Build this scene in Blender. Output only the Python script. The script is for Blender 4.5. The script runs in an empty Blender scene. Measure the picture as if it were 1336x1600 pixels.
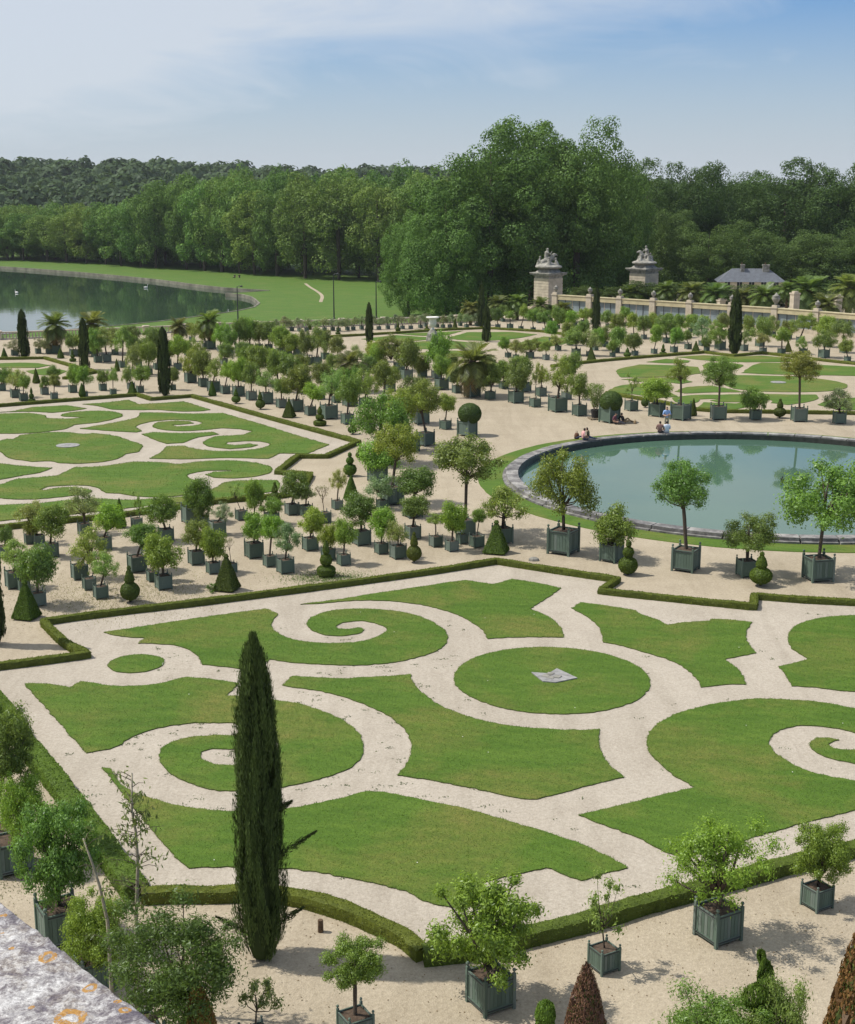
import bpy, bmesh, math, random
import numpy as np
from mathutils import Vector, Matrix, Quaternion
from mathutils.geometry import tessellate_polygon
R = math.radians
rng = np.random.RandomState(7)
random.seed(7)
scn = bpy.context.scene
col = scn.collection

# ------------------------------------------------------------------ camera, sky, sun, exposure
CAM_H = 17.0
cam = bpy.data.cameras.new('camera')
cam.sensor_fit = 'VERTICAL'
cam.sensor_height = 24.0
cam.lens = 24.0 * 2200.0 / 1600.0
cam.clip_start = 0.05
cam.clip_end = 9000.0
camo = bpy.data.objects.new('camera', cam)
col.objects.link(camo)
camo.location = (0, 0, CAM_H)
camo.rotation_euler = (R(90) - math.atan(510.0 / 2200.0), 0, 0)
scn.camera = camo

SUN_EL, SUN_AZ = 55.0, 278.0          # azimuth clockwise from +Y (the view direction): the sun stands left, a little beyond
sun_vec = Vector((math.sin(R(SUN_AZ)) * math.cos(R(SUN_EL)), math.cos(R(SUN_AZ)) * math.cos(R(SUN_EL)), math.sin(R(SUN_EL))))
sun = bpy.data.lights.new('sun', 'SUN')
sun.energy = 5.0
sun.angle = R(0.6)
sun.color = (1.0, 0.95, 0.86)
suno = bpy.data.objects.new('sun', sun)
col.objects.link(suno)
suno.rotation_euler = (-sun_vec).to_track_quat('-Z', 'Y').to_euler()

CLOUD_OFF = (7.7, 1.4, 0.1)
world = bpy.data.worlds.new('World')
scn.world = world
world.use_nodes = True
wn, wl = world.node_tree.nodes, world.node_tree.links
wn.clear()
w_out = wn.new('ShaderNodeOutputWorld')
w_bg = wn.new('ShaderNodeBackground')
w_bg.inputs['Strength'].default_value = 0.115
sky = wn.new('ShaderNodeTexSky')
sky.sky_type = 'NISHITA'
sky.sun_disc = False
sky.sun_elevation = R(SUN_EL)
sky.sun_rotation = R(SUN_AZ)
sky.altitude = 100
sky.air_density = 1.0
sky.dust_density = 1.3
sky.ozone_density = 1.6
# thin cirrus and haze laid over the clear sky, brighter towards the sun
def wmath(op, a, b=None, c=None):
    n = wn.new('ShaderNodeMath'); n.operation = op
    for i, v in enumerate((a, b, c)):
        if v is None: continue
        if isinstance(v, (int, float)): n.inputs[i].default_value = v
        else: wl.new(v, n.inputs[i])
    return n.outputs[0]
tc = wn.new('ShaderNodeTexCoord')
sepd = wn.new('ShaderNodeSeparateXYZ')
wl.new(tc.outputs['Generated'], sepd.inputs[0])
mp = wn.new('ShaderNodeMapping')
mp.inputs['Location'].default_value = CLOUD_OFF
mp.inputs['Rotation'].default_value = (0, R(-14), 0)
mp.inputs['Scale'].default_value = (2.2, 2.2, 8.5)
wl.new(tc.outputs['Generated'], mp.inputs[0])
def wnoise(scale, detail, rough, dist):
    n = wn.new('ShaderNodeTexNoise')
    for k, v in (('Scale', scale), ('Detail', detail), ('Roughness', rough), ('Distortion', dist)): n.inputs[k].default_value = v
    wl.new(mp.outputs[0], n.inputs['Vector']); return n.outputs['Fac']
cl = wmath('ADD', wmath('MULTIPLY', wnoise(0.9, 4, 0.45, 0.9), 0.70), wmath('MULTIPLY', wnoise(2.2, 6, 0.62, 1.8), 0.30))
dsun = wn.new('ShaderNodeVectorMath'); dsun.operation = 'DOT_PRODUCT'
wl.new(tc.outputs['Generated'], dsun.inputs[0]); dsun.inputs[1].default_value = sun_vec
cl = wmath('ADD', cl, wmath('MULTIPLY', dsun.outputs['Value'], 1.05))
cr = wn.new('ShaderNodeValToRGB')
cr.color_ramp.elements[0].position = 0.45; cr.color_ramp.elements[0].color = (0.0, 0.0, 0.0, 1)
cr.color_ramp.elements[1].position = 0.80; cr.color_ramp.elements[1].color = (0.85, 0.85, 0.85, 1)
wl.new(cl, cr.inputs[0])
hz = wn.new('ShaderNodeMapRange'); hz.inputs[1].default_value = -0.02; hz.inputs[2].default_value = 0.13; hz.inputs[3].default_value = 0.92; hz.inputs[4].default_value = 0.0
wl.new(sepd.outputs['Z'], hz.inputs[0])
cfac = wmath('MAXIMUM', cr.outputs['Color'], hz.outputs[0])
tint = wn.new('ShaderNodeMixRGB'); tint.blend_type = 'MULTIPLY'; tint.inputs[0].default_value = 1.0
tint.inputs[2].default_value = (0.45, 0.73, 1.10, 1)
wl.new(sky.outputs[0], tint.inputs[1])
mixc = wn.new('ShaderNodeMixRGB')
mixc.inputs[2].default_value = (6.0, 6.4, 6.9, 1)
wl.new(cfac, mixc.inputs[0]); wl.new(tint.outputs[0], mixc.inputs[1])
wl.new(mixc.outputs[0], w_bg.inputs[0]); wl.new(w_bg.outputs[0], w_out.inputs[0])

vs = scn.view_settings
scn.display_settings.display_device = 'sRGB'
vs.view_transform = 'Standard'; vs.look = 'None'; vs.exposure = 0.0; vs.gamma = 1.0; vs.use_curve_mapping = False
scn.cycles.max_bounces = 8
scn.cycles.diffuse_bounces = 4
scn.cycles.glossy_bounces = 3
scn.cycles.transmission_bounces = 4
scn.cycles.transparent_max_bounces = 6
scn.cycles.volume_bounces = 0
scn.cycles.use_denoising = True
scn.cycles.caustics_reflective = False
scn.cycles.caustics_refractive = False

# ------------------------------------------------------------------ survey of the garden, metres (camera foot = origin, +Y = view)
FRONT = {'A':((-12.63,52.44),(-8.66,54.62),(-6.63,55.59),(-6.11,54.79),(-6.21,54.01),(-6.15,53.17),(-5.83,52.36),(-5.4,51.76),(-4.75,51.33),(-4.0,51.1),(-3.27,51.1),(-2.55,51.33),(-2.02,51.8),(-1.7,52.36),(-1.58,52.85),(-1.75,53.26),(-2.14,53.68),(-2.67,53.93),(-3.17,53.8),(-3.51,53.55),(-3.65,53.17),(-3.53,52.93),(-3.18,52.85),(-2.87,52.93),(-2.73,53.09),(-2.6,53.01),(-2.5,52.76),(-2.6,52.44),(-2.89,52.16),(-3.32,52.0),(-3.82,52.04),(-4.28,52.36),(-4.64,52.97),(-4.79,53.59),(-4.71,54.23),(-4.4,54.88),(-3.91,55.32),(-3.2,55.55),(-2.34,55.55),(-1.48,55.32),(-0.69,54.88),(0.0,54.1),(0.38,53.38),(0.69,52.56),(0.79,51.88),(0.67,50.99),(0.3,50.12),(-0.51,49.35),(-1.2,48.89),(-2.07,48.64),(-2.88,48.57),(-3.7,48.64),(-4.53,48.78),(-5.31,49.03),(-5.82,49.24),(-6.21,47.98),(-6.74,48.19),(-7.76,48.54),(-8.17,48.61),(-8.4,49.32),(-8.81,50.12),(-9.48,50.8),(-10.17,51.02),(-10.99,51.1),(-10.9,51.76),(-11.69,51.88),(-12.25,52.16)),'B':((-14.12,46.65),(-13.34,46.62),(-12.4,46.23),(-12.17,46.88),(-11.6,46.65),(-10.88,46.39),(-10.1,46.42),(-9.36,46.65),(-8.88,47.08),(-8.53,47.31),(-7.55,47.08),(-6.61,46.65),(-6.87,45.48),(-6.42,45.38),(-5.72,45.2),(-5.07,44.95),(-4.4,44.71),(-3.71,44.18),(-3.02,43.48),(-2.46,42.7),(-2.13,41.83),(-1.98,40.89),(-2.03,40.09),(-2.28,39.41),(-2.82,38.78),(-3.44,38.32),(-4.15,37.94),(-4.85,37.72),(-5.51,37.67),(-6.16,37.74),(-6.86,38.16),(-7.41,38.66),(-7.88,39.37),(-8.16,40.09),(-8.23,40.72),(-7.98,41.36),(-7.45,41.75),(-6.78,41.88),(-6.06,41.83),(-5.41,41.62),(-5.08,41.25),(-5.23,41.0),(-5.62,40.95),(-6.09,40.74),(-6.66,40.79),(-6.91,40.54),(-6.95,40.24),(-6.79,39.9),(-6.49,39.65),(-6.02,39.51),(-5.45,39.56),(-4.91,39.9),(-4.64,40.44),(-4.6,41.0),(-4.8,41.57),(-5.27,42.21),(-5.84,42.7),(-6.27,42.92),(-6.93,42.95),(-7.4,42.98),(-8.23,42.75),(-8.92,42.29),(-9.43,41.57),(-9.69,40.89),(-10.48,40.46)),'C':((-5.07,46.46),(-4.81,47.41),(-3.95,47.27),(-2.92,47.17),(-1.91,47.31),(-1.18,47.44),(-0.62,47.64),(-0.56,46.98),(-0.31,46.1),(0.0,45.26),(0.32,44.65),(0.9,43.94),(1.57,43.31),(2.33,42.84),(3.09,42.56),(4.0,42.4),(4.86,42.31),(5.5,42.37),(5.4,41.62),(5.34,40.59),(5.45,39.61),(5.79,38.66),(4.65,38.03),(3.66,37.43),(2.91,37.11),(2.55,37.22),(1.84,37.59),(0.93,38.03),(0.0,38.48),(-0.91,38.78),(-0.7,39.32),(-0.55,40.09),(-0.5,40.97),(-0.61,41.88),(-0.91,42.84),(-1.46,43.83),(-2.19,44.68),(-2.93,45.38),(-3.79,45.94),(-4.53,46.23)),'D':((-9.73,39.32),(-9.49,39.32),(-8.9,38.1),(-8.36,37.5),(-7.68,37.07),(-7.08,36.73),(-5.96,36.38),(-5.35,36.31),(-4.69,36.31),(-4.01,36.44),(-3.31,36.73),(-2.66,37.07),(-2.22,37.33),(-1.73,37.65),(-1.08,37.5),(0.0,37.0),(1.12,36.44),(2.19,35.71),(3.44,34.85),(4.4,33.95),(5.15,32.99),(4.37,32.63),(3.85,32.3),(3.03,32.99),(2.43,32.72),(1.36,32.21),(1.63,31.5),(0.74,30.9),(0.0,31.22),(-0.54,31.76),(-1.34,32.18),(-2.16,32.52),(-2.99,32.8),(-3.49,32.93),(-4.83,33.03),(-5.47,33.01),(-6.1,32.98),(-6.53,33.59),(-7.38,35.0),(-8.51,37.11)),'F':((-5.28,56.23),(-3.48,57.07),(-2.16,57.88),(-0.94,58.52),(0.0,59.01),(0.84,59.52),(1.7,59.88),(2.87,59.22),(3.76,60.09),(4.91,59.37),(5.79,58.61),(4.21,55.55),(4.8,54.66),(5.16,53.59),(5.28,52.56),(5.23,51.8),(4.33,51.88),(3.09,51.8),(2.31,51.64),(2.19,52.56),(1.79,53.68),(1.11,54.88),(0.0,56.0),(-0.57,56.32),(-1.58,56.69),(-2.59,56.78),(-3.59,56.64),(-4.51,56.32)),'G':((5.94,55.68),(6.4,56.5),(7.43,56.0),(8.54,55.37),(8.69,54.79),(9.23,54.1),(9.5,53.42),(10.45,53.76),(11.31,53.93),(11.43,54.19),(12.17,54.06),(12.94,53.76),(12.49,52.68),(12.28,51.76),(12.22,50.8),(12.28,49.97),(10.93,49.24),(11.14,48.33),(11.21,47.41),(11.12,46.58),(10.37,46.52),(9.51,46.26),(9.53,46.84),(9.39,47.91),(9.09,48.82),(8.61,49.5),(8.0,50.12),(7.28,50.87),(6.69,51.22),(6.77,52.16),(6.73,53.38),(6.46,54.44)),'H':((17.33,54.66),(16.06,54.4),(15.06,53.8),(14.31,52.85),(13.91,51.76),(13.74,50.49),(14.01,49.24),(12.73,48.43),(12.77,47.41),(12.69,46.42),(13.53,46.23),(14.27,45.91),(15.05,45.88),(16.65,46.07),(17.96,48.61),(19.13,52.76),(18.51,54.36)),'I':((4.18,36.07),(7.75,37.94),(7.34,38.66),(7.02,39.61),(6.83,40.59),(6.9,41.49),(7.14,42.29),(7.76,43.26),(8.7,44.12),(9.9,44.77),(11.17,45.14),(12.13,45.08),(13.16,44.86),(13.86,44.47),(14.25,44.24),(15.19,43.26),(15.56,41.88),(15.33,40.34),(14.64,39.18),(13.83,39.32),(12.9,39.65),(12.25,40.04),(11.91,40.59),(11.9,41.1),(12.01,41.36),(12.29,41.65),(12.65,41.67),(12.94,41.51),(12.67,41.36),(12.48,41.15),(12.57,40.84),(12.83,40.72),(13.21,40.72),(13.84,40.89),(14.19,41.31),(14.05,41.78),(13.62,42.1),(13.22,42.42),(12.72,42.64),(12.06,42.7),(11.43,42.42),(10.9,41.83),(10.65,41.1),(10.72,40.34),(11.04,39.49),(11.55,38.9),(12.52,38.39),(13.93,37.9),(14.3,37.63),(11.93,36.38),(10.46,35.67),(9.36,35.08),(8.71,34.7),(6.76,33.56),(6.33,33.77),(5.7,34.58),(4.8,35.47)),'E':((7.84,47.18),(7.8,47.72),(7.68,48.25),(7.47,48.75),(7.19,49.21),(6.83,49.62),(6.42,49.98),(5.96,50.26),(5.46,50.47),(4.93,50.59),(4.39,50.64),(3.85,50.59),(3.32,50.47),(2.82,50.26),(2.36,49.98),(1.95,49.62),(1.6,49.21),(1.31,48.75),(1.11,48.25),(0.98,47.72),(0.94,47.18),(0.98,46.64),(1.11,46.11),(1.31,45.61),(1.6,45.15),(1.95,44.74),(2.36,44.39),(2.82,44.1),(3.32,43.9),(3.85,43.77),(4.39,43.73),(4.93,43.77),(5.46,43.9),(5.96,44.1),(6.42,44.39),(6.83,44.74),(7.19,45.15),(7.47,45.61),(7.68,46.11),(7.8,46.64)),'S':((-9.61,48.77),(-9.65,49.03),(-9.75,49.28),(-9.91,49.48),(-10.12,49.65),(-10.36,49.75),(-10.62,49.78),(-10.88,49.75),(-11.13,49.65),(-11.34,49.48),(-11.5,49.28),(-11.6,49.03),(-11.63,48.77),(-11.6,48.51),(-11.5,48.27),(-11.34,48.06),(-11.13,47.9),(-10.88,47.8),(-10.62,47.76),(-10.36,47.8),(-10.12,47.9),(-9.91,48.06),(-9.75,48.27),(-9.65,48.51))}
SQUARE = ((3.71,47.71),(4.31,47.58),(4.66,48.12),(5.29,47.11),(4.48,46.65),(4.04,46.78))
REAR = {'1':((-29.73,93.37),(-28.92,95.33),(-28.4,95.33),(-28.39,96.85),(-27.33,97.89),(-25.68,98.16),(-24.14,97.37),(-23.55,97.76),(-22.0,96.85),(-20.2,94.58),(-19.12,92.89),(-18.92,90.57),(-19.57,89.89),(-19.74,88.35),(-20.67,87.07),(-21.98,86.66),(-23.04,86.87),(-23.81,87.5),(-24.96,87.29),(-26.61,88.35),(-28.02,90.79),(-29.13,91.95)),'2':((-35.39,105.84),(-32.65,106.45),(-30.54,106.76),(-28.99,105.53),(-28.57,104.33),(-26.82,104.03),(-25.66,104.78),(-26.66,104.93),(-27.55,105.23),(-27.8,105.84),(-27.37,107.23),(-25.64,107.86),(-24.02,107.23),(-23.12,105.53),(-23.51,103.74),(-24.37,102.29),(-25.57,101.43),(-26.02,99.5),(-27.4,98.16),(-28.92,97.63),(-30.04,97.63),(-32.91,98.16)),'3':((-34.71,106.76),(-32.19,107.39),(-31.08,109.63),(-28.56,110.62),(-26.6,108.98),(-27.53,107.86),(-28.77,106.92),(-30.49,107.48)),'4':((-27.45,111.29),(-26.07,111.97),(-24.34,113.53),(-23.01,111.29),(-21.9,111.63),(-19.67,112.66),(-16.85,108.34),(-17.6,107.7),(-19.43,107.7),(-20.78,108.34),(-22.67,108.34),(-24.58,108.66),(-25.45,109.63),(-26.24,110.46)),'5':((-24.9,99.63),(-24.04,100.87),(-22.72,102.72),(-21.81,104.78),(-21.99,106.92),(-20.52,106.92),(-17.99,106.45),(-15.74,106.76),(-12.04,101.43),(-9.31,97.11),(-6.63,93.25),(-7.82,90.0),(-9.62,90.12),(-10.16,88.25),(-12.62,88.57),(-15.53,88.14),(-17.74,88.35),(-17.41,90.12),(-17.41,92.65),(-16.32,92.77),(-15.63,91.95),(-13.99,90.91),(-12.64,90.91),(-11.34,91.6),(-10.62,92.77),(-10.63,93.61),(-11.39,94.58),(-12.56,94.58),(-13.59,94.09),(-13.63,93.49),(-12.88,93.01),(-12.32,93.37),(-12.01,93.61),(-11.48,93.13),(-11.76,92.3),(-13.05,91.71),(-14.17,92.18),(-14.98,93.25),(-15.18,94.58),(-14.72,96.47),(-13.75,96.85),(-12.8,97.11),(-12.41,98.69),(-13.42,99.5),(-14.76,99.91),(-16.31,98.96),(-17.31,98.69),(-18.87,99.23),(-19.71,100.32),(-19.96,101.15),(-19.81,102.57),(-18.64,103.15),(-17.64,102.86),(-17.17,102.0),(-17.87,101.43),(-18.64,101.29),(-18.19,100.59),(-17.08,100.87),(-16.61,101.43),(-16.51,102.29),(-17.47,103.3),(-18.95,103.59),(-20.24,102.86),(-21.08,101.15),(-21.05,100.32),(-20.27,98.69),(-20.57,98.16),(-21.67,98.42),(-23.66,99.23)),'6':((-20.01,97.37),(-19.35,98.16),(-17.7,97.76),(-16.37,97.89),(-15.21,98.29),(-14.62,97.37),(-15.86,96.08),(-16.52,93.97),(-17.62,93.61),(-18.81,95.33)),'7':((-22.22,82.86),(-21.8,85.42),(-20.19,85.83),(-18.5,87.29),(-16.32,86.87),(-15.73,86.45),(-13.54,87.6),(-11.98,87.5),(-10.55,86.66),(-9.58,85.12),(-9.62,83.64),(-10.28,82.67),(-11.47,82.11),(-12.72,82.3),(-13.38,83.15),(-12.97,84.03),(-11.99,84.22),(-12.06,84.52),(-13.54,84.42),(-14.36,83.44),(-14.39,82.48),(-13.85,81.55),(-13.41,80.63),(-13.06,78.68),(-13.63,77.48),(-14.96,76.9),(-16.37,77.15),(-17.7,77.99),(-18.25,77.99),(-18.77,79.03),(-19.6,79.91),(-20.87,80.09),(-21.97,79.73),(-22.22,78.85),(-21.8,78.68),(-21.49,79.29),(-20.74,79.55),(-19.81,79.2),(-19.09,78.51),(-19.44,77.65),(-20.22,77.15),(-21.48,76.49),(-22.85,76.32),(-23.84,76.65),(-26.36,77.82),(-26.8,79.2),(-24.94,80.36),(-24.26,81.92),(-23.24,82.39)),'8':((-29.41,87.29),(-26.8,86.66),(-25.08,85.83),(-23.14,85.22),(-23.55,83.83),(-24.45,82.86),(-25.34,81.73),(-27.2,80.45)),'9':((-25.36,74.72),(-22.59,75.04),(-21.28,75.35),(-19.9,76.16),(-18.27,76.49),(-16.6,76.16),(-14.9,76.57),(-13.57,77.15),(-12.65,78.16),(-12.1,79.91),(-11.93,80.81),(-11.18,81.36),(-8.93,81.55),(-8.61,80.27),(-8.62,78.51),(-11.94,76.32),(-14.15,75.35),(-16.35,74.1),(-19.08,72.58),(-22.2,71.13),(-23.88,70.14))}
REARDISC = ((-23.32,92.89),(-23.34,93.06),(-23.4,93.23),(-23.49,93.37),(-23.61,93.49),(-23.76,93.59),(-23.92,93.64),(-24.1,93.66),(-24.27,93.64),(-24.43,93.59),(-24.58,93.49),(-24.7,93.37),(-24.79,93.23),(-24.85,93.06),(-24.87,92.89),(-24.85,92.72),(-24.79,92.55),(-24.7,92.41),(-24.58,92.28),(-24.43,92.19),(-24.27,92.13),(-24.1,92.12),(-23.92,92.13),(-23.76,92.19),(-23.61,92.28),(-23.49,92.41),(-23.4,92.55),(-23.34,92.72))
RIGHT = {'a':((18.0,132.9),(20.69,136.81),(23.41,136.31),(26.05,134.83),(25.35,130.11),(22.37,128.31),(19.31,127.43),(17.57,127.43)),'b':((21.62,138.85),(23.95,141.48),(26.24,139.89),(25.64,138.33),(23.67,137.82)),'c':((25.2,143.11),(28.39,144.5),(31.44,143.39),(34.25,144.22),(36.65,142.02),(36.8,138.85),(33.64,138.85),(30.48,138.85),(28.15,139.89)),'d':((26.7,136.31),(27.85,138.33),(29.74,138.33),(30.68,136.31),(29.31,133.38),(27.2,131.96),(26.57,133.38)),'e':((17.51,126.12),(20.48,127.43),(22.76,127.21),(23.53,124.43),(22.35,123.19),(20.64,124.85),(18.87,124.43)),'f':((15.38,119.21),(17.17,122.37),(18.69,123.19),(20.67,121.57),(20.43,118.45),(20.73,115.48),(19.03,114.76),(16.97,116.95),(15.73,117.69)),'g':((26.58,127.43),(28.32,128.75),(31.21,128.53),(34.44,127.43),(36.49,124.43),(36.51,121.57),(34.36,118.83),(31.44,118.07),(28.29,118.45),(26.45,119.99),(26.04,121.97),(25.98,124.43)),'h':((20.97,118.45),(22.55,121.17),(24.64,121.97),(26.29,119.21),(26.58,118.07),(23.84,117.88),(21.59,117.32)),'i':((20.08,114.76),(21.92,116.21),(24.66,116.58),(27.41,116.95),(30.53,116.58),(32.39,116.58),(32.17,114.76),(30.47,112.31),(28.59,110.96),(27.56,111.97),(27.94,113.35),(27.59,114.05),(25.87,111.29),(24.67,109.31),(24.03,108.66),(21.22,109.63),(22.24,112.31),(24.67,111.63),(25.36,112.48),(23.3,112.48),(22.96,113.35),(24.21,114.41),(22.31,114.05),(21.4,111.97),(20.51,111.29),(19.98,112.66)),'j':((29.3,130.56),(31.37,135.81),(32.89,138.33),(35.59,137.82),(38.63,136.31),(44.51,133.38),(42.58,127.43),(37.72,128.75),(34.31,129.2),(31.47,129.65)),'l':((31.03,110.96),(32.92,113.7),(35.11,114.76),(38.48,114.76),(36.39,108.34),(31.92,108.34))}
RIGHTDISC = ((31.73,124.01),(31.71,124.19),(31.64,124.35),(31.53,124.5),(31.39,124.6),(31.23,124.67),(31.05,124.7),(30.87,124.67),(30.71,124.6),(30.57,124.5),(30.46,124.35),(30.39,124.19),(30.37,124.01),(30.39,123.84),(30.46,123.67),(30.57,123.53),(30.71,123.42),(30.87,123.35),(31.05,123.33),(31.23,123.35),(31.39,123.42),(31.53,123.53),(31.64,123.67),(31.71,123.84))
FAR = {'a':((-7.49,160.27),(-3.58,164.48),(0.88,161.65),(-0.58,158.91),(-4.84,156.92)),'b':((-3.61,165.93),(1.68,168.15),(4.38,169.67),(2.39,164.84),(-0.59,163.76)),'c':((2.35,161.65),(4.71,167.78),(10.06,168.15),(12.88,165.2),(9.6,160.27),(6.61,158.24),(3.4,159.59)),'d':((-5.42,153.07),(-0.57,157.91),(3.37,157.91),(6.47,154.97),(3.56,150.61),(-1.91,150.0)),'e':((8.48,153.07),(13.46,163.05),(16.87,160.27),(14.1,153.7),(10.4,150.61)),'f':((-1.86,145.91),(2.16,148.81),(6.2,148.22),(4.71,143.66),(0.13,143.66))}
FARLEFT = {'a':((-44.28,137.31),(-41.93,137.82),(-40.19,138.33),(-38.17,137.82),(-36.64,136.31),(-37.23,134.34),(-39.37,134.34),(-43.5,134.83)),'b':((-37.79,131.96),(-36.0,134.34),(-33.88,131.96),(-33.96,128.75),(-35.84,129.2)),'c':((-43.07,129.65),(-38.86,131.49),(-36.78,128.31),(-37.52,124.85),(-41.52,124.85))}
HEDGES = {'front':((-16.49,47.78),(-15.42,48.19),(-13.34,49.1),(-12.56,49.46),(-13.54,50.57),(-15.24,53.42),(-14.65,53.8),(-8.93,56.41),(0.0,60.88),(3.16,62.74),(5.82,61.09),(8.36,59.62),(7.39,57.83),(10.51,56.6),(13.42,55.5),(13.78,57.07),(15.84,56.5),(17.77,56.14),(20.35,55.59)),'front_left':((-16.49,47.78),(-14.16,43.94),(-12.39,40.74),(-10.71,37.9),(-9.1,35.0),(-7.08,31.37)),'front_arc':((-6.96,31.28),(-6.22,31.37),(-5.44,31.34),(-4.7,31.4),(-3.96,31.37),(-3.25,31.22),(-2.05,30.6),(-1.26,29.97),(-0.5,29.26),(-0.1,28.6)),'front_near':((-0.1,28.55),(0.75,28.71),(2.59,29.49),(3.76,30.03),(5.14,30.81),(6.62,31.56),(9.1,32.82),(11.17,33.81),(13.04,34.7)),'rear':((-38.63,106.76),(-33.69,109.96),(-29.33,112.66),(-24.03,115.85),(-22.38,113.35),(-19.4,115.12),(-11.75,103.88),(-4.68,93.85),(-6.47,88.57),(-8.32,88.57),(-9.09,83.44),(-7.03,82.86),(-7.1,80.45),(-7.44,77.65),(-8.15,76.82),(-11.95,75.2),(-13.66,73.94),(-15.97,72.29),(-18.81,70.84),(-21.67,69.31),(-24.46,67.97)),'right_near':((14.99,116.95),(18.98,111.29),(20.82,108.02),(22.71,107.07),(26.57,106.76),(32.56,106.14),(36.45,105.53)),'right_far':((11.92,134.83),(17.45,139.37),(28.77,146.48),(31.25,143.39),(34.64,145.91),(41.63,136.81),(45.72,133.38)),'far':((-14.4,160.27),(-8.02,163.76),(2.47,170.05),(7.17,172.0),(13.49,168.15),(16.18,164.48)),'far_left':((-46.71,140.95),(-41.57,140.95),(-38.51,141.48),(-34.28,135.32),(-30.85,130.56),(-32.71,126.12))}
PG = {'front':((-16.49,47.78),(-12.56,49.46),(-13.54,50.57),(-15.24,53.42),(-14.65,53.8),(-8.93,56.41),(0.0,60.88),(3.16,62.74),(5.82,61.09),(8.36,59.62),(7.39,57.83),(10.51,56.6),(13.42,55.5),(13.78,57.07),(17.77,56.14),(20.35,55.59),(13.04,34.7),(11.17,33.81),(9.1,32.82),(6.62,31.56),(5.14,30.81),(3.76,30.03),(2.59,29.49),(0.75,28.71),(-0.1,28.55),(-0.5,29.26),(-1.26,29.97),(-2.05,30.6),(-3.25,31.22),(-3.96,31.37),(-4.7,31.4),(-5.44,31.34),(-6.22,31.37),(-7.08,31.34),(-9.1,35.0),(-10.71,37.9),(-12.39,40.74),(-14.16,43.94)),'rear':((-38.63,106.76),(-33.69,109.96),(-29.33,112.66),(-24.03,115.85),(-22.38,113.35),(-19.4,115.12),(-11.75,103.88),(-4.68,93.85),(-6.47,88.57),(-8.32,88.57),(-9.09,83.44),(-7.03,82.86),(-7.1,80.45),(-7.44,77.65),(-8.15,76.82),(-11.95,75.2),(-13.66,73.94),(-15.97,72.29),(-18.81,70.84),(-21.67,69.31),(-24.46,67.97))}
POOL = (20.0,81.7,15.54)
JET = (20.99,81.58)
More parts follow.
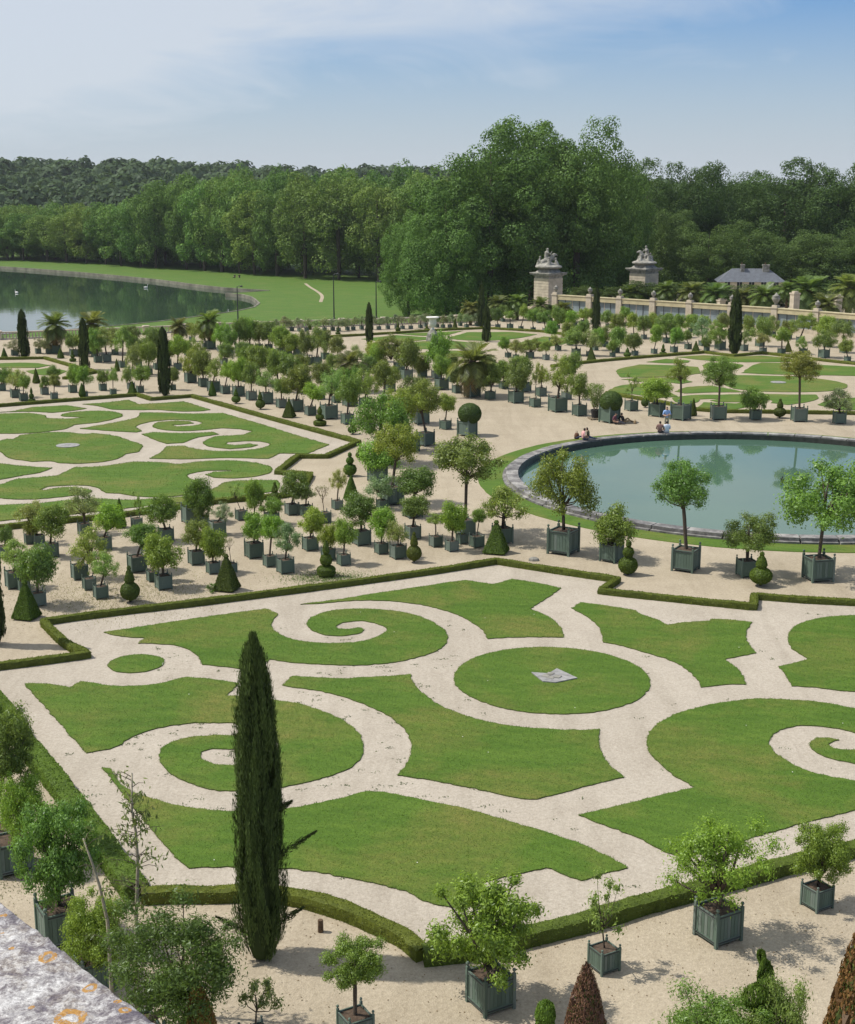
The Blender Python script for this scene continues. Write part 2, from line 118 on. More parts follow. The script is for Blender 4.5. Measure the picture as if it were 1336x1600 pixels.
TREES = (('mid',-19.39,66.57,28.0,0.46,0.02,1.66,1.36,0.88,'L'),('mid',-18.89,66.34,28.0,0.49,-0.28,0.92,0.71,0.78,'O'),('mid',-17.73,64.13,28.0,0.62,0.14,1.76,1.4,1.3,'O'),('mid',-17.93,58.91,28.0,0.71,0.11,1.61,1.24,1.02,'L'),('mid',-16.19,56.18,28.0,0.56,0.04,1.81,1.54,1.54,'O'),('mid',-17.39,58.38,28.0,0.46,0.22,0.84,0.74,0.74,'O'),('mid',-15.45,60.3,28.0,0.63,0.43,1.57,1.52,1.76,'L'),('mid',-14.63,58.61,28.0,0.49,0.23,1.04,0.51,0.81,'S'),('mid',-13.83,57.28,28.0,0.52,0.24,1.45,1.05,1.05,'L'),('mid',-15.52,65.44,28.0,0.61,0.36,1.64,1.38,1.25,'B'),('mid',-17.12,68.32,28.0,0.59,0.0,1.72,1.7,1.43,'W'),('mid',-14.84,69.88,28.0,0.48,0.13,1.3,0.6,1.15,'S'),('mid',-13.14,61.52,28.0,0.71,0.31,1.67,1.41,1.03,'D'),('mid',-12.13,59.89,28.0,0.44,0.18,1.53,0.77,0.86,'O'),('mid',-11.43,58.69,28.0,0.6,-0.01,1.64,1.46,1.46,'B'),('mid',-12.83,67.06,28.0,0.61,-0.21,1.61,1.46,1.33,'D'),('mid',-12.21,70.94,28.0,0.84,0.32,1.45,1.54,1.68,'D'),('mid',-11.53,70.43,28.0,0.47,-0.1,0.7,0.73,0.66,'O'),('mid',-10.49,68.27,28.0,0.68,0.27,1.21,1.06,0.79,'W'),('mid',-10.67,62.79,28.0,0.61,0.09,1.45,1.25,1.09,'O'),('mid',-9.66,61.19,28.0,0.5,0.05,1.43,1.07,1.32,'B'),('mid',-8.85,61.35,28.0,0.41,-0.07,1.36,0.41,0.74,'N'),('mid',-9.73,71.58,28.0,0.5,-0.25,1.53,0.84,0.87,'S'),('mid',-8.96,70.96,28.0,0.41,0.04,1.5,0.93,1.42,'B'),('mid',-8.15,63.99,28.0,0.7,0.1,1.49,1.15,1.15,'B'),('mid',-7.23,62.39,28.0,0.5,0.11,1.82,1.06,1.0,'B'),('mid',-6.41,61.28,28.0,0.62,0.13,1.65,1.1,1.22,'W'),('mid',-8.02,70.53,28.0,0.61,-0.01,0.99,1.12,0.77,'O'),('mid',-7.21,72.81,28.0,0.57,0.21,1.58,1.5,1.35,'O'),('mid',-6.43,72.51,28.0,0.57,0.06,1.26,1.02,0.73,'L'),('mid',-5.34,70.92,28.0,0.55,-0.07,1.61,0.89,1.13,'N'),('mid',-5.62,65.35,28.0,0.6,0.09,1.41,1.2,1.16,'B'),('mid',-4.63,63.54,28.0,0.52,0.02,1.2,0.81,0.99,'B'),('mid',-3.86,62.62,28.0,0.49,0.08,1.55,0.94,1.13,'B'),('mid',-4.87,74.1,28.0,0.47,0.09,1.69,0.9,1.04,'L'),('mid',-3.21,66.4,28.0,0.7,-0.04,1.77,1.49,1.49,'D'),('mid',-2.19,64.69,28.0,0.5,0.07,1.54,1.06,1.28,'B'),('mid',-1.38,63.83,28.0,0.6,0.01,1.28,0.93,0.96,'L'),('mid',-2.45,74.12,28.0,0.49,-0.23,1.3,1.45,1.08,'W'),('mid',-1.93,75.36,28.0,0.96,0.26,3.38,2.3,1.9,'Y'),('mid',-0.78,72.24,28.0,0.79,0.17,1.94,1.95,1.38,'D'),('mid',-0.73,67.6,28.0,0.61,0.13,1.65,1.42,0.91,'D'),('mid',0.4,66.03,28.0,0.5,-0.0,1.35,0.83,0.54,'L'),('mid',1.16,65.17,28.0,0.49,0.08,1.7,1.16,1.35,'B'),('mid',1.69,66.62,28.0,0.46,-0.19,0.98,0.62,0.62,'O'),('mid',1.89,68.48,28.0,0.75,0.07,3.79,2.98,1.99,'O'),('mid',2.38,65.93,28.0,0.54,0.11,1.53,0.62,0.62,'O'),('mid',3.66,66.71,28.0,0.77,0.1,2.01,2.05,1.53,'L'),('mid',-2.95,81.41,28.0,0.9,0.09,1.53,2.11,1.64,'B'),('mid',-2.49,86.63,28.0,0.89,-0.3,2.84,3.39,2.78,'O'),('mid',-19.88,64.07,28.0,0.53,0.08,1.04,0.75,0.82,'O'),('pool',6.45,64.77,58.0,1.15,-0.08,3.47,2.72,2.53,'Y'),('pool',8.55,63.3,52.0,0.82,0.09,1.72,1.73,1.61,'O'),('pool',11.72,61.72,60.0,1.01,-0.28,3.93,2.39,2.03,'O'),('pool',14.26,60.71,10.0,0.73,0.0,2.05,2.22,1.53,'O'),('pool',17.28,60.09,12.0,1.03,0.11,3.9,3.95,2.85,'O'),('plaza',2.77,97.05,50.0,1.01,0.17,1.68,1.65,1.19,'G'),('plaza',1.28,99.66,50.0,0.62,0.13,1.96,1.15,1.19,'B'),('plaza',-0.13,93.27,40.0,0.88,-0.34,3.31,2.57,2.22,'O'),('plaza',-0.52,102.09,28.0,0.97,-0.42,2.44,2.16,1.96,'D'),('plaza',-1.1,91.15,28.0,0.87,-0.41,3.08,2.35,1.92,'Y'),('plaza',5.12,114.14,28.0,0.65,0.24,1.98,1.41,1.57,'O'),('plaza',7.1,112.25,28.0,0.9,0.07,2.13,1.75,1.96,'O'),('plaza',8.48,110.09,28.0,0.66,0.06,2.41,0.91,1.32,'S'),('plaza',10.05,107.81,28.0,1.07,0.13,2.96,2.08,2.49,'Y'),('plaza',11.52,105.78,28.0,0.81,-0.06,2.3,1.56,1.76,'O'),('plaza',13.42,102.77,40.0,1.11,0.09,1.68,1.71,1.23,'G'),('plaza',4.92,122.18,28.0,0.9,0.21,1.71,1.51,1.68,'O'),('plaza',6.55,120.4,28.0,0.6,-0.02,1.6,1.55,1.55,'O'),('plaza',8.25,118.61,28.0,0.79,-0.47,2.1,1.96,1.74,'O'),('plaza',9.4,115.96,28.0,0.69,0.07,1.9,1.17,1.61,'Y'),('plaza',11.35,114.12,28.0,0.61,0.3,2.92,1.47,1.79,'O'),('plaza',15.8,108.22,28.0,0.75,0.03,2.16,1.0,1.61,'S'),('plaza',17.36,105.55,55.0,0.95,-0.03,2.05,2.16,1.46,'B'),('plaza',18.87,103.91,48.0,1.12,-0.11,3.71,1.65,1.65,'Y'),('plaza',21.71,104.04,2.0,1.0,0.02,3.55,2.63,2.13,'O'),('plaza',24.45,103.87,2.0,0.72,-0.09,1.61,1.81,1.46,'O'),('plaza',27.51,103.16,2.0,0.98,-0.16,4.18,2.74,1.84,'Y'),('plaza',30.22,102.18,2.0,0.77,-0.08,1.77,2.05,1.55,'W'),('row',-5.86,101.92,28.0,0.74,0.13,2.56,1.69,1.97,'O'),('row',-7.39,104.4,28.0,1.01,0.19,2.69,1.73,1.92,'L'),('row',-8.91,105.97,28.0,0.67,0.38,1.84,1.46,1.17,'B'),('row',-10.16,107.95,28.0,0.87,0.25,2.5,2.09,2.09,'O'),('row',-11.48,109.73,28.0,0.66,0.04,1.71,1.32,1.21,'O'),('row',-12.92,111.85,28.0,0.87,0.0,1.97,1.55,1.34,'L'),('row',-14.34,113.79,28.0,0.69,0.06,2.18,1.37,1.69,'O'),('row',-15.67,115.99,28.0,0.79,0.02,2.22,1.39,1.83,'B'),('row',-16.97,117.35,28.0,0.64,0.28,2.04,1.2,1.42,'B'),('row',-18.13,118.61,28.0,0.86,0.18,2.1,1.54,1.65,'L'),('row',-19.46,121.61,28.0,0.71,-0.03,2.05,1.69,2.03,'O'),('row',-20.99,124.14,28.0,0.86,0.24,1.8,1.84,2.08,'Y'),('row',-14.55,122.42,28.0,0.7,-0.27,2.46,2.14,1.92,'O'),('row',-16.26,124.89,28.0,0.71,0.13,2.28,1.61,1.61,'O'),('row',-12.8,120.09,28.0,0.76,-0.11,2.19,1.66,2.0,'O'),('row',-11.95,118.13,28.0,0.67,0.37,2.21,1.96,1.63,'O'),('row',-8.78,114.12,28.0,0.64,0.2,2.19,1.57,1.68,'O'),('row',-7.36,112.33,28.0,0.55,0.18,2.01,1.45,1.45,'L'),('row',-6.14,110.57,28.0,0.91,0.18,2.15,1.52,1.73,'O'),('row',-4.89,109.81,28.0,0.75,0.12,2.0,1.82,1.92,'L'),('row',-3.41,109.16,28.0,0.75,0.07,2.79,1.8,1.8,'O'),('left',-36.25,119.16,28.0,0.58,0.14,1.27,1.26,1.26,'O'),('left',-33.96,115.13,28.0,0.65,0.27,1.59,1.76,1.54,'L'),('left',-32.77,113.34,28.0,0.59,0.1,1.57,0.92,0.97,'O'),('left',-32.0,116.9,28.0,0.56,0.12,1.08,0.94,0.89,'O'),('left',-30.54,114.34,28.0,0.5,0.09,1.54,0.87,0.87,'O'),('left',-32.3,121.82,28.0,0.43,-0.19,1.36,1.15,0.86,'O'),('left',-29.93,118.05,28.0,0.6,0.15,1.58,1.0,1.57,'B'),('left',-28.35,115.72,28.0,0.4,-0.11,1.83,1.42,1.31,'B'),('left',-27.64,119.16,28.0,0.55,0.07,1.21,1.07,1.01,'O'),('left',-26.26,116.85,28.0,0.45,0.03,1.68,0.82,1.1,'L'),('left',-25.4,119.93,28.0,0.54,-0.26,1.38,1.01,1.35,'L'),('left',-24.25,118.02,28.0,0.53,0.19,1.63,1.38,1.21,'O'),('left',-21.75,119.49,28.0,0.44,0.06,1.33,1.0,1.12,'O'),('left',-23.7,133.26,28.0,0.59,0.16,2.38,1.86,1.73,'B'),('leftfar',-32.53,138.71,28.0,0.64,-0.07,2.29,1.69,1.96,'O'),('leftfar',-31.78,139.29,28.0,0.74,-0.13,2.41,1.96,1.96,'L'),('leftfar',-29.23,134.71,28.0,0.61,0.14,2.83,1.76,2.15,'L'),('leftfar',-36.24,144.06,28.0,0.67,-0.04,1.59,1.49,1.36,'O'),('leftfar',-35.44,143.99,28.0,0.56,-0.03,1.73,1.49,1.22,'B'),('leftfar',-42.41,144.55,28.0,0.58,-0.12,1.14,1.79,1.09,'W'),('leftfar',-39.3,146.24,28.0,0.58,-0.27,1.02,1.52,0.96,'W'),('leftfar',-40.43,146.21,28.0,0.52,0.2,1.09,1.25,0.97,'W'),('leftfar',-33.99,143.37,28.0,0.44,0.24,0.82,1.08,0.94,'O'),('leftfar',-27.07,128.66,28.0,0.58,0.16,2.01,1.44,2.05,'L'),('leftfar',-27.95,135.69,28.0,0.61,-0.03,1.99,1.65,1.9,'O'),('leftfar',-25.71,129.53,28.0,0.53,0.04,2.09,1.57,1.82,'O'),('leftfar',-25.64,133.26,28.0,0.59,0.12,2.68,1.61,2.24,'O'),('leftfar',-28.91,146.85,28.0,0.6,0.15,1.82,1.5,1.64,'O'),('leftfar',-25.19,136.18,28.0,0.6,0.19,1.63,1.39,1.52,'O'),('leftfar',-32.21,145.11,28.0,0.55,0.1,1.94,1.63,1.63,'O'),('leftfar',-30.44,144.55,28.0,0.54,0.04,2.19,1.75,1.62,'D'),('leftfar',-24.6,144.61,28.0,0.64,0.17,1.12,1.61,1.34,'L'),('leftfar',-22.66,138.2,28.0,0.6,0.05,1.4,1.67,1.41,'Y'),('leftfar',-23.74,150.99,28.0,0.6,-0.21,1.8,2.51,2.09,'Y'),('leftfar',-21.73,148.01,28.0,0.59,0.07,1.97,1.64,2.05,'B'),('leftfar',-20.63,146.81,28.0,0.53,0.06,1.76,1.49,1.9,'O'),('leftfar',-19.87,148.66,28.0,0.69,0.07,2.24,1.78,2.33,'O'),('leftfar',-18.86,149.22,28.0,0.64,0.2,2.25,1.92,2.2,'B'),('leftfar',-17.84,149.22,28.0,0.64,0.05,1.98,1.92,1.92,'O'),('leftfar',-19.87,137.18,28.0,0.59,0.17,1.33,1.52,1.39,'O'),('leftfar',-17.87,135.2,28.0,0.58,0.17,1.56,1.62,1.62,'O'),('leftfar',-26.37,157.9,28.0,0.52,-0.09,1.39,1.61,1.31,'B'),('leftfar',-16.82,149.22,28.0,0.63,0.05,1.98,2.06,2.06,'O'),('leftfar',-15.31,145.74,28.0,0.62,0.05,1.87,1.74,2.01,'B'),('leftfar',-14.5,146.31,28.0,0.62,-0.1,1.48,1.75,1.75,'O'),('leftfar',-13.36,144.65,28.0,0.66,-0.43,1.33,1.86,1.73,'B'),('leftfar',-11.65,136.78,28.0,0.72,-0.14,2.24,1.38,2.27,'O'),('leftfar',-10.78,136.81,28.0,0.76,0.17,2.49,2.01,2.26,'L'),('leftfar',-10.3,141.37,28.0,0.64,0.03,2.0,1.81,1.81,'O'),('leftfar',-14.83,133.29,28.0,0.61,0.03,1.29,1.47,1.35,'B'),('leftfar',-13.31,131.41,28.0,0.6,0.09,1.27,1.45,1.21,'O'),('leftfar',-11.67,127.83,28.0,0.63,0.15,1.35,1.41,1.29,'O'),('leftfar',-8.88,139.26,28.0,0.63,0.03,1.72,1.66,1.53,'O'),('leftfar',-8.64,127.83,28.0,0.62,0.02,1.35,1.41,1.41,'O'),('leftfar',-6.64,132.38,28.0,0.64,0.02,1.64,1.7,1.58,'L'),('leftfar',-4.98,131.44,28.0,0.63,0.02,1.74,1.69,1.56,'B'),('centre',-1.9,126.27,28.0,0.86,0.07,2.35,2.08,2.43,'O'),('centre',-2.65,132.03,28.0,0.81,-0.77,2.16,2.78,2.17,'O'),('centre',-0.47,127.86,28.0,0.65,-0.06,1.25,1.41,1.64,'O'),('centre',0.81,127.02,28.0,0.68,0.17,2.66,1.98,2.92,'B'),('centre',1.21,119.82,28.0,0.89,-0.0,2.11,1.43,1.65,'B'),('centre',2.48,117.75,28.0,0.63,0.05,1.56,1.4,1.4,'D'),('centre',2.17,124.94,28.0,0.76,-0.01,1.7,1.37,1.49,'O'),('centre',-4.95,139.29,28.0,0.67,-0.12,1.28,1.91,1.65,'B'),('centre',-5.25,123.58,28.0,0.59,0.07,1.64,1.36,1.47,'O'),('centre',-3.15,118.88,28.0,0.65,0.12,1.41,1.42,1.31,'O'),('centre',10.37,142.44,28.0,0.61,0.11,1.24,2.22,1.29,'O'),('centre',11.86,140.77,28.0,0.51,-0.03,1.43,1.03,0.9,'B'),('centre',13.83,149.15,28.0,0.49,-0.23,1.11,1.78,1.09,'L'),('centre',15.27,144.68,28.0,0.67,-0.05,1.98,2.13,1.59,'O'),('centre',8.19,142.89,28.0,0.48,-0.41,1.52,1.18,1.18,'B'),('centre',8.87,141.27,28.0,0.47,-0.02,1.37,1.29,1.16,'L'),('centre',16.57,143.99,28.0,0.48,0.22,1.73,1.85,1.72,'L'),('centre',19.23,152.83,28.0,0.55,-0.25,1.34,1.69,1.55,'O'),('centre',17.76,149.15,28.0,0.49,0.23,1.58,1.51,1.51,'B'),('centre',15.53,154.01,28.0,0.46,-0.18,1.71,1.56,1.56,'O'),('centre',13.85,157.24,28.0,0.47,-0.03,1.6,1.3,1.44,'B'),('centre',17.42,157.24,28.0,0.47,-0.19,1.74,1.59,1.44,'O'),('rightfar',19.64,146.88,28.0,0.58,0.35,1.69,2.03,1.89,'B'),('rightfar',18.86,143.41,28.0,0.43,-0.1,1.14,0.93,1.06,'O'),('rightfar',21.3,144.55,28.0,0.48,-0.18,1.54,1.67,1.47,'O'),('rightfar',23.54,146.24,28.0,0.48,0.25,2.08,1.22,1.7,'B'),('rightfar',26.53,156.65,28.0,0.57,-0.15,1.94,2.47,2.17,'O'),('rightfar',25.81,147.46,28.0,0.58,0.26,1.76,1.37,1.51,'B'),('rightfar',27.81,150.38,28.0,0.55,-0.2,1.52,1.05,1.05,'O'),('rightfar',29.9,153.46,28.0,0.56,-0.02,1.97,2.14,2.14,'W'),('rightfar',29.44,148.53,28.0,0.44,-0.05,0.98,0.97,0.97,'O'),('rightfar',31.15,149.99,28.0,0.84,-0.09,1.9,2.24,2.1,'O'),('rightfar',33.38,148.66,28.0,0.64,-0.01,1.57,1.39,1.39,'L'),('rightfar',36.06,152.94,28.0,0.71,0.1,2.02,2.15,2.15,'O'),('rightfar',34.99,146.85,28.0,0.54,0.05,1.56,1.38,1.03,'L'),('rightfar',36.65,145.74,28.0,0.58,-0.05,2.0,1.78,1.37,'B'),('rightfar',41.4,156.69,28.0,0.63,0.43,2.22,2.66,1.77,'B'),('rightfar',38.91,145.74,28.0,0.58,-0.21,1.21,1.1,1.24,'L'),('rightfar',40.16,142.57,28.0,0.81,0.07,1.88,2.3,1.62,'O'),('rightfar',43.16,152.25,28.0,0.61,-0.15,2.36,2.02,1.88,'B'),('rightfar',41.72,139.69,28.0,0.47,-0.23,1.55,1.33,1.2,'B'),('rightfar',43.41,146.88,28.0,0.59,-0.16,2.42,2.38,1.81,'O'),('rightfar',22.32,164.1,28.0,0.49,-0.2,1.67,1.81,1.66,'O'),('rightfar',23.66,161.98,28.0,0.48,-0.07,2.01,1.49,1.49,'B'),('rightfar',24.63,160.6,28.0,0.48,-0.06,1.78,1.63,1.63,'O'),('rightfar',26.68,166.27,28.0,0.49,-0.21,1.62,1.84,1.69,'B'),('rightfar',28.96,162.02,28.0,0.53,-0.07,1.79,1.8,1.65,'O'),('rightfar',31.32,167.75,28.0,0.5,0.09,1.33,1.71,1.56,'B'),('rightfar',34.53,165.58,28.0,0.55,-0.08,1.68,1.85,1.54,'O'),('rightfar',37.36,164.13,28.0,0.54,-0.22,1.44,1.69,1.69,'O'),('rightfar',39.95,163.42,28.0,0.54,-0.16,1.44,1.69,1.84,'L'),('rightfar',41.1,160.63,28.0,0.53,-0.22,1.27,1.51,1.51,'O'),('rightfar',22.21,173.9,28.0,0.46,-0.2,1.38,1.6,1.44,'O'),('rightfar',24.63,175.51,28.0,0.46,-0.06,1.71,1.46,1.29,'B'),('rightfar',28.91,169.22,28.0,0.45,0.02,1.49,1.57,1.25,'O'),('rightfar',32.98,168.46,28.0,0.44,0.09,1.41,1.41,1.09,'B'),('rightfar',36.64,167.71,28.0,0.44,-0.07,1.48,1.41,1.25,'B'),('gatefar',8.62,173.1,28.0,0.46,-0.18,1.76,1.42,1.42,'O'),('gatefar',10.07,172.39,28.0,0.57,-0.02,1.67,1.34,0.94,'B'),('gatefar',11.29,170.75,28.0,0.45,0.43,2.35,1.25,1.41,'B'),('gatefar',12.65,169.22,28.0,0.45,-0.11,1.95,1.55,1.39,'O'),('gatefar',13.99,167.75,28.0,0.5,-0.19,1.93,1.54,1.23,'O'),('gatefar',15.84,172.31,28.0,0.46,0.12,1.68,1.58,2.06,'O'),('gatefar',18.28,175.51,28.0,0.46,-0.42,1.15,1.61,1.45,'B'),('gatefar',9.68,181.37,28.0,0.42,-0.02,1.52,1.33,1.16,'O'),('gatefar',14.15,179.65,28.0,0.42,-0.02,1.35,1.48,1.15,'O'),('gatefar',15.83,182.25,28.0,0.42,-0.03,1.45,1.34,1.17,'O'),('gatefar',17.81,182.25,28.0,0.42,-0.03,1.28,1.34,1.17,'O'),('gatefar',19.75,178.84,28.0,0.47,-0.03,1.26,1.64,1.31,'B'),('gatefar',20.97,179.65,28.0,0.41,0.13,1.19,1.32,1.15,'O'),('balustrade',-19.6,166.27,28.0,0.41,-0.12,1.11,1.22,0.76,'W'),('balustrade',-19.02,166.49,28.0,0.41,0.1,0.96,1.22,0.76,'W'),('balustrade',-18.18,167.08,28.0,0.41,0.26,1.25,0.84,0.84,'W'),('balustrade',-17.39,169.87,28.0,0.42,0.26,1.26,1.33,0.93,'W'),('balustrade',-16.3,169.71,28.0,0.42,-0.21,0.99,1.25,0.85,'W'),('balustrade',-15.31,168.88,28.0,0.41,-0.2,1.25,0.93,0.85,'W'),('balustrade',-14.49,169.18,28.0,0.41,0.18,1.16,1.09,0.85,'W'),('balustrade',-13.46,168.72,28.0,0.41,0.1,1.02,1.24,0.77,'W'),('balustrade',-12.37,169.64,28.0,0.41,-0.21,1.16,1.16,0.77,'W'),('balustrade',-11.4,170.02,28.0,0.41,-0.21,1.03,1.32,0.85,'W'),('balustrade',-10.65,169.1,28.0,0.41,0.09,1.09,1.32,0.92,'W'),('balustrade',-9.64,170.25,28.0,0.41,-0.14,1.0,1.25,1.01,'W'),('balustrade',-8.98,170.79,28.0,0.41,0.25,1.16,0.94,0.86,'W'),('balustrade',-8.0,171.57,28.0,0.41,0.01,1.21,1.25,0.86,'W'),('balustrade',-6.82,171.18,28.0,0.41,0.17,1.23,1.17,1.02,'W'),('balustrade',-5.89,171.1,28.0,0.41,0.24,1.02,1.02,0.78,'W'),('balustrade',-4.83,172.04,28.0,0.41,-0.07,1.1,1.02,0.86,'W'),('balustrade',-3.75,172.43,28.0,0.41,-0.15,1.26,0.94,0.94,'W'),('balustrade',-3.04,171.88,28.0,0.41,-0.15,1.24,1.18,0.7,'W'),('balustrade',-2.03,171.96,28.0,0.41,0.24,1.22,0.94,1.02,'W'),('balustrade',-0.86,173.14,28.0,0.41,0.08,1.22,1.42,0.7,'W'),('balustrade',-0.24,174.82,28.0,0.41,0.24,1.17,1.2,0.96,'W'),('balustrade',1.18,173.78,28.0,0.41,-0.16,1.08,0.87,0.71,'W'),('balustrade',1.89,173.46,28.0,0.41,0.15,1.07,1.03,1.03,'W'),('balustrade',2.75,173.46,28.0,0.41,0.07,1.16,1.27,1.03,'W'),('balustrade',4.06,175.8,28.0,0.41,0.07,1.04,0.96,0.96,'W'),('balustrade',4.8,173.78,28.0,0.41,0.07,1.2,1.11,0.95,'W'),('balustrade',6.12,175.56,28.0,0.41,-0.01,1.1,1.44,0.96,'W'),('balustrade',6.96,176.62,28.0,0.41,0.15,1.03,1.37,0.96,'W'),('fore',-11.24,33.67,30.0,0.77,0.46,3.16,1.45,2.0,'O'),('fore',-10.58,32.97,30.0,0.86,0.36,1.76,1.38,1.7,'B'),('fore',-8.47,29.48,30.0,0.9,0.02,2.27,1.82,2.27,'O'),('fore',-7.23,27.53,30.0,0.74,0.12,1.39,1.42,1.61,'B'),('fore',-1.47,25.63,30.0,0.57,-0.0,1.75,1.19,0.93,'O'),('fore',1.34,26.85,30.0,0.76,-0.08,1.87,2.24,2.21,'V'),('fore',3.93,28.28,30.0,0.52,-0.07,1.64,0.88,1.39,'S'),('fore',6.73,29.61,30.0,0.79,0.01,2.01,2.49,1.9,'V'),('fore',9.42,31.06,30.0,0.55,0.07,1.45,1.24,1.4,'O'),('fore',-3.45,25.12,30.0,0.52,0.04,1.35,0.92,0.88,'S'),('fore',-5.73,24.59,30.0,0.96,0.82,2.4,2.52,2.16,'K'))
TOPIARY = ((-16.17,54.39,0.92,1.57,'pyramid'),(-15.68,69.85,0.64,1.54,'cone'),(-12.44,56.6,0.82,1.58,'ballcone'),(-8.65,58.46,0.95,1.59,'pyramid'),(-8.34,75.2,0.7,1.25,'ballcone'),(-4.52,60.65,0.83,1.68,'tiered'),(-4.65,82.88,0.81,1.48,'doubleball'),(-4.23,76.24,0.89,1.43,'cone'),(-0.62,63.01,0.71,1.45,'ballcone'),(3.26,64.79,1.1,1.58,'pyramid'),(8.98,60.88,0.87,1.63,'doubleball'),(14.51,59.05,0.98,1.54,'ballcone'),(-24.62,116.69,0.71,1.11,'pyramid'),(-17.84,115.96,0.7,1.26,'cone'),(-15.32,111.77,0.73,1.17,'ballcone'),(-13.03,108.82,0.76,1.38,'ballcone'),(-10.41,104.87,0.87,1.42,'pyramid'),(-7.82,101.15,0.94,1.41,'tiered'),(-5.26,97.5,0.68,1.07,'ballcone'),(-4.29,88.25,0.61,0.89,'ballcone'),(-31.73,112.0,0.59,1.29,'tiered'),(-28.17,114.09,0.59,1.36,'spindle'),(-34.53,123.68,0.71,1.35,'cone'),(-42.88,142.56,0.68,1.04,'cone'),(-37.05,142.08,0.74,1.09,'cone'),(-35.16,139.37,0.66,1.21,'tiered'),(-29.17,131.91,0.56,1.21,'cone'),(16.38,140.58,0.84,1.26,'pyramid'),(20.26,142.67,0.79,1.03,'ballcone'),(24.24,144.83,0.74,1.18,'tiered'),(27.94,146.65,0.89,1.25,'pyramid'),(37.82,147.75,0.84,1.13,'pyramid'),(17.11,109.73,0.66,1.25,'ballcone'),(20.13,105.59,0.59,1.36,'cone'),(26.43,104.6,0.94,1.46,'ballcone'),(-14.25,170.98,0.55,1.1,'cone'),(-10.52,165.78,0.61,0.91,'tiered'),(-3.49,167.26,0.61,1.3,'ballcone'),(-0.08,169.52,0.62,0.7,'ballcone'),(3.36,172.63,0.63,1.26,'cone'))
FGTOPIARY = ((-4.4,24.21,0.99,2.11,'cone_gold'),(3.04,24.21,1.07,2.53,'cone_red'),(2.24,23.91,0.83,1.95,'cone_green'),(8.04,22.87,1.95,4.62,'cone_red'),(6.52,24.72,0.87,2.64,'spiral'))
CYPRESS = ((-3.73,28.71,1.19,7.53),(-16.39,50.99,0.76,5.18),(-40.8,142.32,1.15,4.79),(-32.48,133.16,1.07,4.74),(-21.81,116.21,1.08,5.57),(-6.37,154.2,0.85,4.53),(6.58,157.64,1.01,3.97),(6.59,173.3,0.87,5.46),(20.04,168.12,1.0,5.21),(31.78,145.91,1.36,6.44))
PALMS = ((3.7,115.48,4.52,3.07,1),(-6.61,118.45,3.13,2.5,1),(-38.7,146.48,3.86,3.05,1),(-34.77,146.48,3.7,3.18,1),(-26.18,148.81,2.61,2.69,1),(-23.2,150.61,3.19,3.06,1),(9.14,183.73,3.48,2.23,0),(11.63,183.73,3.48,2.47,0),(14.41,181.95,3.67,2.12,0),(17.37,181.08,3.22,1.71,0),(51.32,191.16,7.25,3.42,0),(45.98,193.11,5.4,2.59,0),(40.48,199.2,5.29,2.32,0),(37.84,203.48,5.38,2.27,0),(43.81,197.13,4.06,2.12,0),(48.38,191.16,3.26,3.59,0),(55.66,187.37,6.7,4.02,0),(34.53,205.69,4.44,2.39,0),(30.06,210.24,4.52,1.5,0),(48.89,173.58,4.9,2.96,0),(5.36,176.84,3.14,2.23,0))
LAKE = ((-330.7,471.05),(-196.99,454.34),(-119.21,397.78),(-91.46,371.68),(-65.98,342.88),(-44.98,314.22),(-34.14,305.69),(-42.38,297.6),(-38.44,294.14),(-34.23,281.06),(-32.41,271.97),(-32.36,263.44),(-34.39,255.42),(-37.88,247.86),(-48.69,229.7),(-64.84,213.97),(-91.77,188.81),(-123.82,144.45))
SOUTH = ((-87.45,140.42),(-52.28,158.24),(-48.57,160.27),(-33.09,166.66),(-20.97,172.78),(-5.47,177.67),(8.4,181.95))
TERRACE_R = ((15.04,205.69),(23.54,225.19),(89.62,239.33))
TREELINE = ((-142.96,438.39),(-115.38,423.48),(-87.47,399.67),(-62.02,375.5),(-39.44,354.06),(-22.58,339.5),(-4.13,328.24))
WALL = ((17.28,191.16),(41.46,170.44),(52.35,157.57))
PILLARS = ((17.09,201.32,2.86,5.03,8.32),(32.67,215.0,3.08,4.88,8.1))
HOUSE = (51.16,225.98,10.68,2.26,4.21)
VASE = (0.57,158.24,1.37,1.29,2.71)
LAMPS = ((-15.7,237.76),(-8.69,240.1),(-31.38,234.34),(5.04,242.48))
SWANS = ((-88.65,306.62),(-63.8,322.21),(-36.31,256.72))
PICNIC = ((-47.21,349.07),(-46.11,349.07))
TRACK = ((-28.19,328.24),(-25.99,315.66),(-23.68,304.0),(-21.66,291.42),(-20.72,275.13))
CAM = {'F':2200.0,'H':17.0,'P':0.228}
PEOPLE = {'stand':(17.4,101.43)}
PARAPET = ((-0.38,1.142),(-0.214,0.953))
LICHEN = ((-0.369,1.114,0.004),(-0.347,1.062,0.003),(-0.313,1.048,0.008),(-0.268,1.003,0.006),(-0.307,0.976,0.003),(-0.273,0.962,0.012),(-0.242,0.984,0.004),(-0.233,0.97,0.005),(-0.362,1.087,0.002))
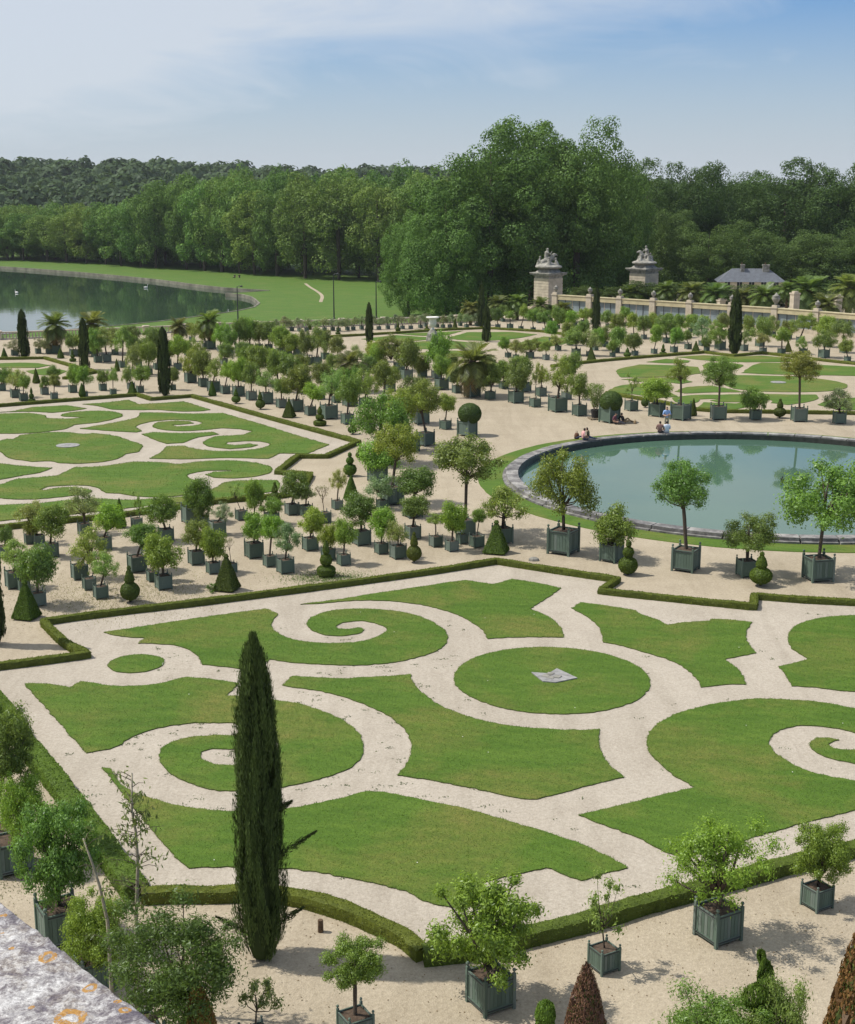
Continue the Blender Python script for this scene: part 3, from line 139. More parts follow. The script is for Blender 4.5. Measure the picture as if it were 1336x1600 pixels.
BIGTREES = ((10.01,228.0,30.29,17.62,5),(17.58,240.0,32.05,19.64,5),(24.33,234.0,31.3,15.95,5),(2.95,222.0,21.04,11.91,3),(32.27,252.0,25.04,12.6,5),(-3.28,246.0,17.2,8.95,3),(6.02,262.0,24.26,17.86,3),(16.03,275.0,25.55,20.0,3),(26.21,280.0,25.61,20.36,3),(43.26,285.0,26.41,16.84,4),(52.99,290.0,26.11,15.82,4),(63.88,305.0,24.89,15.25,4),(72.66,292.0,26.64,19.91,4),(81.87,288.0,25.96,18.33,4),(93.26,292.0,26.77,19.91,4),(71.97,318.0,24.46,14.45,4),(37.31,300.0,27.16,20.45,4),(48.86,248.0,15.0,12.4,2),(57.02,254.0,15.61,10.97,2),(67.42,264.0,12.58,10.8,2),(72.64,257.0,14.41,14.02,2),(81.12,262.0,13.46,13.1,2),(45.66,262.0,17.46,10.72,2),(30.12,252.0,9.91,6.87,1),(27.18,256.0,9.15,5.82,1),(33.19,254.0,10.26,5.77,1))
SAPLING = ((-6.13,26.6,0.31),(-6.05,26.6,2.24),(-5.96,26.6,3.4),(-5.97,26.6,4.11),(-6.03,26.6,4.56),(-5.99,26.6,5.4))
LEANING = ((-6.55,26.2,-0.64),(-6.55,26.2,0.85),(-6.55,26.2,2.31),(-6.67,26.2,3.1),(-6.81,26.2,3.67),(-6.95,26.2,4.16))
STUMP = (-2.5,29.86)
STONE = (4.94,63.31)
WEED = (-9.14,58.22)
POT = (12.53,104.03)
BAGS = ((10.16,92.91),)
GRASSPATCH = (-4.44,60.35)
SITBOX = ((13.6,102.0),(14.54,102.0))
PIERS = ((17.28,191.16),(21.46,187.58),(25.03,184.51),(28.86,181.23),(32.91,177.77),(37.34,173.97),(41.77,170.08),(45.57,165.59),(49.45,161.01),(53.78,157.57))
PIERH = 3.09
BACKPIERS = ((47.53,183.73,3.7),(40.78,197.13,1.77),(51.78,179.36,3.62))
PPL = {'blue':(16.95,98.69),'brown':(16.08,96.17),'white':(16.57,96.17),'pink':(10.47,93.4),'dark':(10.84,93.65),'bag':(10.09,93.89),'lean':(13.52,101.72),'black':(14.45,102.0)}
SHRUBS = ((5.63,24.21,2.33,1.84),(6.87,24.41,1.53,2.23))

# ------------------------------------------------------------------ helpers
def link(o, parent=None):
    col.objects.link(o)
    if parent is not None: o.parent = parent
    return o

def tag(o, label=None, cat=None, group=None, kind=None):
    if label: o['label'] = label
    if cat: o['category'] = cat
    if group: o['group'] = group
    if kind: o['kind'] = kind
    return o

def empty(name, loc=(0, 0, 0), rz=0.0, parent=None):
    o = bpy.data.objects.new(name, None)
    o.empty_display_size = 0.2
    o.location = loc; o.rotation_euler = (0, 0, rz)
    return link(o, parent)

def ob(name, me, parent=None, mat=None, loc=None, rot=None, scale=None, color=None):
    o = bpy.data.objects.new(name, me)
    if mat is not None and len(me.materials) == 0: me.materials.append(mat)
    if loc is not None: o.location = loc
    if rot is not None: o.rotation_euler = rot
    if scale is not None: o.scale = scale
    if color is not None: o.color = (color[0], color[1], color[2], 1)
    return link(o, parent)

def quads_mesh(name, V, var=None, mat=None):
    """V: (n,4,3) array of loose quads, var: per-face value for colour variation"""
    V = np.ascontiguousarray(V, dtype=np.float32)
    n = len(V)
    me = bpy.data.meshes.new(name)
    me.vertices.add(4 * n); me.vertices.foreach_set('co', V.ravel())
    me.loops.add(4 * n); me.loops.foreach_set('vertex_index', np.arange(4 * n, dtype=np.int32))
    me.polygons.add(n)
    me.polygons.foreach_set('loop_start', np.arange(0, 4 * n, 4, dtype=np.int32))
    me.update(calc_edges=True)
    a = me.attributes.new('v', 'FLOAT', 'FACE')
    a.data.foreach_set('value', (rng.rand(n) if var is None else np.asarray(var)).astype(np.float32))
    if mat: me.materials.append(mat)
    return me

class MB:
    """collects solid shapes; build() links them as one mesh object"""
    def __init__(s): s.v, s.f, s.m = [], [], []
    def add(s, vs, fs, mi=0):
        b = len(s.v); s.v += [tuple(p) for p in vs]
        for f in fs: s.f.append(tuple(b + i for i in f)); s.m.append(mi)
        return s
    def box(s, x0, y0, z0, x1, y1, z1, mi=0):
        return s.add([(x0,y0,z0),(x1,y0,z0),(x1,y1,z0),(x0,y1,z0),(x0,y0,z1),(x1,y0,z1),(x1,y1,z1),(x0,y1,z1)],
                     [(0,3,2,1),(4,5,6,7),(0,1,5,4),(1,2,6,5),(2,3,7,6),(3,0,4,7)], mi)
    def lathe(s, prof, n=16, cx=0, cy=0, mi=0, a0=0.0, close=True):
        vs, fs = [], []
        for r, z in prof:
            for k in range(n):
                a = a0 + 2 * math.pi * k / n
                vs.append((cx + r * math.cos(a), cy + r * math.sin(a), z))
        for j in range(len(prof) - 1):
            for k in range(n):
                fs.append((j*n+k, j*n+(k+1) % n, (j+1)*n+(k+1) % n, (j+1)*n+k))
        if close:
            fs.append(tuple(range((len(prof)-1)*n, len(prof)*n)))
            fs.append(tuple(reversed(range(n))))
        return s.add(vs, fs, mi)
    def tube(s, pts, rad, n=6, mi=0):
        pts = [Vector(p) for p in pts]
        if not hasattr(rad, '__len__'): rad = [rad] * len(pts)
        vs, fs = [], []
        for i, p in enumerate(pts):
            d = (pts[min(i+1, len(pts)-1)] - pts[max(i-1, 0)])
            if d.length < 1e-9: d = Vector((0, 0, 1))
            d.normalize()
            u = d.orthogonal().normalized() if i == 0 else (uprev - d * uprev.dot(d)).normalized()
            uprev = u
            w = d.cross(u)
            for k in range(n):
                a = 2 * math.pi * k / n
                vs.append(p + u * math.cos(a) * rad[i] + w * math.sin(a) * rad[i])
        for i in range(len(pts) - 1):
            for k in range(n):
                fs.append((i*n+k, i*n+(k+1) % n, (i+1)*n+(k+1) % n, (i+1)*n+k))
        fs.append(tuple(range((len(pts)-1)*n, len(pts)*n))); fs.append(tuple(reversed(range(n))))
        return s.add(vs, fs, mi)
    def prism(s, poly, z0, z1, mi_top=0, mi_side=0):
        n = len(poly)
        area = sum(poly[i][0]*poly[(i+1) % n][1] - poly[(i+1) % n][0]*poly[i][1] for i in range(n))
        if area < 0: poly = list(reversed(poly))
        tri = tessellate_polygon([[Vector((p[0], p[1], 0)) for p in poly]])
        vs = [(p[0], p[1], z1) for p in poly] + [(p[0], p[1], z0) for p in poly]
        b = len(s.v); s.v += vs
        for t in tri:
            a, bb, c = (Vector(vs[i]) for i in t)
            t = t if (bb - a).cross(c - a).z > 0 else tuple(reversed(t))
            s.f.append(tuple(b + i for i in t)); s.m.append(mi_top)
        for i in range(n):
            j = (i + 1) % n
            s.f.append((b + i, b + n + i, b + n + j, b + j)); s.m.append(mi_side)
        return s
    def mesh(s, name, mats=(), smooth=False):
        me = bpy.data.meshes.new(name)
        me.from_pydata(s.v, [], s.f)
        for m in mats: me.materials.append(m)
        if len(mats) > 1: me.polygons.foreach_set('material_index', s.m)
        if smooth: me.polygons.foreach_set('use_smooth', [True] * len(s.f))
        me.update()
        return me
    def build(s, name, mat, parent=None, smooth=False, **k):
        mats = mat if isinstance(mat, (list, tuple)) else [mat]
        return ob(name, s.mesh(name, mats, smooth), parent, **k)

# ------------------------------------------------------------------ materials
def mat_nodes(name):
    m = bpy.data.materials.new(name); m.use_nodes = True
    nt = m.node_tree
    return m, nt.nodes, nt.links, nt.nodes['Principled BSDF'], nt.nodes['Material Output']

def N(nt_nodes, kind, **k):
    n = nt_nodes.new(kind)
    for a, v in k.items():
        if a in n.inputs: n.inputs[a].default_value = v
        else: setattr(n, a, v)
    return n

def ramp(nodes, links, src, stops):
    r = nodes.new('ShaderNodeValToRGB')
    e = r.color_ramp.elements
    while len(e) > 2: e.remove(e[-1])
    for i, (p, c) in enumerate(stops):
        if i >= 2: e.new(p)
        e[i].position = p; e[i].color = (c[0], c[1], c[2], 1)
    links.new(src, r.inputs[0])
    return r.outputs[0]

def mixcol(nodes, links, fac, a, b, mode='MIX'):
    n = nodes.new('ShaderNodeMixRGB'); n.blend_type = mode
    for i, v in enumerate((fac, a, b)):
        if isinstance(v, (int, float)): n.inputs[i].default_value = v
        elif isinstance(v, tuple): n.inputs[i].default_value = (v[0], v[1], v[2], 1)
        else: links.new(v, n.inputs[i])
    return n.outputs[0]

def noise(nodes, links, scale, detail=4, rough=0.55, vec=None, dist=0.0):
    n = N(nodes, 'ShaderNodeTexNoise', Scale=scale, Detail=detail, Roughness=rough, Distortion=dist)
    if vec is not None: links.new(vec, n.inputs['Vector'])
    return n.outputs['Fac']

def world_pos(nodes):
    return nodes.new('ShaderNodeNewGeometry').outputs['Position']

def bump(nodes, links, bs, h, strength=0.4, dist=0.02):
    b = N(nodes, 'ShaderNodeBump', Strength=strength, Distance=dist)
    links.new(h, b.inputs['Height']); links.new(b.outputs[0], bs.inputs['Normal'])

def simple(name, c, rough=0.7, var=0.25, scale=3.0, bstr=0.15, obj=True, spec=0.3):
    m, n, l, b, o = mat_nodes(name)
    v = n.new('ShaderNodeTexCoord').outputs['Object'] if obj else world_pos(n)
    f = noise(n, l, scale, 5, 0.6, v)
    lo = tuple(x * (1 - var) for x in c); hi = tuple(min(1, x * (1 + var)) for x in c)
    l.new(ramp(n, l, f, [(0.3, lo), (0.7, hi)]), b.inputs['Base Color'])
    b.inputs['Roughness'].default_value = rough
    b.inputs['Specular IOR Level'].default_value = spec
    if bstr: bump(n, l, b, noise(n, l, scale * 6, 4, 0.6, v), bstr, 0.02)
    return m

def gravel_mat(name, ca, cb, cdark):
    m, n, l, b, o = mat_nodes(name)
    p = world_pos(n)
    big = noise(n, l, 0.07, 4, 0.6, p)
    mid = noise(n, l, 0.55, 5, 0.65, p, 0.4)
    fine = noise(n, l, 9.0, 5, 0.75, p)
    c = ramp(n, l, mid, [(0.28, ca), (0.72, cb)])
    c = mixcol(n, l, ramp(n, l, big, [(0.35, (0, 0, 0)), (0.75, (0.55, 0.55, 0.55))]), c, cdark)
    vo = N(n, 'ShaderNodeTexVoronoi', Scale=26.0); l.new(p, vo.inputs['Vector'])
    c = mixcol(n, l, 0.30, c, ramp(n, l, vo.outputs['Color'], [(0.1, (0.42, 0.40, 0.38)), (0.9, (1, 0.98, 0.95))]), 'MULTIPLY')
    c = mixcol(n, l, 0.55, c, ramp(n, l, fine, [(0.32, (0.62, 0.60, 0.56)), (0.62, (1.0, 1.0, 1.0))]), 'MULTIPLY')
    mp = N(n, 'ShaderNodeMapping'); mp.inputs['Rotation'].default_value = (0, 0, R(-28)); mp.inputs['Scale'].default_value = (1.0, 0.12, 1.0)
    l.new(p, mp.inputs[0])
    trk = noise(n, l, 0.8, 5, 0.7, mp.outputs[0], 0.8)
    c = mixcol(n, l, 0.5, c, ramp(n, l, trk, [(0.36, (0.80, 0.79, 0.77)), (0.52, (1, 1, 1)), (0.68, (1.06, 1.06, 1.07))]), 'MULTIPLY')
    scf = noise(n, l, 3.3, 4, 0.7, p, 1.2)
    c = mixcol(n, l, 0.4, c, ramp(n, l, scf, [(0.30, (0.78, 0.76, 0.73)), (0.48, (1, 1, 1))]), 'MULTIPLY')
    l.new(c, b.inputs['Base Color'])
    b.inputs['Roughness'].default_value = 0.95; b.inputs['Specular IOR Level'].default_value = 0.15
    h = mixcol(n, l, 0.5, vo.outputs['Distance'], fine)
    bump(n, l, b, h, 0.55, 0.03)
    return m

def grass_mat(name, ca, cb, dry, fine_scale=14.0, dryness=0.75, mow=0.0):
    m, n, l, b, o = mat_nodes(name)
    p = world_pos(n)
    mp = N(n, 'ShaderNodeMapping'); mp.inputs['Rotation'].default_value = (0, 0, R(28)); mp.inputs['Scale'].default_value = (0.35, 1.6, 1.0)
    l.new(p, mp.inputs[0])
    streak = noise(n, l, 0.9, 5, 0.7, mp.outputs[0], 0.6)
    patch = noise(n, l, 0.22, 5, 0.65, p, 0.5)
    spot = noise(n, l, 1.7, 5, 0.7, p)
    fine = noise(n, l, fine_scale, 4, 0.8, p)
    c = ramp(n, l, streak, [(0.34, ca), (0.66, cb)])
    f = mixcol(n, l, 0.5, ramp(n, l, patch, [(0.46, (0, 0, 0)), (0.66, (1, 1, 1))]), ramp(n, l, spot, [(0.40, (0.15, 0.15, 0.15)), (0.62, (1, 1, 1))]), 'MULTIPLY')
    c = mixcol(n, l, mixcol(n, l, 1.0, f, (dryness, dryness, dryness), 'MULTIPLY'), c, dry)
    c = mixcol(n, l, 0.75, c, ramp(n, l, fine, [(0.30, (0.45, 0.5, 0.4)), (0.66, (1.15, 1.12, 1.05))]), 'MULTIPLY')
    wv = N(n, 'ShaderNodeTexWave', Scale=0.62, Distortion=1.2); wv.inputs['Detail'].default_value = 2.0
    mp2 = N(n, 'ShaderNodeMapping'); mp2.inputs['Rotation'].default_value = (0, 0, R(-62)); l.new(p, mp2.inputs[0]); l.new(mp2.outputs[0], wv.inputs['Vector'])
    c = mixcol(n, l, 0.35, c, ramp(n, l, wv.outputs['Fac'], [(0.30, (0.86, 0.88, 0.86)), (0.70, (1.08, 1.06, 1.04))]), 'MULTIPLY')
    l.new(c, b.inputs['Base Color'])
    b.inputs['Roughness'].default_value = 0.85; b.inputs['Specular IOR Level'].default_value = 0.2
    bump(n, l, b, mixcol(n, l, 0.5, fine, spot), 0.6, 0.05)
    return m

def leaf_mat(name, transl=0.35, gloss=0.10, vary=0.45, rough=0.35):
    """leaves tinted by the object's own colour, each leaf a little different"""
    m, n, l, b, o = mat_nodes(name)
    oi = n.new('ShaderNodeObjectInfo')
    at = n.new('ShaderNodeAttribute'); at.attribute_name = 'v'
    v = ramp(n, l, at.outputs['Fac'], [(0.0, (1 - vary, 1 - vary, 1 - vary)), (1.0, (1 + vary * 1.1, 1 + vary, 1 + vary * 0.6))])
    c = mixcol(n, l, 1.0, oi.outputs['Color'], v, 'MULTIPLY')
    rv = ramp(n, l, oi.outputs['Random'], [(0.0, (0.86, 0.88, 0.86)), (1.0, (1.12, 1.08, 1.0))])
    c = mixcol(n, l, 1.0, c, rv, 'MULTIPLY')
    d = n.new('ShaderNodeBsdfDiffuse'); l.new(c, d.inputs[0])
    t = n.new('ShaderNodeBsdfTranslucent'); l.new(mixcol(n, l, 1.0, c, (1.25, 1.3, 0.7), 'MULTIPLY'), t.inputs[0])
    g = N(n, 'ShaderNodeBsdfGlossy', Roughness=rough); g.inputs[0].default_value = (0.9, 0.95, 1.0, 1)
    m1 = N(n, 'ShaderNodeMixShader', Fac=transl); l.new(d.outputs[0], m1.inputs[1]); l.new(t.outputs[0], m1.inputs[2])
    m2 = N(n, 'ShaderNodeMixShader', Fac=gloss); l.new(m1.outputs[0], m2.inputs[1]); l.new(g.outputs[0], m2.inputs[2])
    l.new(m2.outputs[0], o.inputs[0])
    n.remove(b)
    return m

def water_mat(name, c, deep, wave_scale, wave_str, refl=1.0, rough=0.02):
    m, n, l, b, o = mat_nodes(name)
    p = world_pos(n)
    f = noise(n, l, 0.06, 4, 0.6, p, 0.6)
    l.new(ramp(n, l, f, [(0.35, deep), (0.65, c)]), b.inputs['Base Color'])
    b.inputs['Roughness'].default_value = rough
    b.inputs['IOR'].default_value = 1.33
    b.inputs['Specular IOR Level'].default_value = 0.5 * refl
    mp = N(n, 'ShaderNodeMapping'); mp.inputs['Scale'].default_value = (1.0, 0.6, 1.0); l.new(p, mp.inputs[0])
    w = noise(n, l, wave_scale, 3, 0.55, mp.outputs[0])
    bump(n, l, b, w, wave_str, 0.05)
    return m

M = {}
M['gravel'] = gravel_mat('sandy_gravel', (0.40, 0.340, 0.255), (0.49, 0.425, 0.325), (0.36, 0.310, 0.23))
M['pgravel'] = gravel_mat('parterre_gravel', (0.425, 0.378, 0.315), (0.505, 0.455, 0.385), (0.395, 0.350, 0.288))
M['lawn'] = grass_mat('lawn_grass', (0.062, 0.126, 0.013), (0.096, 0.166, 0.021), (0.190, 0.172, 0.048))
M['meadow'] = grass_mat('meadow_grass', (0.064, 0.134, 0.018), (0.096, 0.170, 0.028), (0.150, 0.170, 0.048), 3.0, 0.45)
M['turf'] = simple('turf_edge', (0.070, 0.090, 0.026), 0.95, 0.4, 8, 0.3)
M['leaf'] = leaf_mat('leaves', 0.40, 0.018, 0.38, 0.4)
M['leaf_far'] = leaf_mat('leaves_far', 0.25, 0.008, 0.40, 0.5)
M['hedge'] = leaf_mat('hedge_leaves', 0.2, 0.012, 0.40, 0.5)
M['cypress'] = leaf_mat('cypress_sprays', 0.10, 0.006, 0.5, 0.6)
M['bark'] = simple('bark', (0.085, 0.066, 0.050), 0.9, 0.35, 14, 0.5)
M['palebark'] = simple('pale_bark', (0.30, 0.27, 0.20), 0.85, 0.35, 10, 0.3)
M['palmbark'] = simple('palm_bark', (0.115, 0.075, 0.045), 0.95, 0.5, 9, 0.7)
M['soil'] = simple('planter_soil', (0.075, 0.052, 0.036), 0.95, 0.5, 7, 0.6)
M['stone'] = simple('cream_stone', (0.46, 0.40, 0.31), 0.85, 0.22, 1.6, 0.25)
M['statue'] = simple('weathered_statue_stone', (0.255, 0.245, 0.215), 0.9, 0.5, 2.2, 0.4)
M['marble'] = simple('white_marble', (0.72, 0.70, 0.66), 0.5, 0.12, 3, 0.05)
M['paleslab'] = simple('pale_slab', (0.25, 0.245, 0.24), 0.9, 0.35, 5, 0.3)
M['slate'] = simple('slate_roof', (0.110, 0.120, 0.138), 0.55, 0.2, 2, 0.2)
M['plaster'] = simple('cream_plaster', (0.60, 0.53, 0.40), 0.9, 0.12, 1.5, 0.05)
M['black'] = simple('black_plastic', (0.022, 0.022, 0.024), 0.5, 0.2, 5, 0.0)
M['iron'] = simple('dark_iron', (0.035, 0.037, 0.040), 0.5, 0.3, 8, 0.1)
M['wood'] = simple('grey_wood', (0.25, 0.20, 0.14), 0.9, 0.3, 9, 0.3)
M['darkglass'] = simple('dark_window', (0.03, 0.035, 0.04), 0.1, 0.1, 1, 0.0, spec=0.6)
M['panel'] = simple('grey_panel', (0.20, 0.245, 0.27), 0.25, 0.30, 0.7, 0.0, spec=0.6)
M['beam'] = simple('ochre_coping', (0.44, 0.385, 0.24), 0.9, 0.22, 0.9, 0.2)

# weathered green paint on planks
def paint_mat():
    m, n, l, b, o = mat_nodes('green_planter_paint')
    oi = n.new('ShaderNodeObjectInfo')
    v = n.new('ShaderNodeTexCoord').outputs['Object']
    mp = N(n, 'ShaderNodeMapping'); mp.inputs['Scale'].default_value = (14, 14, 1.4); l.new(v, mp.inputs[0])
    grain = noise(n, l, 2.0, 5, 0.7, mp.outputs[0])
    wear = noise(n, l, 3.2, 6, 0.7, v, 0.5)
    base = ramp(n, l, oi.outputs['Random'], [(0.0, (0.078, 0.112, 0.088)), (0.35, (0.105, 0.152, 0.118)), (0.75, (0.120, 0.165, 0.138)), (1.0, (0.165, 0.198, 0.175))])
    c = mixcol(n, l, 0.45, base, ramp(n, l, grain, [(0.3, (0.6, 0.62, 0.6)), (0.7, (1.15, 1.12, 1.1))]), 'MULTIPLY')
    c = mixcol(n, l, ramp(n, l, wear, [(0.60, (0, 0, 0)), (0.78, (0.55, 0.55, 0.55))]), c, (0.24, 0.27, 0.24))
    l.new(c, b.inputs['Base Color'])
    b.inputs['Roughness'].default_value = 0.65; b.inputs['Specular IOR Level'].default_value = 0.3
    bump(n, l, b, grain, 0.2, 0.01)
    return m
M['paint'] = paint_mat()

# rim stones of the basin: grey, blackened, pale lime streaks
def rim_mat():
    m, n, l, b, o = mat_nodes('basin_stone')
    p = world_pos(n); oi = n.new('ShaderNodeObjectInfo')
    f = noise(n, l, 1.1, 6, 0.7, p, 0.4); g = noise(n, l, 6.0, 5, 0.75, p)
    c = ramp(n, l, f, [(0.32, (0.060, 0.058, 0.060)), (0.50, (0.175, 0.168, 0.164)), (0.70, (0.40, 0.39, 0.37))])
    c = mixcol(n, l, 0.6, c, ramp(n, l, g, [(0.3, (0.55, 0.55, 0.55)), (0.7, (1.25, 1.25, 1.25))]), 'MULTIPLY')
    c = mixcol(n, l, 0.7, c, ramp(n, l, oi.outputs['Random'], [(0.0, (0.7, 0.7, 0.72)), (1.0, (1.2, 1.18, 1.14))]), 'MULTIPLY')
    l.new(c, b.inputs['Base Color']); b.inputs['Roughness'].default_value = 0.85
    bump(n, l, b, g, 0.4, 0.02)
    return m
M['rim'] = rim_mat()
M['wetstone'] = simple('wet_stone', (0.045, 0.046, 0.040), 0.4, 0.4, 3, 0.2)
M['pool'] = water_mat('basin_water', (0.074, 0.140, 0.096), (0.060, 0.120, 0.086), 1.6, 0.012, 1.0, 0.015)
M['lake'] = water_mat('lake_water', (0.040, 0.068, 0.042), (0.026, 0.050, 0.034), 0.5, 0.10, 1.0, 0.04)

# ------------------------------------------------------------------ foliage generators (unit size, quads only)
def unit(v): return v / np.maximum(np.linalg.norm(v, axis=-1, keepdims=True), 1e-9)

def leaf_quads(P, Nn, length, width, rs, tang=None):
    n = len(P)
    t = unit(np.cross(Nn, rs.randn(n, 3))) if tang is None else unit(tang)
    b = unit(np.cross(Nn, t))
    L = (length * rs.uniform(0.7, 1.3, n))[:, None]; W = (width * rs.uniform(0.7, 1.3, n))[:, None]
    c = P + t * L * 0.08
    return np.stack([P - t * L * 0.5, c + b * W * 0.5, P + t * L * 0.5, c - b * W * 0.5], 1)

def fib(n):
    i = np.arange(n) + 0.5
    ph = np.arccos(1 - 2 * i / n); th = math.pi * (1 + 5 ** 0.5) * i
    return np.stack([np.cos(th) * np.sin(ph), np.sin(th) * np.sin(ph), np.cos(ph)], 1)

def crown_lobes(seed, lobes, R0, r0, squash=1.0, low=-0.8, uneven=0.25):
    rs = np.random.RandomState(seed)
    c = fib(lobes); c = c[rs.permutation(lobes)]
    c = c[c[:, 2] > low]
    c = c * (R0 * (1 + uneven * (rs.rand(len(c), 1) * 2 - 1))) + rs.randn(len(c), 3) * 0.03
    c[:, 2] *= squash
    inner = rs.randn(max(2, lobes // 5), 3) * R0 * 0.35
    C = np.vstack([c, inner]); Rr = r0 * rs.uniform(0.65, 1.3, len(C))
    return C, Rr, rs

def crown_quads(C, Rr, rs, nleaf, leaf, ratio=0.5, shell=0.35, up=0.35, rand=0.45, fuzz=0.0):
    w = Rr ** 2; w = w / w.sum()
    k = rs.choice(len(C), nleaf, p=w)
    d = unit(rs.randn(nleaf, 3))
    rr = (1 - shell * rs.rand(nleaf) ** 1.6)[:, None] * Rr[k][:, None]
    if fuzz: rr = rr * np.clip(1 + fuzz * rs.randn(nleaf), 0.2, 1.9)[:, None]
    P = C[k] + d * rr * np.array([1, 1, 0.85])
    Nn = unit(d + np.array([0, 0, up]) + rs.randn(nleaf, 3) * rand)
    Q = leaf_quads(P, Nn, leaf, leaf * ratio, rs)
    return Q, P

def norm_unit(Q, extra=None):
    lo = np.percentile(Q.reshape(-1, 3), 0.4, axis=0); hi = np.percentile(Q.reshape(-1, 3), 99.6, axis=0)
    s = 1.0 / (hi - lo); c = (hi + lo) / 2
    f = lambda a: (a - c) * s
    return f(Q), (f(extra) if extra is not None else None)

CR = {}
def make_crown(key, seed, lobes, nleaf, leaf, R0=0.34, r0=0.17, ratio=0.5, low=-0.85, squash=1.0, uneven=0.25, shell=0.35, mat='leaf', limbs=True, up=0.35, rand=0.45, limb_r=0.010, cull=0.0):
    C, Rr, rs = crown_lobes(seed, lobes, R0, r0, squash, low, uneven)
    if cull:
        keep = rs.rand(len(C)) > cull; C, Rr = C[keep], Rr[keep]
    Q, P = crown_quads(C, Rr, rs, nleaf, leaf, ratio, shell, up, rand, 0.30)
    Q, C2 = norm_unit(Q, C)
    me = quads_mesh('crown_' + key, Q, rs.rand(len(Q)), M[mat])
    bm_ = None
    if limbs:
        mb = MB()
        for c in C2[rs.permutation(len(C2))[:min(len(C2), 16)]]:
            e = Vector(c)
            s_ = Vector((0, 0, -0.5 + 0.1 * rs.rand()))
            mid = s_.lerp(e, 0.5) + Vector(rs.randn(3) * 0.03) + Vector((0, 0, -0.02))
            mb.tube([s_, mid, e], [limb_r * 1.5, limb_r, limb_r * 0.4], 5)
        bm_ = mb.mesh('limbs_' + key, [M['bark']], True)
    CR[key] = (me, bm_)

# orange trees, several densities and leaf sizes
for i in range(4):
    make_crown('O%d' % i, 10 + i, 22, 7600, 0.054, 0.32, 0.160, 0.5, -0.75, 0.9, 0.42)          # small and middling standards
    make_crown('D%d' % i, 30 + i, 28, 9500, 0.048, 0.34, 0.150, 0.5, -0.8, 0.9, 0.34)           # dense dark crowns
for i in range(3):
    make_crown('L%d' % i, 50 + i, 24, 4800, 0.048, 0.34, 0.135, 0.42, -0.7, 0.9, 0.45, 0.6)     # loose light crowns
    make_crown('S%d' % i, 60 + i, 12, 1000, 0.080, 0.34, 0.13, 0.36, -0.6, 1.0, 0.5, 0.9)       # sparse saplings
    make_crown('Q%d' % i, 70 + i, 34, 11000, 0.034, 0.35, 0.118, 0.5, -0.75, 0.85, 0.42, 0.45, cull=0.18)   # large open crowns
for i in range(2):
    make_crown('F%d' % i, 80 + i, 46, 22000, 0.035, 0.35, 0.115, 0.42, -0.85, 0.95, 0.34, 0.5)   # near foreground
make_crown('V0', 90, 46, 15000, 0.038, 0.36, 0.110, 0.40, -0.75, 0.95, 0.45, 0.7, cull=0.20, limb_r=0.014)
make_crown('V1', 97, 52, 10500, 0.034, 0.37, 0.115, 0.36, -0.7, 0.95, 0.5, 0.8, cull=0.18, limb_r=0.014)
make_crown('K0', 99, 60, 24000, 0.034, 0.36, 0.115, 0.30, -0.95, 1.0, 0.35, 0.6, limb_r=0.008)

# bare pruned tree: branches only with a few leaves at the tips
def bare_mesh(seed):
    rs = np.random.RandomState(seed); mb = MB(); tips = []
    def grow(p, d, ln, r, lev):
        e = p + d * ln
        mb.tube([p, p.lerp(e, .5) + Vector(rs.randn(3) * ln * .06), e], [r, r * .8, r * .55], 5)
        if lev == 0: tips.append(e); return
        for _ in range(3 if lev > 1 else 2):
            nd = (d + Vector(rs.randn(3) * .55) + Vector((0, 0, .25))).normalized()
            grow(e, nd, ln * .68, r * .6, lev - 1)
    for k in range(3):
        a = k * 2.1 + rs.rand()
        grow(Vector((0, 0, -.5)), Vector((math.cos(a) * .5, math.sin(a) * .5, .9)).normalized(), .34, .03, 3)
    b = mb.mesh('bare_limbs', [M['wood']], True)
    P = np.array([t[:] for t in tips]); P = np.repeat(P, 5, 0) + rs.randn(len(P) * 5, 3) * .035
    return quads_mesh('tip_leaves', leaf_quads(P, unit(rs.randn(len(P), 3) + [0, 0, .5]), .06, .024, rs), None, M['leaf']), b
CR['N0'] = bare_mesh(3); CR['N1'] = bare_mesh(8)

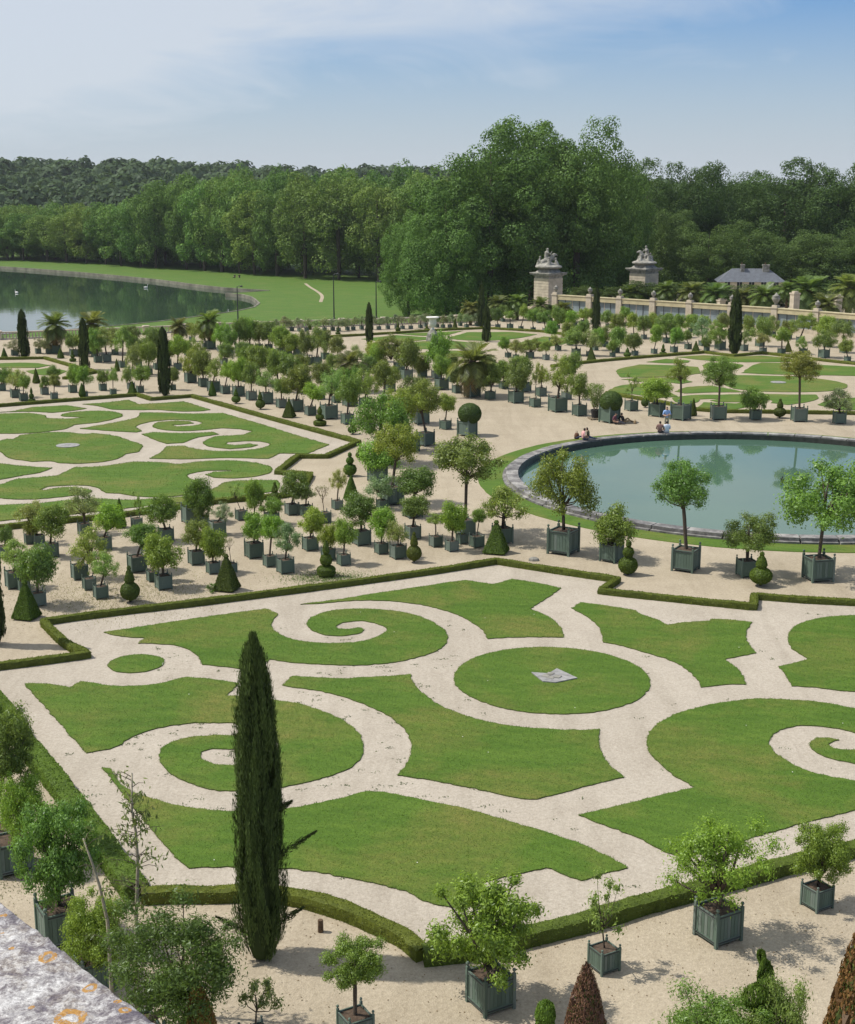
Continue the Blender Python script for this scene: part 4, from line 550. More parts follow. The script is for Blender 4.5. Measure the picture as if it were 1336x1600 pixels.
# clipped surfaces of revolution: solid core plus leaves standing in the surface
def clipped(prof, nleaf, leaf, seed, sides=24, amp=0.01, square=False, depth=0.008):
    rs = np.random.RandomState(seed)
    prof = np.array(prof, float)
    n = sides
    ang = np.linspace(0, 2 * math.pi, n, endpoint=False) + math.pi / 4
    def ring(r, a):
        if square:
            k = 1.0 / np.maximum(np.abs(np.cos(a - 0)), np.abs(np.sin(a - 0)))
            k = np.minimum(k, 1.36)
            return r * k
        return r * np.ones_like(a)
    # finer profile
    z = []; r = []
    for (r0, z0), (r1, z1) in zip(prof[:-1], prof[1:]):
        m = max(2, int(math.hypot(r1 - r0, z1 - z0) / 0.05))
        for j in range(m): r.append(r0 + (r1 - r0) * j / m); z.append(z0 + (z1 - z0) * j / m)
    r.append(prof[-1][0]); z.append(prof[-1][1]); r = np.array(r); z = np.array(z)
    V = np.zeros((len(r), n, 3))
    for j in range(len(r)):
        rr = ring(r[j], ang) * (1 + amp * 3 * rs.randn(n) * (r[j] > 0.02)) - depth
        rr = np.maximum(rr, 0.0005)
        V[j, :, 0] = rr * np.cos(ang); V[j, :, 1] = rr * np.sin(ang); V[j, :, 2] = z[j] + rs.randn(n) * amp * 0.5
    a = V[:-1]; b = V[1:]
    core = np.stack([a, np.roll(a, -1, 1), np.roll(b, -1, 1), b], 2).reshape(-1, 4, 3)
    # leaves on the surface
    seg = np.hypot(np.diff(r), np.diff(z)); w = seg * (r[:-1] + r[1:] + 1e-4); w /= w.sum()
    k = rs.choice(len(seg), nleaf, p=w); t = rs.rand(nleaf); a_ = rs.rand(nleaf) * 2 * math.pi
    rr = r[k] * (1 - t) + r[k + 1] * t; zz_ = z[k] * (1 - t) + z[k + 1] * t
    rr = ring(1.0, a_) * rr
    P = np.stack([rr * np.cos(a_), rr * np.sin(a_), zz_], 1)
    nr = np.diff(z)[k]; nz_ = -np.diff(r)[k]
    Nn = unit(np.stack([nr * np.cos(a_), nr * np.sin(a_), nz_], 1))
    P = P + Nn * rs.uniform(-depth * 1.2, depth * 0.9, nleaf)[:, None]
    Nl = unit(Nn + rs.randn(nleaf, 3) * 0.7)
    Q = leaf_quads(P, Nl, leaf, leaf * 0.55, rs)
    allq = np.concatenate([core, Q])
    return quads_mesh('clipped', allq, np.concatenate([rs.uniform(0.0, 0.3, len(core)), rs.rand(len(Q))]), M['hedge'])

def ballprof(r, zc, n=9, lo=0.0, rz=0.5):
    return [(max(r * math.sin(t), 0.002), zc - rz * math.cos(t)) for t in np.linspace(lo, math.pi, n)]
TOP = {  # unit height 1, widest radius 0.5 scaled later by the width
    'pyramid': clipped([(0.46, 0.03), (0.50, 0.06), (0.42, 0.20), (0.10, 0.86), (0.07, 0.90), (0.10, 0.94), (0.06, 0.99), (0.005, 1.0)], 3600, 0.05, 1, 32, 0.006, True),
    'cone': clipped([(0.42, 0.04), (0.5, 0.09), (0.40, 0.30), (0.20, 0.70), (0.06, 0.96), (0.005, 1.0)], 3000, 0.055, 2),
    'ballcone': clipped([(0.06, 0.05)] + ballprof(0.5, 0.31, 10, 0.3, 0.24)[:-2] + [(0.20, 0.545), (0.26, 0.62), (0.20, 0.76), (0.09, 0.90), (0.11, 0.94), (0.06, 0.99), (0.004, 1.0)], 3600, 0.05, 3),
    'tiered': clipped([(0.40, 0.03), (0.5, 0.07), (0.5, 0.21), (0.38, 0.26), (0.12, 0.28), (0.30, 0.36), (0.33, 0.46), (0.26, 0.56), (0.10, 0.60), (0.19, 0.68), (0.16, 0.82), (0.05, 0.97), (0.004, 1.0)], 3600, 0.05, 4),
    'doubleball': clipped([(0.08, 0.04), (0.34, 0.09), (0.48, 0.20), (0.5, 0.30), (0.42, 0.42), (0.16, 0.50), (0.24, 0.55), (0.29, 0.64), (0.24, 0.73), (0.09, 0.79), (0.15, 0.85), (0.12, 0.94), (0.004, 1.0)], 3600, 0.05, 5),
    'spindle': clipped([(0.10, 0.02), (0.44, 0.22), (0.5, 0.34), (0.34, 0.62), (0.10, 0.94), (0.005, 1.0)], 2200, 0.06, 6),
    'globe': clipped(ballprof(0.5, 0.5, 14), 4200, 0.045, 7, 32, 0.006),
}
# keep the true shape of the square pyramid base and the balls when scaled to width/height

# ------------------------------------------------------------------ large structure: ground, terrace, lake, hill
ZL, ZW = -5.0, -5.6
def smooth_poly(pts, step=0.25, corner=42.0, closed=True):
    """Catmull-Rom through the surveyed points, keeping sharp corners"""
    n = len(pts); P = [Vector((p[0], p[1])) for p in pts]
    sharp = []
    for i in range(n):
        if not closed and i in (0, n - 1): sharp.append(True); continue
        a = P[i] - P[i-1]; b = P[(i+1) % n] - P[i]
        ang = math.degrees(a.angle(b, 0)) if a.length > 1e-6 and b.length > 1e-6 else 0
        sharp.append(ang > corner)
    out = []
    for i in range(n if closed else n - 1):
        p1, p2 = P[i], P[(i+1) % n]
        p0 = p1 - (p2 - p1) if sharp[i] else P[i-1]
        p3 = p2 + (p2 - p1) if sharp[(i+1) % n] else P[(i+2) % n]
        m = max(1, int((p2 - p1).length / step))
        l0, l1, l2 = max((p1-p0).length, .01), max((p2-p1).length, .01), max((p3-p2).length, .01)
        t1 = ((p1-p0)/l0*l1 + (p2-p1)) * 0.5; t2 = ((p3-p2)/l2*l1 + (p2-p1)) * 0.5
        if sharp[i]: t1 = p2 - p1
        if sharp[(i+1) % n]: t2 = p2 - p1
        for j in range(m):
            t = j / m; t_2 = t*t; t_3 = t_2*t
            out.append(p1*(2*t_3-3*t_2+1) + t1*(t_3-2*t_2+t) + p2*(-2*t_3+3*t_2) + t2*(t_3-t_2))
    if not closed: out.append(P[-1])
    return [(p.x, p.y) for p in out]

def sheet_with_hole(outer, hole, z):
    vs = [Vector((x, y, 0)) for x, y in outer]; hs = [Vector((x, y, 0)) for x, y in hole]
    tri = tessellate_polygon([vs, hs])
    pts = [(x, y, z) for x, y in list(outer) + list(hole)]
    fs = []
    for t in tri:
        a, b, c = (Vector(pts[i]) for i in t)
        fs.append(t if (b-a).cross(c-a).z > 0 else tuple(reversed(t)))
    return MB().add(pts, fs)

# terrace of the garden (one gravel sheet) with a retaining wall down to the meadow
terr = [(-170, -12), (-170, 112)] + list(SOUTH) + list(TERRACE_R) + [(170, 246), (170, -12)]
pcx, pcy, pr = POOL
tm = sheet_with_hole(terr, [(pcx+(pr-.5)*math.cos(2*math.pi*k/96), pcy+(pr-.5)*math.sin(2*math.pi*k/96)) for k in range(96)], 0.0)
tag(tm.build('gravel_ground', M['gravel']), kind='structure')
wall = MB().prism([(p[0], p[1]) for p in terr], ZL - 1, -0.8)
tag(wall.build('terrace_wall', M['stone']), 'long stone retaining wall carrying the gravel terrace above the meadow', 'wall', kind='structure')
cop = MB()
for i in range(1, len(SOUTH)+len(TERRACE_R)+1):
    (x0, y0), (x1, y1) = terr[i], terr[i+1]
    d = Vector((x1-x0, y1-y0)).normalized(); q = Vector((-d.y, d.x))*.25
    cop.add([(x0+q.x, y0+q.y, -.82), (x1+q.x, y1+q.y, -.82), (x1+q.x, y1+q.y, -.004), (x0+q.x, y0+q.y, -.004), (x0-q.x, y0-q.y, -.004), (x1-q.x, y1-q.y, -.004)], [(1, 0, 3, 2), (3, 4, 5, 2)])
tag(cop.build('terrace_edge', M['stone']), kind='structure')
for k, pts in PG.items():
    tag(MB().prism([p for p in pts], 0.0, 0.006).build('gravel_path', M['pgravel']), kind='structure')

# meadow with the lake cut out of it
lake = smooth_poly(LAKE, 6.0, 40)
tag(sheet_with_hole([(-4000, -300), (4000, -300), (4000, 7000), (-4000, 7000)], lake, ZL).build('meadow', M['meadow']), kind='structure')
tag(MB().add([(-700, 150, ZW), (120, 150, ZW), (120, 760, ZW), (-700, 760, ZW)], [(0, 1, 2, 3)]).build('lake', M['lake']), kind='structure')
M['bank'] = simple('bank_stone', (0.185, 0.175, 0.135), 0.9, 0.5, 0.4, 0.3)
bank = MB(); nl = len(lake)
ca = sum(lake[i][0]*lake[(i+1) % nl][1] - lake[(i+1) % nl][0]*lake[i][1] for i in range(nl))
for i in range(nl):
    (x0, y0), (x1, y1) = lake[i], lake[(i+1) % nl]
    d = Vector((x1-x0, y1-y0)); 
    if d.length < .01: continue
    d.normalize(); nn = Vector((d.y, -d.x)) * (1 if ca > 0 else -1)
    a = (x0, y0); b = (x1, y1); c = (x1+nn.x*.35, y1+nn.y*.35); e = (x0+nn.x*.35, y0+nn.y*.35)
    bank.add([(*a, ZW-.6), (*b, ZW-.6), (*b, ZL+.09), (*a, ZL+.09), (*c, ZL+.09), (*e, ZL+.09), (*c, ZL-.2), (*e, ZL-.2)],
             [(0, 1, 2, 3), (3, 2, 4, 5), (5, 4, 6, 7)])
tag(bank.build('lake_bank', M['bank']), 'low pale stone bank edging the lake', 'wall')
tr = MB(); tp = smooth_poly(TRACK, 1.0, 80, False)
for i in range(len(tp) - 1):
    (x0, y0), (x1, y1) = tp[i], tp[i+1]
    tr.add([(x0-.35, y0, ZL+.012), (x0+.35, y0, ZL+.012), (x1+.35, y1, ZL+.012), (x1-.35, y1, ZL+.012)], [(0, 1, 2, 3)])
tag(tr.build('footpath', M['gravel']), kind='structure')

# far wooded hill
hx = np.linspace(-900, 900, 46); hy = np.linspace(520, 2200, 40)
def hill_z(x, y):
    t = np.clip((y - 540 - 0.12 * x) / 420.0, 0, 1); t = t * t * (3 - 2 * t)
    u = np.clip(-x / np.maximum(y, 1.0) / 0.30, -1.0, 1.2)
    return ZL - 0.3 + t * (16.5 + 9.5 * u + 2.5 * np.sin(x * 0.012 + 1.0) + 1.6 * np.sin(x * 0.027))
gx, gy = np.meshgrid(hx, hy); gz = hill_z(gx, gy)
hv = np.stack([gx, gy, gz], 2).reshape(-1, 3); nx = len(hx)
hf = [(j*nx+i, j*nx+i+1, (j+1)*nx+i+1, (j+1)*nx+i) for j in range(len(hy)-1) for i in range(nx-1)]
tag(MB().add(hv.tolist(), hf).build('hill', M['meadow'], smooth=True), kind='structure')

# ------------------------------------------------------------------ lawns
def inside(poly, P):
    x, y = P[:, 0], P[:, 1]; res = np.zeros(len(P), bool); n = len(poly)
    px, py = np.array(poly).T; j = n - 1
    for i in range(n):
        c = ((py[i] > y) != (py[j] > y)) & (x < (px[j]-px[i])*(y-py[i])/(py[j]-py[i]+1e-12)+px[i])
        res ^= c; j = i
    return res

BLADE = leaf_mat('grass_blades', 0.30, 0.02, 0.45, 0.6)
def lawn(name, pts, label, blades=0, z1=0.038, step=0.22, ht=0.05, group=None, rag=0.018, top='lawn', bw=0.007):
    poly = smooth_poly(pts, step)
    rs = np.random.RandomState(abs(hash(label)) % 1000 if False else len(label) * 7 + len(pts))
    poly = [(x + rs.randn() * rag, y + rs.randn() * rag) for x, y in poly]
    o = MB().prism(poly, -0.01, z1, 0, 1).build(name, [M[top], M['turf']])
    tag(o, label, 'lawn', group)
    if blades:
        A = np.array(poly); lo, hi = A.min(0), A.max(0)
        area = (hi-lo).prod(); n = int(area * blades)
        P = rs.rand(n, 2) * (hi-lo) + lo; P = P[inside(poly, P)]
        # a fringe of blades leaning out over the edge
        seg = np.roll(A, -1, 0) - A; ln = np.hypot(*seg.T); m = (ln * 70).astype(int)
        E = np.concatenate([A[i] + rs.rand(m[i], 1) * seg[i] for i in range(len(A))]) + rs.randn(m.sum(), 2) * 0.02
        P = np.concatenate([P, E]); n = len(P)
        a = rs.rand(n) * 2 * math.pi; lean = rs.uniform(0.2, 1.0, n); h = ht * rs.uniform(0.5, 1.5, n); w = bw * rs.uniform(0.7, 1.5, n)
        d = np.stack([np.cos(a), np.sin(a)], 1); s = np.stack([-np.sin(a), np.cos(a)], 1)
        b = np.concatenate([P, np.full((n, 1), z1 - 0.01)], 1)
        tip = b + np.concatenate([d * (h * lean)[:, None], h[:, None]], 1)
        sd = np.concatenate([s * w[:, None], np.zeros((n, 1))], 1)
        Q = np.stack([b - sd, b + sd, tip + sd * 0.25, tip - sd * 0.25], 1)
        g = ob('grass_blades', quads_mesh('grass_blades', Q, rs.rand(n), BLADE), o, color=(0.092, 0.158, 0.021))
        tag(g, kind='stuff')
        # daisies
        k = max(2, int(len(P) / 14000)); dP = P[rs.choice(len(P), k)]
        c = np.concatenate([dP, np.full((k, 1), z1 + ht)], 1); r_ = 0.012
        Qd = np.stack([c + [-r_, -r_, 0], c + [r_, -r_, 0], c + [r_, r_, 0.006], c + [-r_, r_, 0.006]], 1)
        tag(ob('daisies', quads_mesh('daisies', Qd, None, M['marble']), o), kind='stuff')
    return o

FL = {'A': 'large front lawn with inward spiral path beside the tall dark cypress top',
      'B': 'left front lawn curling into a spiral behind the tall cypress',
      'C': 'concave central front lawn between the cypress and the round lawn',
      'D': 'wide curved front lawn nearest the arched hedge',
      'E': 'round front lawn with a pale stone lozenge in its middle',
      'F': 'far front lawn with wavy notch below the pyramid topiary',
      'G': 'jagged lawn right of the round lawn, notched on both sides',
      'H': 'rounded lawn at the right edge under the stepped hedge',
      'I': 'big lawn with a white spiral path at the right edge',
      'S': 'smallest round lawn near the left corner of the front parterre'}
for k, pts in FRONT.items():
    lawn('lawn', pts, FL[k], 620, step=0.15, ht=0.026, group='lawns of the front parterre')
RL = {'1': 'rear left lobed lawn with a pale disc in its middle', '2': 'rear left lawn with a curl behind the lobed lawn', '3': 'thin lawn sliver along the rear left hedge at the photo edge',
      '4': 'notched thin lawn along the back hedge near the slim cypress', '5': 'rear lawn with two white spirals reaching the right hedge corner', '6': 'small leaf shaped lawn between two rear spirals',
      '7': 'broad rear lawn with hooked paths at both ends', '8': 'pointed lawn at the left photo edge beside the hooked path', '9': 'narrow lawn strip along the near hedge of the rear parterre'}
for k, pts in REAR.items():
    lawn('lawn', pts, RL[k], 60, step=0.3, ht=0.04, bw=.012, rag=0.03, group='lawns of the rear left parterre')
for i, (k, pts) in enumerate(RIGHT.items()):
    lawn('lawn', pts, 'low lawn piece of the scrolled parterre beyond the round pool', 0, step=0.5, rag=0.04, group='lawns beyond the pool')
for k, pts in FAR.items():
    lawn('lawn', pts, 'thin far lawn piece around the white vase', 0, step=0.6, rag=0.05, group='lawns around the vase')
for k, pts in FARLEFT.items():
    lawn('lawn', pts, 'thin far lawn piece at the left edge before the lake palms', 0, step=0.6, rag=0.05, group='lawns before the lake')
# little paved pieces in the lawns
sq = MB().prism(smooth_poly(SQUARE, 5, 10), 0.0, 0.075).build('stone_lozenge', M['paleslab'])
tag(sq, 'pale broken stone lozenge lying in the round front lawn', 'paving')
cx_, cy_ = np.mean(np.array(SQUARE), 0)
rs = np.random.RandomState(3)
for k in range(5):
    a = rs.rand() * 6.28
    x, y = cx_ + math.cos(a) * .22, cy_ + math.sin(a) * .2
    MB().prism([(x-.16, y-.05), (x+.05, y-.16), (x+.17, y+.04), (x-.03, y+.15)], 0.07, 0.085 + .004*k).build('slab', M['statue'], sq)
tag(MB().prism(list(REARDISC), 0.0, 0.07).build('stone_disc', M['paleslab']), 'pale stone disc in the lobed rear left lawn', 'paving')
tag(MB().prism(list(RIGHTDISC), 0.0, 0.07).build('stone_disc', M['paleslab']), 'pale stone disc in the lawn beyond the pool', 'paving')

# weeds in the gravel of the front parterre, and leaf litter
rs = np.random.RandomState(11)
W = []
for _ in range(420):
    cx, cy = (rs.uniform(-11, 2), rs.uniform(36, 52)) if rs.rand() < .75 else (rs.uniform(-8, 16), rs.uniform(30, 56))
    k = rs.randint(3, 14)
    W.append(np.stack([cx + rs.randn(k) * .07 * rs.uniform(.6, 2), cy + rs.randn(k) * .05, np.full(k, .02)], 1))
W = np.concatenate(W)
W = W[~np.any([inside(smooth_poly(p, .3), W) for p in FRONT.values()], axis=0)]
W = W[inside(list(PG['front']), W)]
tag(ob('gravel_weeds', quads_mesh('gravel_weeds', leaf_quads(W, unit(rs.randn(len(W), 3) * .5 + [0, 0, 1]), .07, .026, rs), None, M['leaf']), color=(.06, .10, .028)), 'tiny green weeds sprouting in the pale parterre gravel', 'weeds', kind='stuff')
L_ = np.stack([rs.uniform(-12, 14, 1500), rs.uniform(24, 34, 1500), np.full(1500, .012)], 1)
L_ = L_[~inside(list(PG['front']), L_)]
tag(ob('leaf_litter', quads_mesh('leaf_litter', leaf_quads(L_, unit(rs.randn(len(L_), 3) * .3 + [0, 0, 1]), .05, .025, rs), None, M['leaf']), color=(.16, .105, .05)), 'dry leaf litter scattered on the near gravel', 'leaves', kind='stuff')
# sparse grass growing in the sand of the left corner and under the tiered topiary
def tufts(name, cx, cy, sx, sy, n, label, c=(0.11, 0.17, 0.035), h=0.04, ang=0):
    P = np.stack([rs.randn(n) * sx, rs.randn(n) * sy], 1); ca, sa = math.cos(ang), math.sin(ang)
    P = P @ np.array([[ca, sa], [-sa, ca]]) + [cx, cy]; a = rs.rand(n) * 6.28
    b = np.concatenate([P, np.zeros((n, 1))], 1); hh = h * rs.uniform(.4, 1.4, n)
    tip = b + np.stack([np.cos(a) * hh, np.sin(a) * hh, hh], 1); sd = np.stack([-np.sin(a), np.cos(a), np.zeros(n)], 1) * .012
    o = ob(name, quads_mesh(name, np.stack([b-sd, b+sd, tip+sd*.3, tip-sd*.3], 1), None, BLADE), color=c)
    tag(o, label, 'grass', kind='stuff')
tufts('grass_patch', *GRASSPATCH, 1.0, 0.55, 2600, 'green grass patch round the foot of the tiered topiary', h=.06)
tufts('grass_patch', -13.0, 57.5, 2.2, 2.0, 5200, 'thin yellowing grass in the sand by the left cypress', (0.17, 0.17, 0.055))
tufts('grass_patch', -10.6, 33.0, 0.8, 0.8, 1500, 'thin grass by the leftmost foreground planter', (0.14, 0.16, 0.045))

# ------------------------------------------------------------------ box hedges
def hedge(pts, label, w=0.31, h=0.27, density=260, leaf=0.05, seg=0.18):
    rs = np.random.RandomState(len(pts) * 13 + int(density))
    P = np.array(smooth_poly(pts, seg, 22, False))
    d = np.gradient(P, axis=0); d = unit(d)
    # mitred normals
    nn = np.stack([-d[:, 1], d[:, 0]], 1)
    n = len(P)
    prof = [(-.5, 0.0), (-.52, .5), (-.47, .93), (-.2, 1.0), (.2, 1.0), (.47, .93), (.52, .5), (.5, 0.0)]
    arc = np.concatenate([[0], np.cumsum(np.hypot(*np.diff(P, axis=0).T))])
    wav = .5*np.sin(arc*1.3 + 1) + .5*np.sin(arc*2.9 + .4) + .6*np.sin(arc*.45)
    ringv = np.zeros((n, len(prof), 3))
    for k, (a, b) in enumerate(prof):
        j = rs.randn(n) * 0.018
        ringv[:, k, :2] = P + nn * (a * w * (1 + j + .05*wav))[:, None] + rs.randn(n, 2) * .008
        ringv[:, k, 2] = b * h * (1 + rs.randn(n) * 0.035 * (b > 0) + .045*wav)
    a = ringv[:-1, :-1]; b = ringv[1:, :-1]; c = ringv[1:, 1:]; e = ringv[:-1, 1:]
    core = np.stack([a, b, c, e], 2).reshape(-1, 4, 3)
    caps = np.stack([ringv[0, [0, 2, 5, 7]], ringv[-1, [0, 2, 5, 7]]])
    core = np.concatenate([core, caps])
    length = np.hypot(*np.diff(P, axis=0).T).sum()
    m = int(length * density * 1.2)
    f = rs.randint(0, len(core) - 2, m); u = rs.rand(m, 1); v = rs.rand(m, 1)
    q = core[f]
    pos = (q[:, 0]*(1-u)+q[:, 1]*u)*(1-v) + (q[:, 3]*(1-u)+q[:, 2]*u)*v
    nr = unit(np.cross(q[:, 1]-q[:, 0], q[:, 3]-q[:, 0])); 
    flip = np.sign((nr * (pos - np.concatenate([P[np.clip(f // (len(prof)-1), 0, n-1)], np.full((m, 1), h*.4)], 1))).sum(1)); nr = nr * flip[:, None]
    pos = pos + nr * rs.uniform(-.01, .025, (m, 1))
    Q = leaf_quads(pos, unit(nr + rs.randn(m, 3)*.7), leaf, leaf*.6, rs)
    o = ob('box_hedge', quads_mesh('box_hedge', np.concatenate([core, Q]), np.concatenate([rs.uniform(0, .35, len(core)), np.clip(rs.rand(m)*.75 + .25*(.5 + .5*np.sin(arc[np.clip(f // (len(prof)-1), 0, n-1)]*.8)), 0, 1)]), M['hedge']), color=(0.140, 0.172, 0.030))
    return tag(o, label, 'hedge', 'clipped box hedges')
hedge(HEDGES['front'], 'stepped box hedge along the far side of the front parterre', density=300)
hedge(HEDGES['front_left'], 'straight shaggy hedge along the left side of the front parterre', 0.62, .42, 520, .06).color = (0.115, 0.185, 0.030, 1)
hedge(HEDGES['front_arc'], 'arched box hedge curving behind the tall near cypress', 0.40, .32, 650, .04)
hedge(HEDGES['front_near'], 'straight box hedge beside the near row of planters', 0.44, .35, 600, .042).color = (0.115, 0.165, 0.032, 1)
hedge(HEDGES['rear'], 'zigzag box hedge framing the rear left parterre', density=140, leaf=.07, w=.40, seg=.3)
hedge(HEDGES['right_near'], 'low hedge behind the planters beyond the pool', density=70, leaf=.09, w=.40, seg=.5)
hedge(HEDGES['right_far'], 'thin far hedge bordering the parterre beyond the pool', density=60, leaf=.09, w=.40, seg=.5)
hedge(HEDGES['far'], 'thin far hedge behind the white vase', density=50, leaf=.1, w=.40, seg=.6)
hedge(HEDGES['far_left'], 'thin far hedge at the left before the lake palms', density=50, leaf=.1, w=.40, seg=.6)

# ------------------------------------------------------------------ round basin
pcx, pcy, pr = POOL
basin = empty('fountain_basin', (pcx, pcy, 0))
tag(basin, 'large round pool with grey weathered stone rim and teal water', 'pool')
def arc_block(r0, r1, z0, z1, a0, a1, m=3, slope=0.0):
    mb = MB(); vs = []
    for j in range(m + 1):
        a = a0 + (a1-a0)*j/m
        for r, z in ((r0, z0), (r1, z0), (r1, z1), (r0, z1 - slope)):
            vs.append((r*math.cos(a), r*math.sin(a), z))
    fs = []
    for j in range(m):
        for k in range(4): fs.append((j*4+k, j*4+(k+1) % 4, (j+1)*4+(k+1) % 4, (j+1)*4+k))
    fs += [(3, 2, 1, 0), (m*4, m*4+1, m*4+2, m*4+3)]
    return mb.add(vs, [tuple(reversed(f)) for f in fs])
NS = 52
for k in range(NS):
    a0 = 2*math.pi*k/NS; a1 = 2*math.pi*(k+1)/NS; gp = 0.0022
    j = random.uniform(-.012, .012)
    arc_block(pr-0.92, pr-0.22, -.55, .30+j, a0+gp, a1-gp).build('rim_stone', M['rim'], basin)
    arc_block(pr-0.215, pr, -.3, .13+j, a0+gp*1.5, a1-gp*1.5).build('step_stone', M['rim'], basin)
arc_block(pr-0.95, pr-0.915, -.6, .20, 0, 2*math.pi-1e-4, 120).build('inner_wall', M['wetstone'], basin)
wd = MB(); wd.add([(0, 0, -.16)] + [((pr-.93)*math.cos(2*math.pi*k/96), (pr-.93)*math.sin(2*math.pi*k/96), -.16) for k in range(96)], [(0, 1+k, 1+(k+1) % 96) for k in range(96)])
ws = wd.build('pool_water', M['pool'], basin); ws.location = (0, 0, .02)
ring = []
lawn_ring = MB(); nr_ = 120
for k in range(nr_):
    a = 2*math.pi*k/nr_; o_ = pr + 1.45 + .03*random.uniform(-1, 1)
    ring.append((math.cos(a), math.sin(a), o_))
vs = []
for c, s_, o_ in ring: vs += [(pcx+c*(pr-.05), pcy+s_*(pr-.05), .035), (pcx+c*o_, pcy+s_*o_, .035), (pcx+c*(o_+.02), pcy+s_*(o_+.02), -.01)]
fs = []
for k in range(nr_):
    q = (k+1) % nr_
    fs += [(k*3, k*3+1, q*3+1, q*3), (k*3+1, k*3+2, q*3+2, q*3+1)]
tag(lawn_ring.add(vs, fs).build('lawn', M['lawn']), 'narrow ring of grass round the pool rim', 'lawn')
jt = MB().lathe([(.16, -.1), (.16, .28), (.19, .30), (.19, .36), (.06, .38), (.06, .50), (.03, .52)], 12).build('fountain_pipe', M['iron'], loc=(JET[0], JET[1], -.12), scale=(.6, .6, .75))
tag(jt, 'dark fountain pipe standing in the middle of the pool', 'pipe')
ORD = ['first', 'second', 'third', 'fourth', 'fifth', 'sixth', 'seventh', 'eighth', 'ninth', 'tenth', 'eleventh', 'twelfth', 'thirteenth', 'fourteenth', 'fifteenth', 'sixteenth', 'seventeenth', 'eighteenth', 'nineteenth', 'twentieth',
       'twenty-first', 'twenty-second', 'twenty-third', 'twenty-fourth', 'twenty-fifth', 'twenty-sixth', 'twenty-seventh', 'twenty-eighth', 'twenty-ninth', 'thirtieth', 'thirty-first', 'thirty-second']


# ------------------------------------------------------------------ far wood on the hill (one mass)
rs = np.random.RandomState(21)
proto = []
for i in range(5):
    C, Rr, r2 = crown_lobes(200 + i, 14, 0.30, 0.22, 0.9, -0.4, 0.35)
    Q, _ = crown_quads(C, Rr, r2, 620, 0.115, 1.0, 0.15, 0.3, 0.2)
    proto.append(norm_unit(Q)[0])
qs, vv = [], []
for j in range(1250):
    y = 560 + 430 * rs.rand() ** 0.8; x = rs.uniform(-0.36, 0.30) * y
    if x > 0.0 and rs.rand() < .55: continue
    big = rs.rand() ** 2
    w_ = 10 + 10 * big + rs.rand() * 3; h_ = 11 + 7 * big + rs.rand() * 2
    a = rs.rand() * 6.28; ca_, sa_ = math.cos(a), math.sin(a)
    q = proto[rs.randint(5)] @ np.array([[ca_, sa_, 0], [-sa_, ca_, 0], [0, 0, 1]])
    q = q * [w_, w_, h_] + [x, y, hill_z(x, y) + h_ * .46]
    qs.append(q); vv.append(np.clip(rs.rand(len(q)) * .35 + rs.rand() * .65, 0, 1))
far = ob('forest', quads_mesh('forest', np.concatenate(qs), np.concatenate(vv), M['leaf_far']), color=(0.060, 0.098, 0.052))
tag(far, 'distant dark wood covering the low hill on the horizon', 'forest', kind='stuff')
del qs, vv

# ------------------------------------------------------------------ large trees, each a trunk and a crown
def big_crown(key, seed, lobes, nleaf, leaf, R0=.34, r0=.14, low=-.9, squash=1.0, uneven=.3, ratio=.8, nsub=9):
    C, Rr, r2 = crown_lobes(seed, lobes, R0, r0, squash, low, uneven)
    cc = [C]; rr = [Rr]
    for c, r in zip(C, Rr):          # each lobe carries smaller clumps, so the outline is billowy and broken
        d = unit(r2.randn(nsub, 3)); cc.append(c + d * r * .80); rr.append(r * r2.uniform(.26, .46, nsub))
    cc = np.concatenate(cc); rr = np.concatenate(rr)
    Q, P = crown_quads(cc, rr, r2, nleaf, leaf, ratio, .24, .22, .28)
    keep = np.ones(len(Q), bool)
    Q, _ = norm_unit(Q[keep])
    CR[key] = (quads_mesh('crown_' + key, Q, r2.rand(len(Q)), M['leaf_far']), None)
for i in range(5): big_crown('T%d' % i, 300 + i, 26, 17000, .026, .33, .165, -.95, 1.55, .26)
for i in range(3): big_crown('P%d' % i, 320 + i, 44, 60000, .0150, .36, .140, -.9, 1.32, .24, nsub=11)
TRUNK = []
for i in range(3):
    r2 = np.random.RandomState(i); mb = MB()
    pts = [(0, 0, 0)] + [(r2.randn()*.5*t, r2.randn()*.5*t, t) for t in (.2, .45, .7, 1.0)]
    mb.tube(pts, [1.25, 1.0, .85, .7, .55], 8)
    TRUNK.append(mb.mesh('trunk', [M['bark']], True))
def tree(name, x, y, z0, w, h, crown, color, label, group, cat='tree', low=.08, tr=None):
    root = empty(name, (x, y, z0), random.uniform(0, 6.28))
    tag(root, label, cat, group)
    ch = h * (1 - low)
    ob('crown', CR[crown][0], root, loc=(0, 0, h*low + ch*.5), scale=(w, w, ch), color=color)
    t = tr or max(.18, w * .028)
    ob('trunk', TRUNK[random.randrange(3)], root, scale=(t, t, h * .62), loc=(0, 0, -.2))
    return root
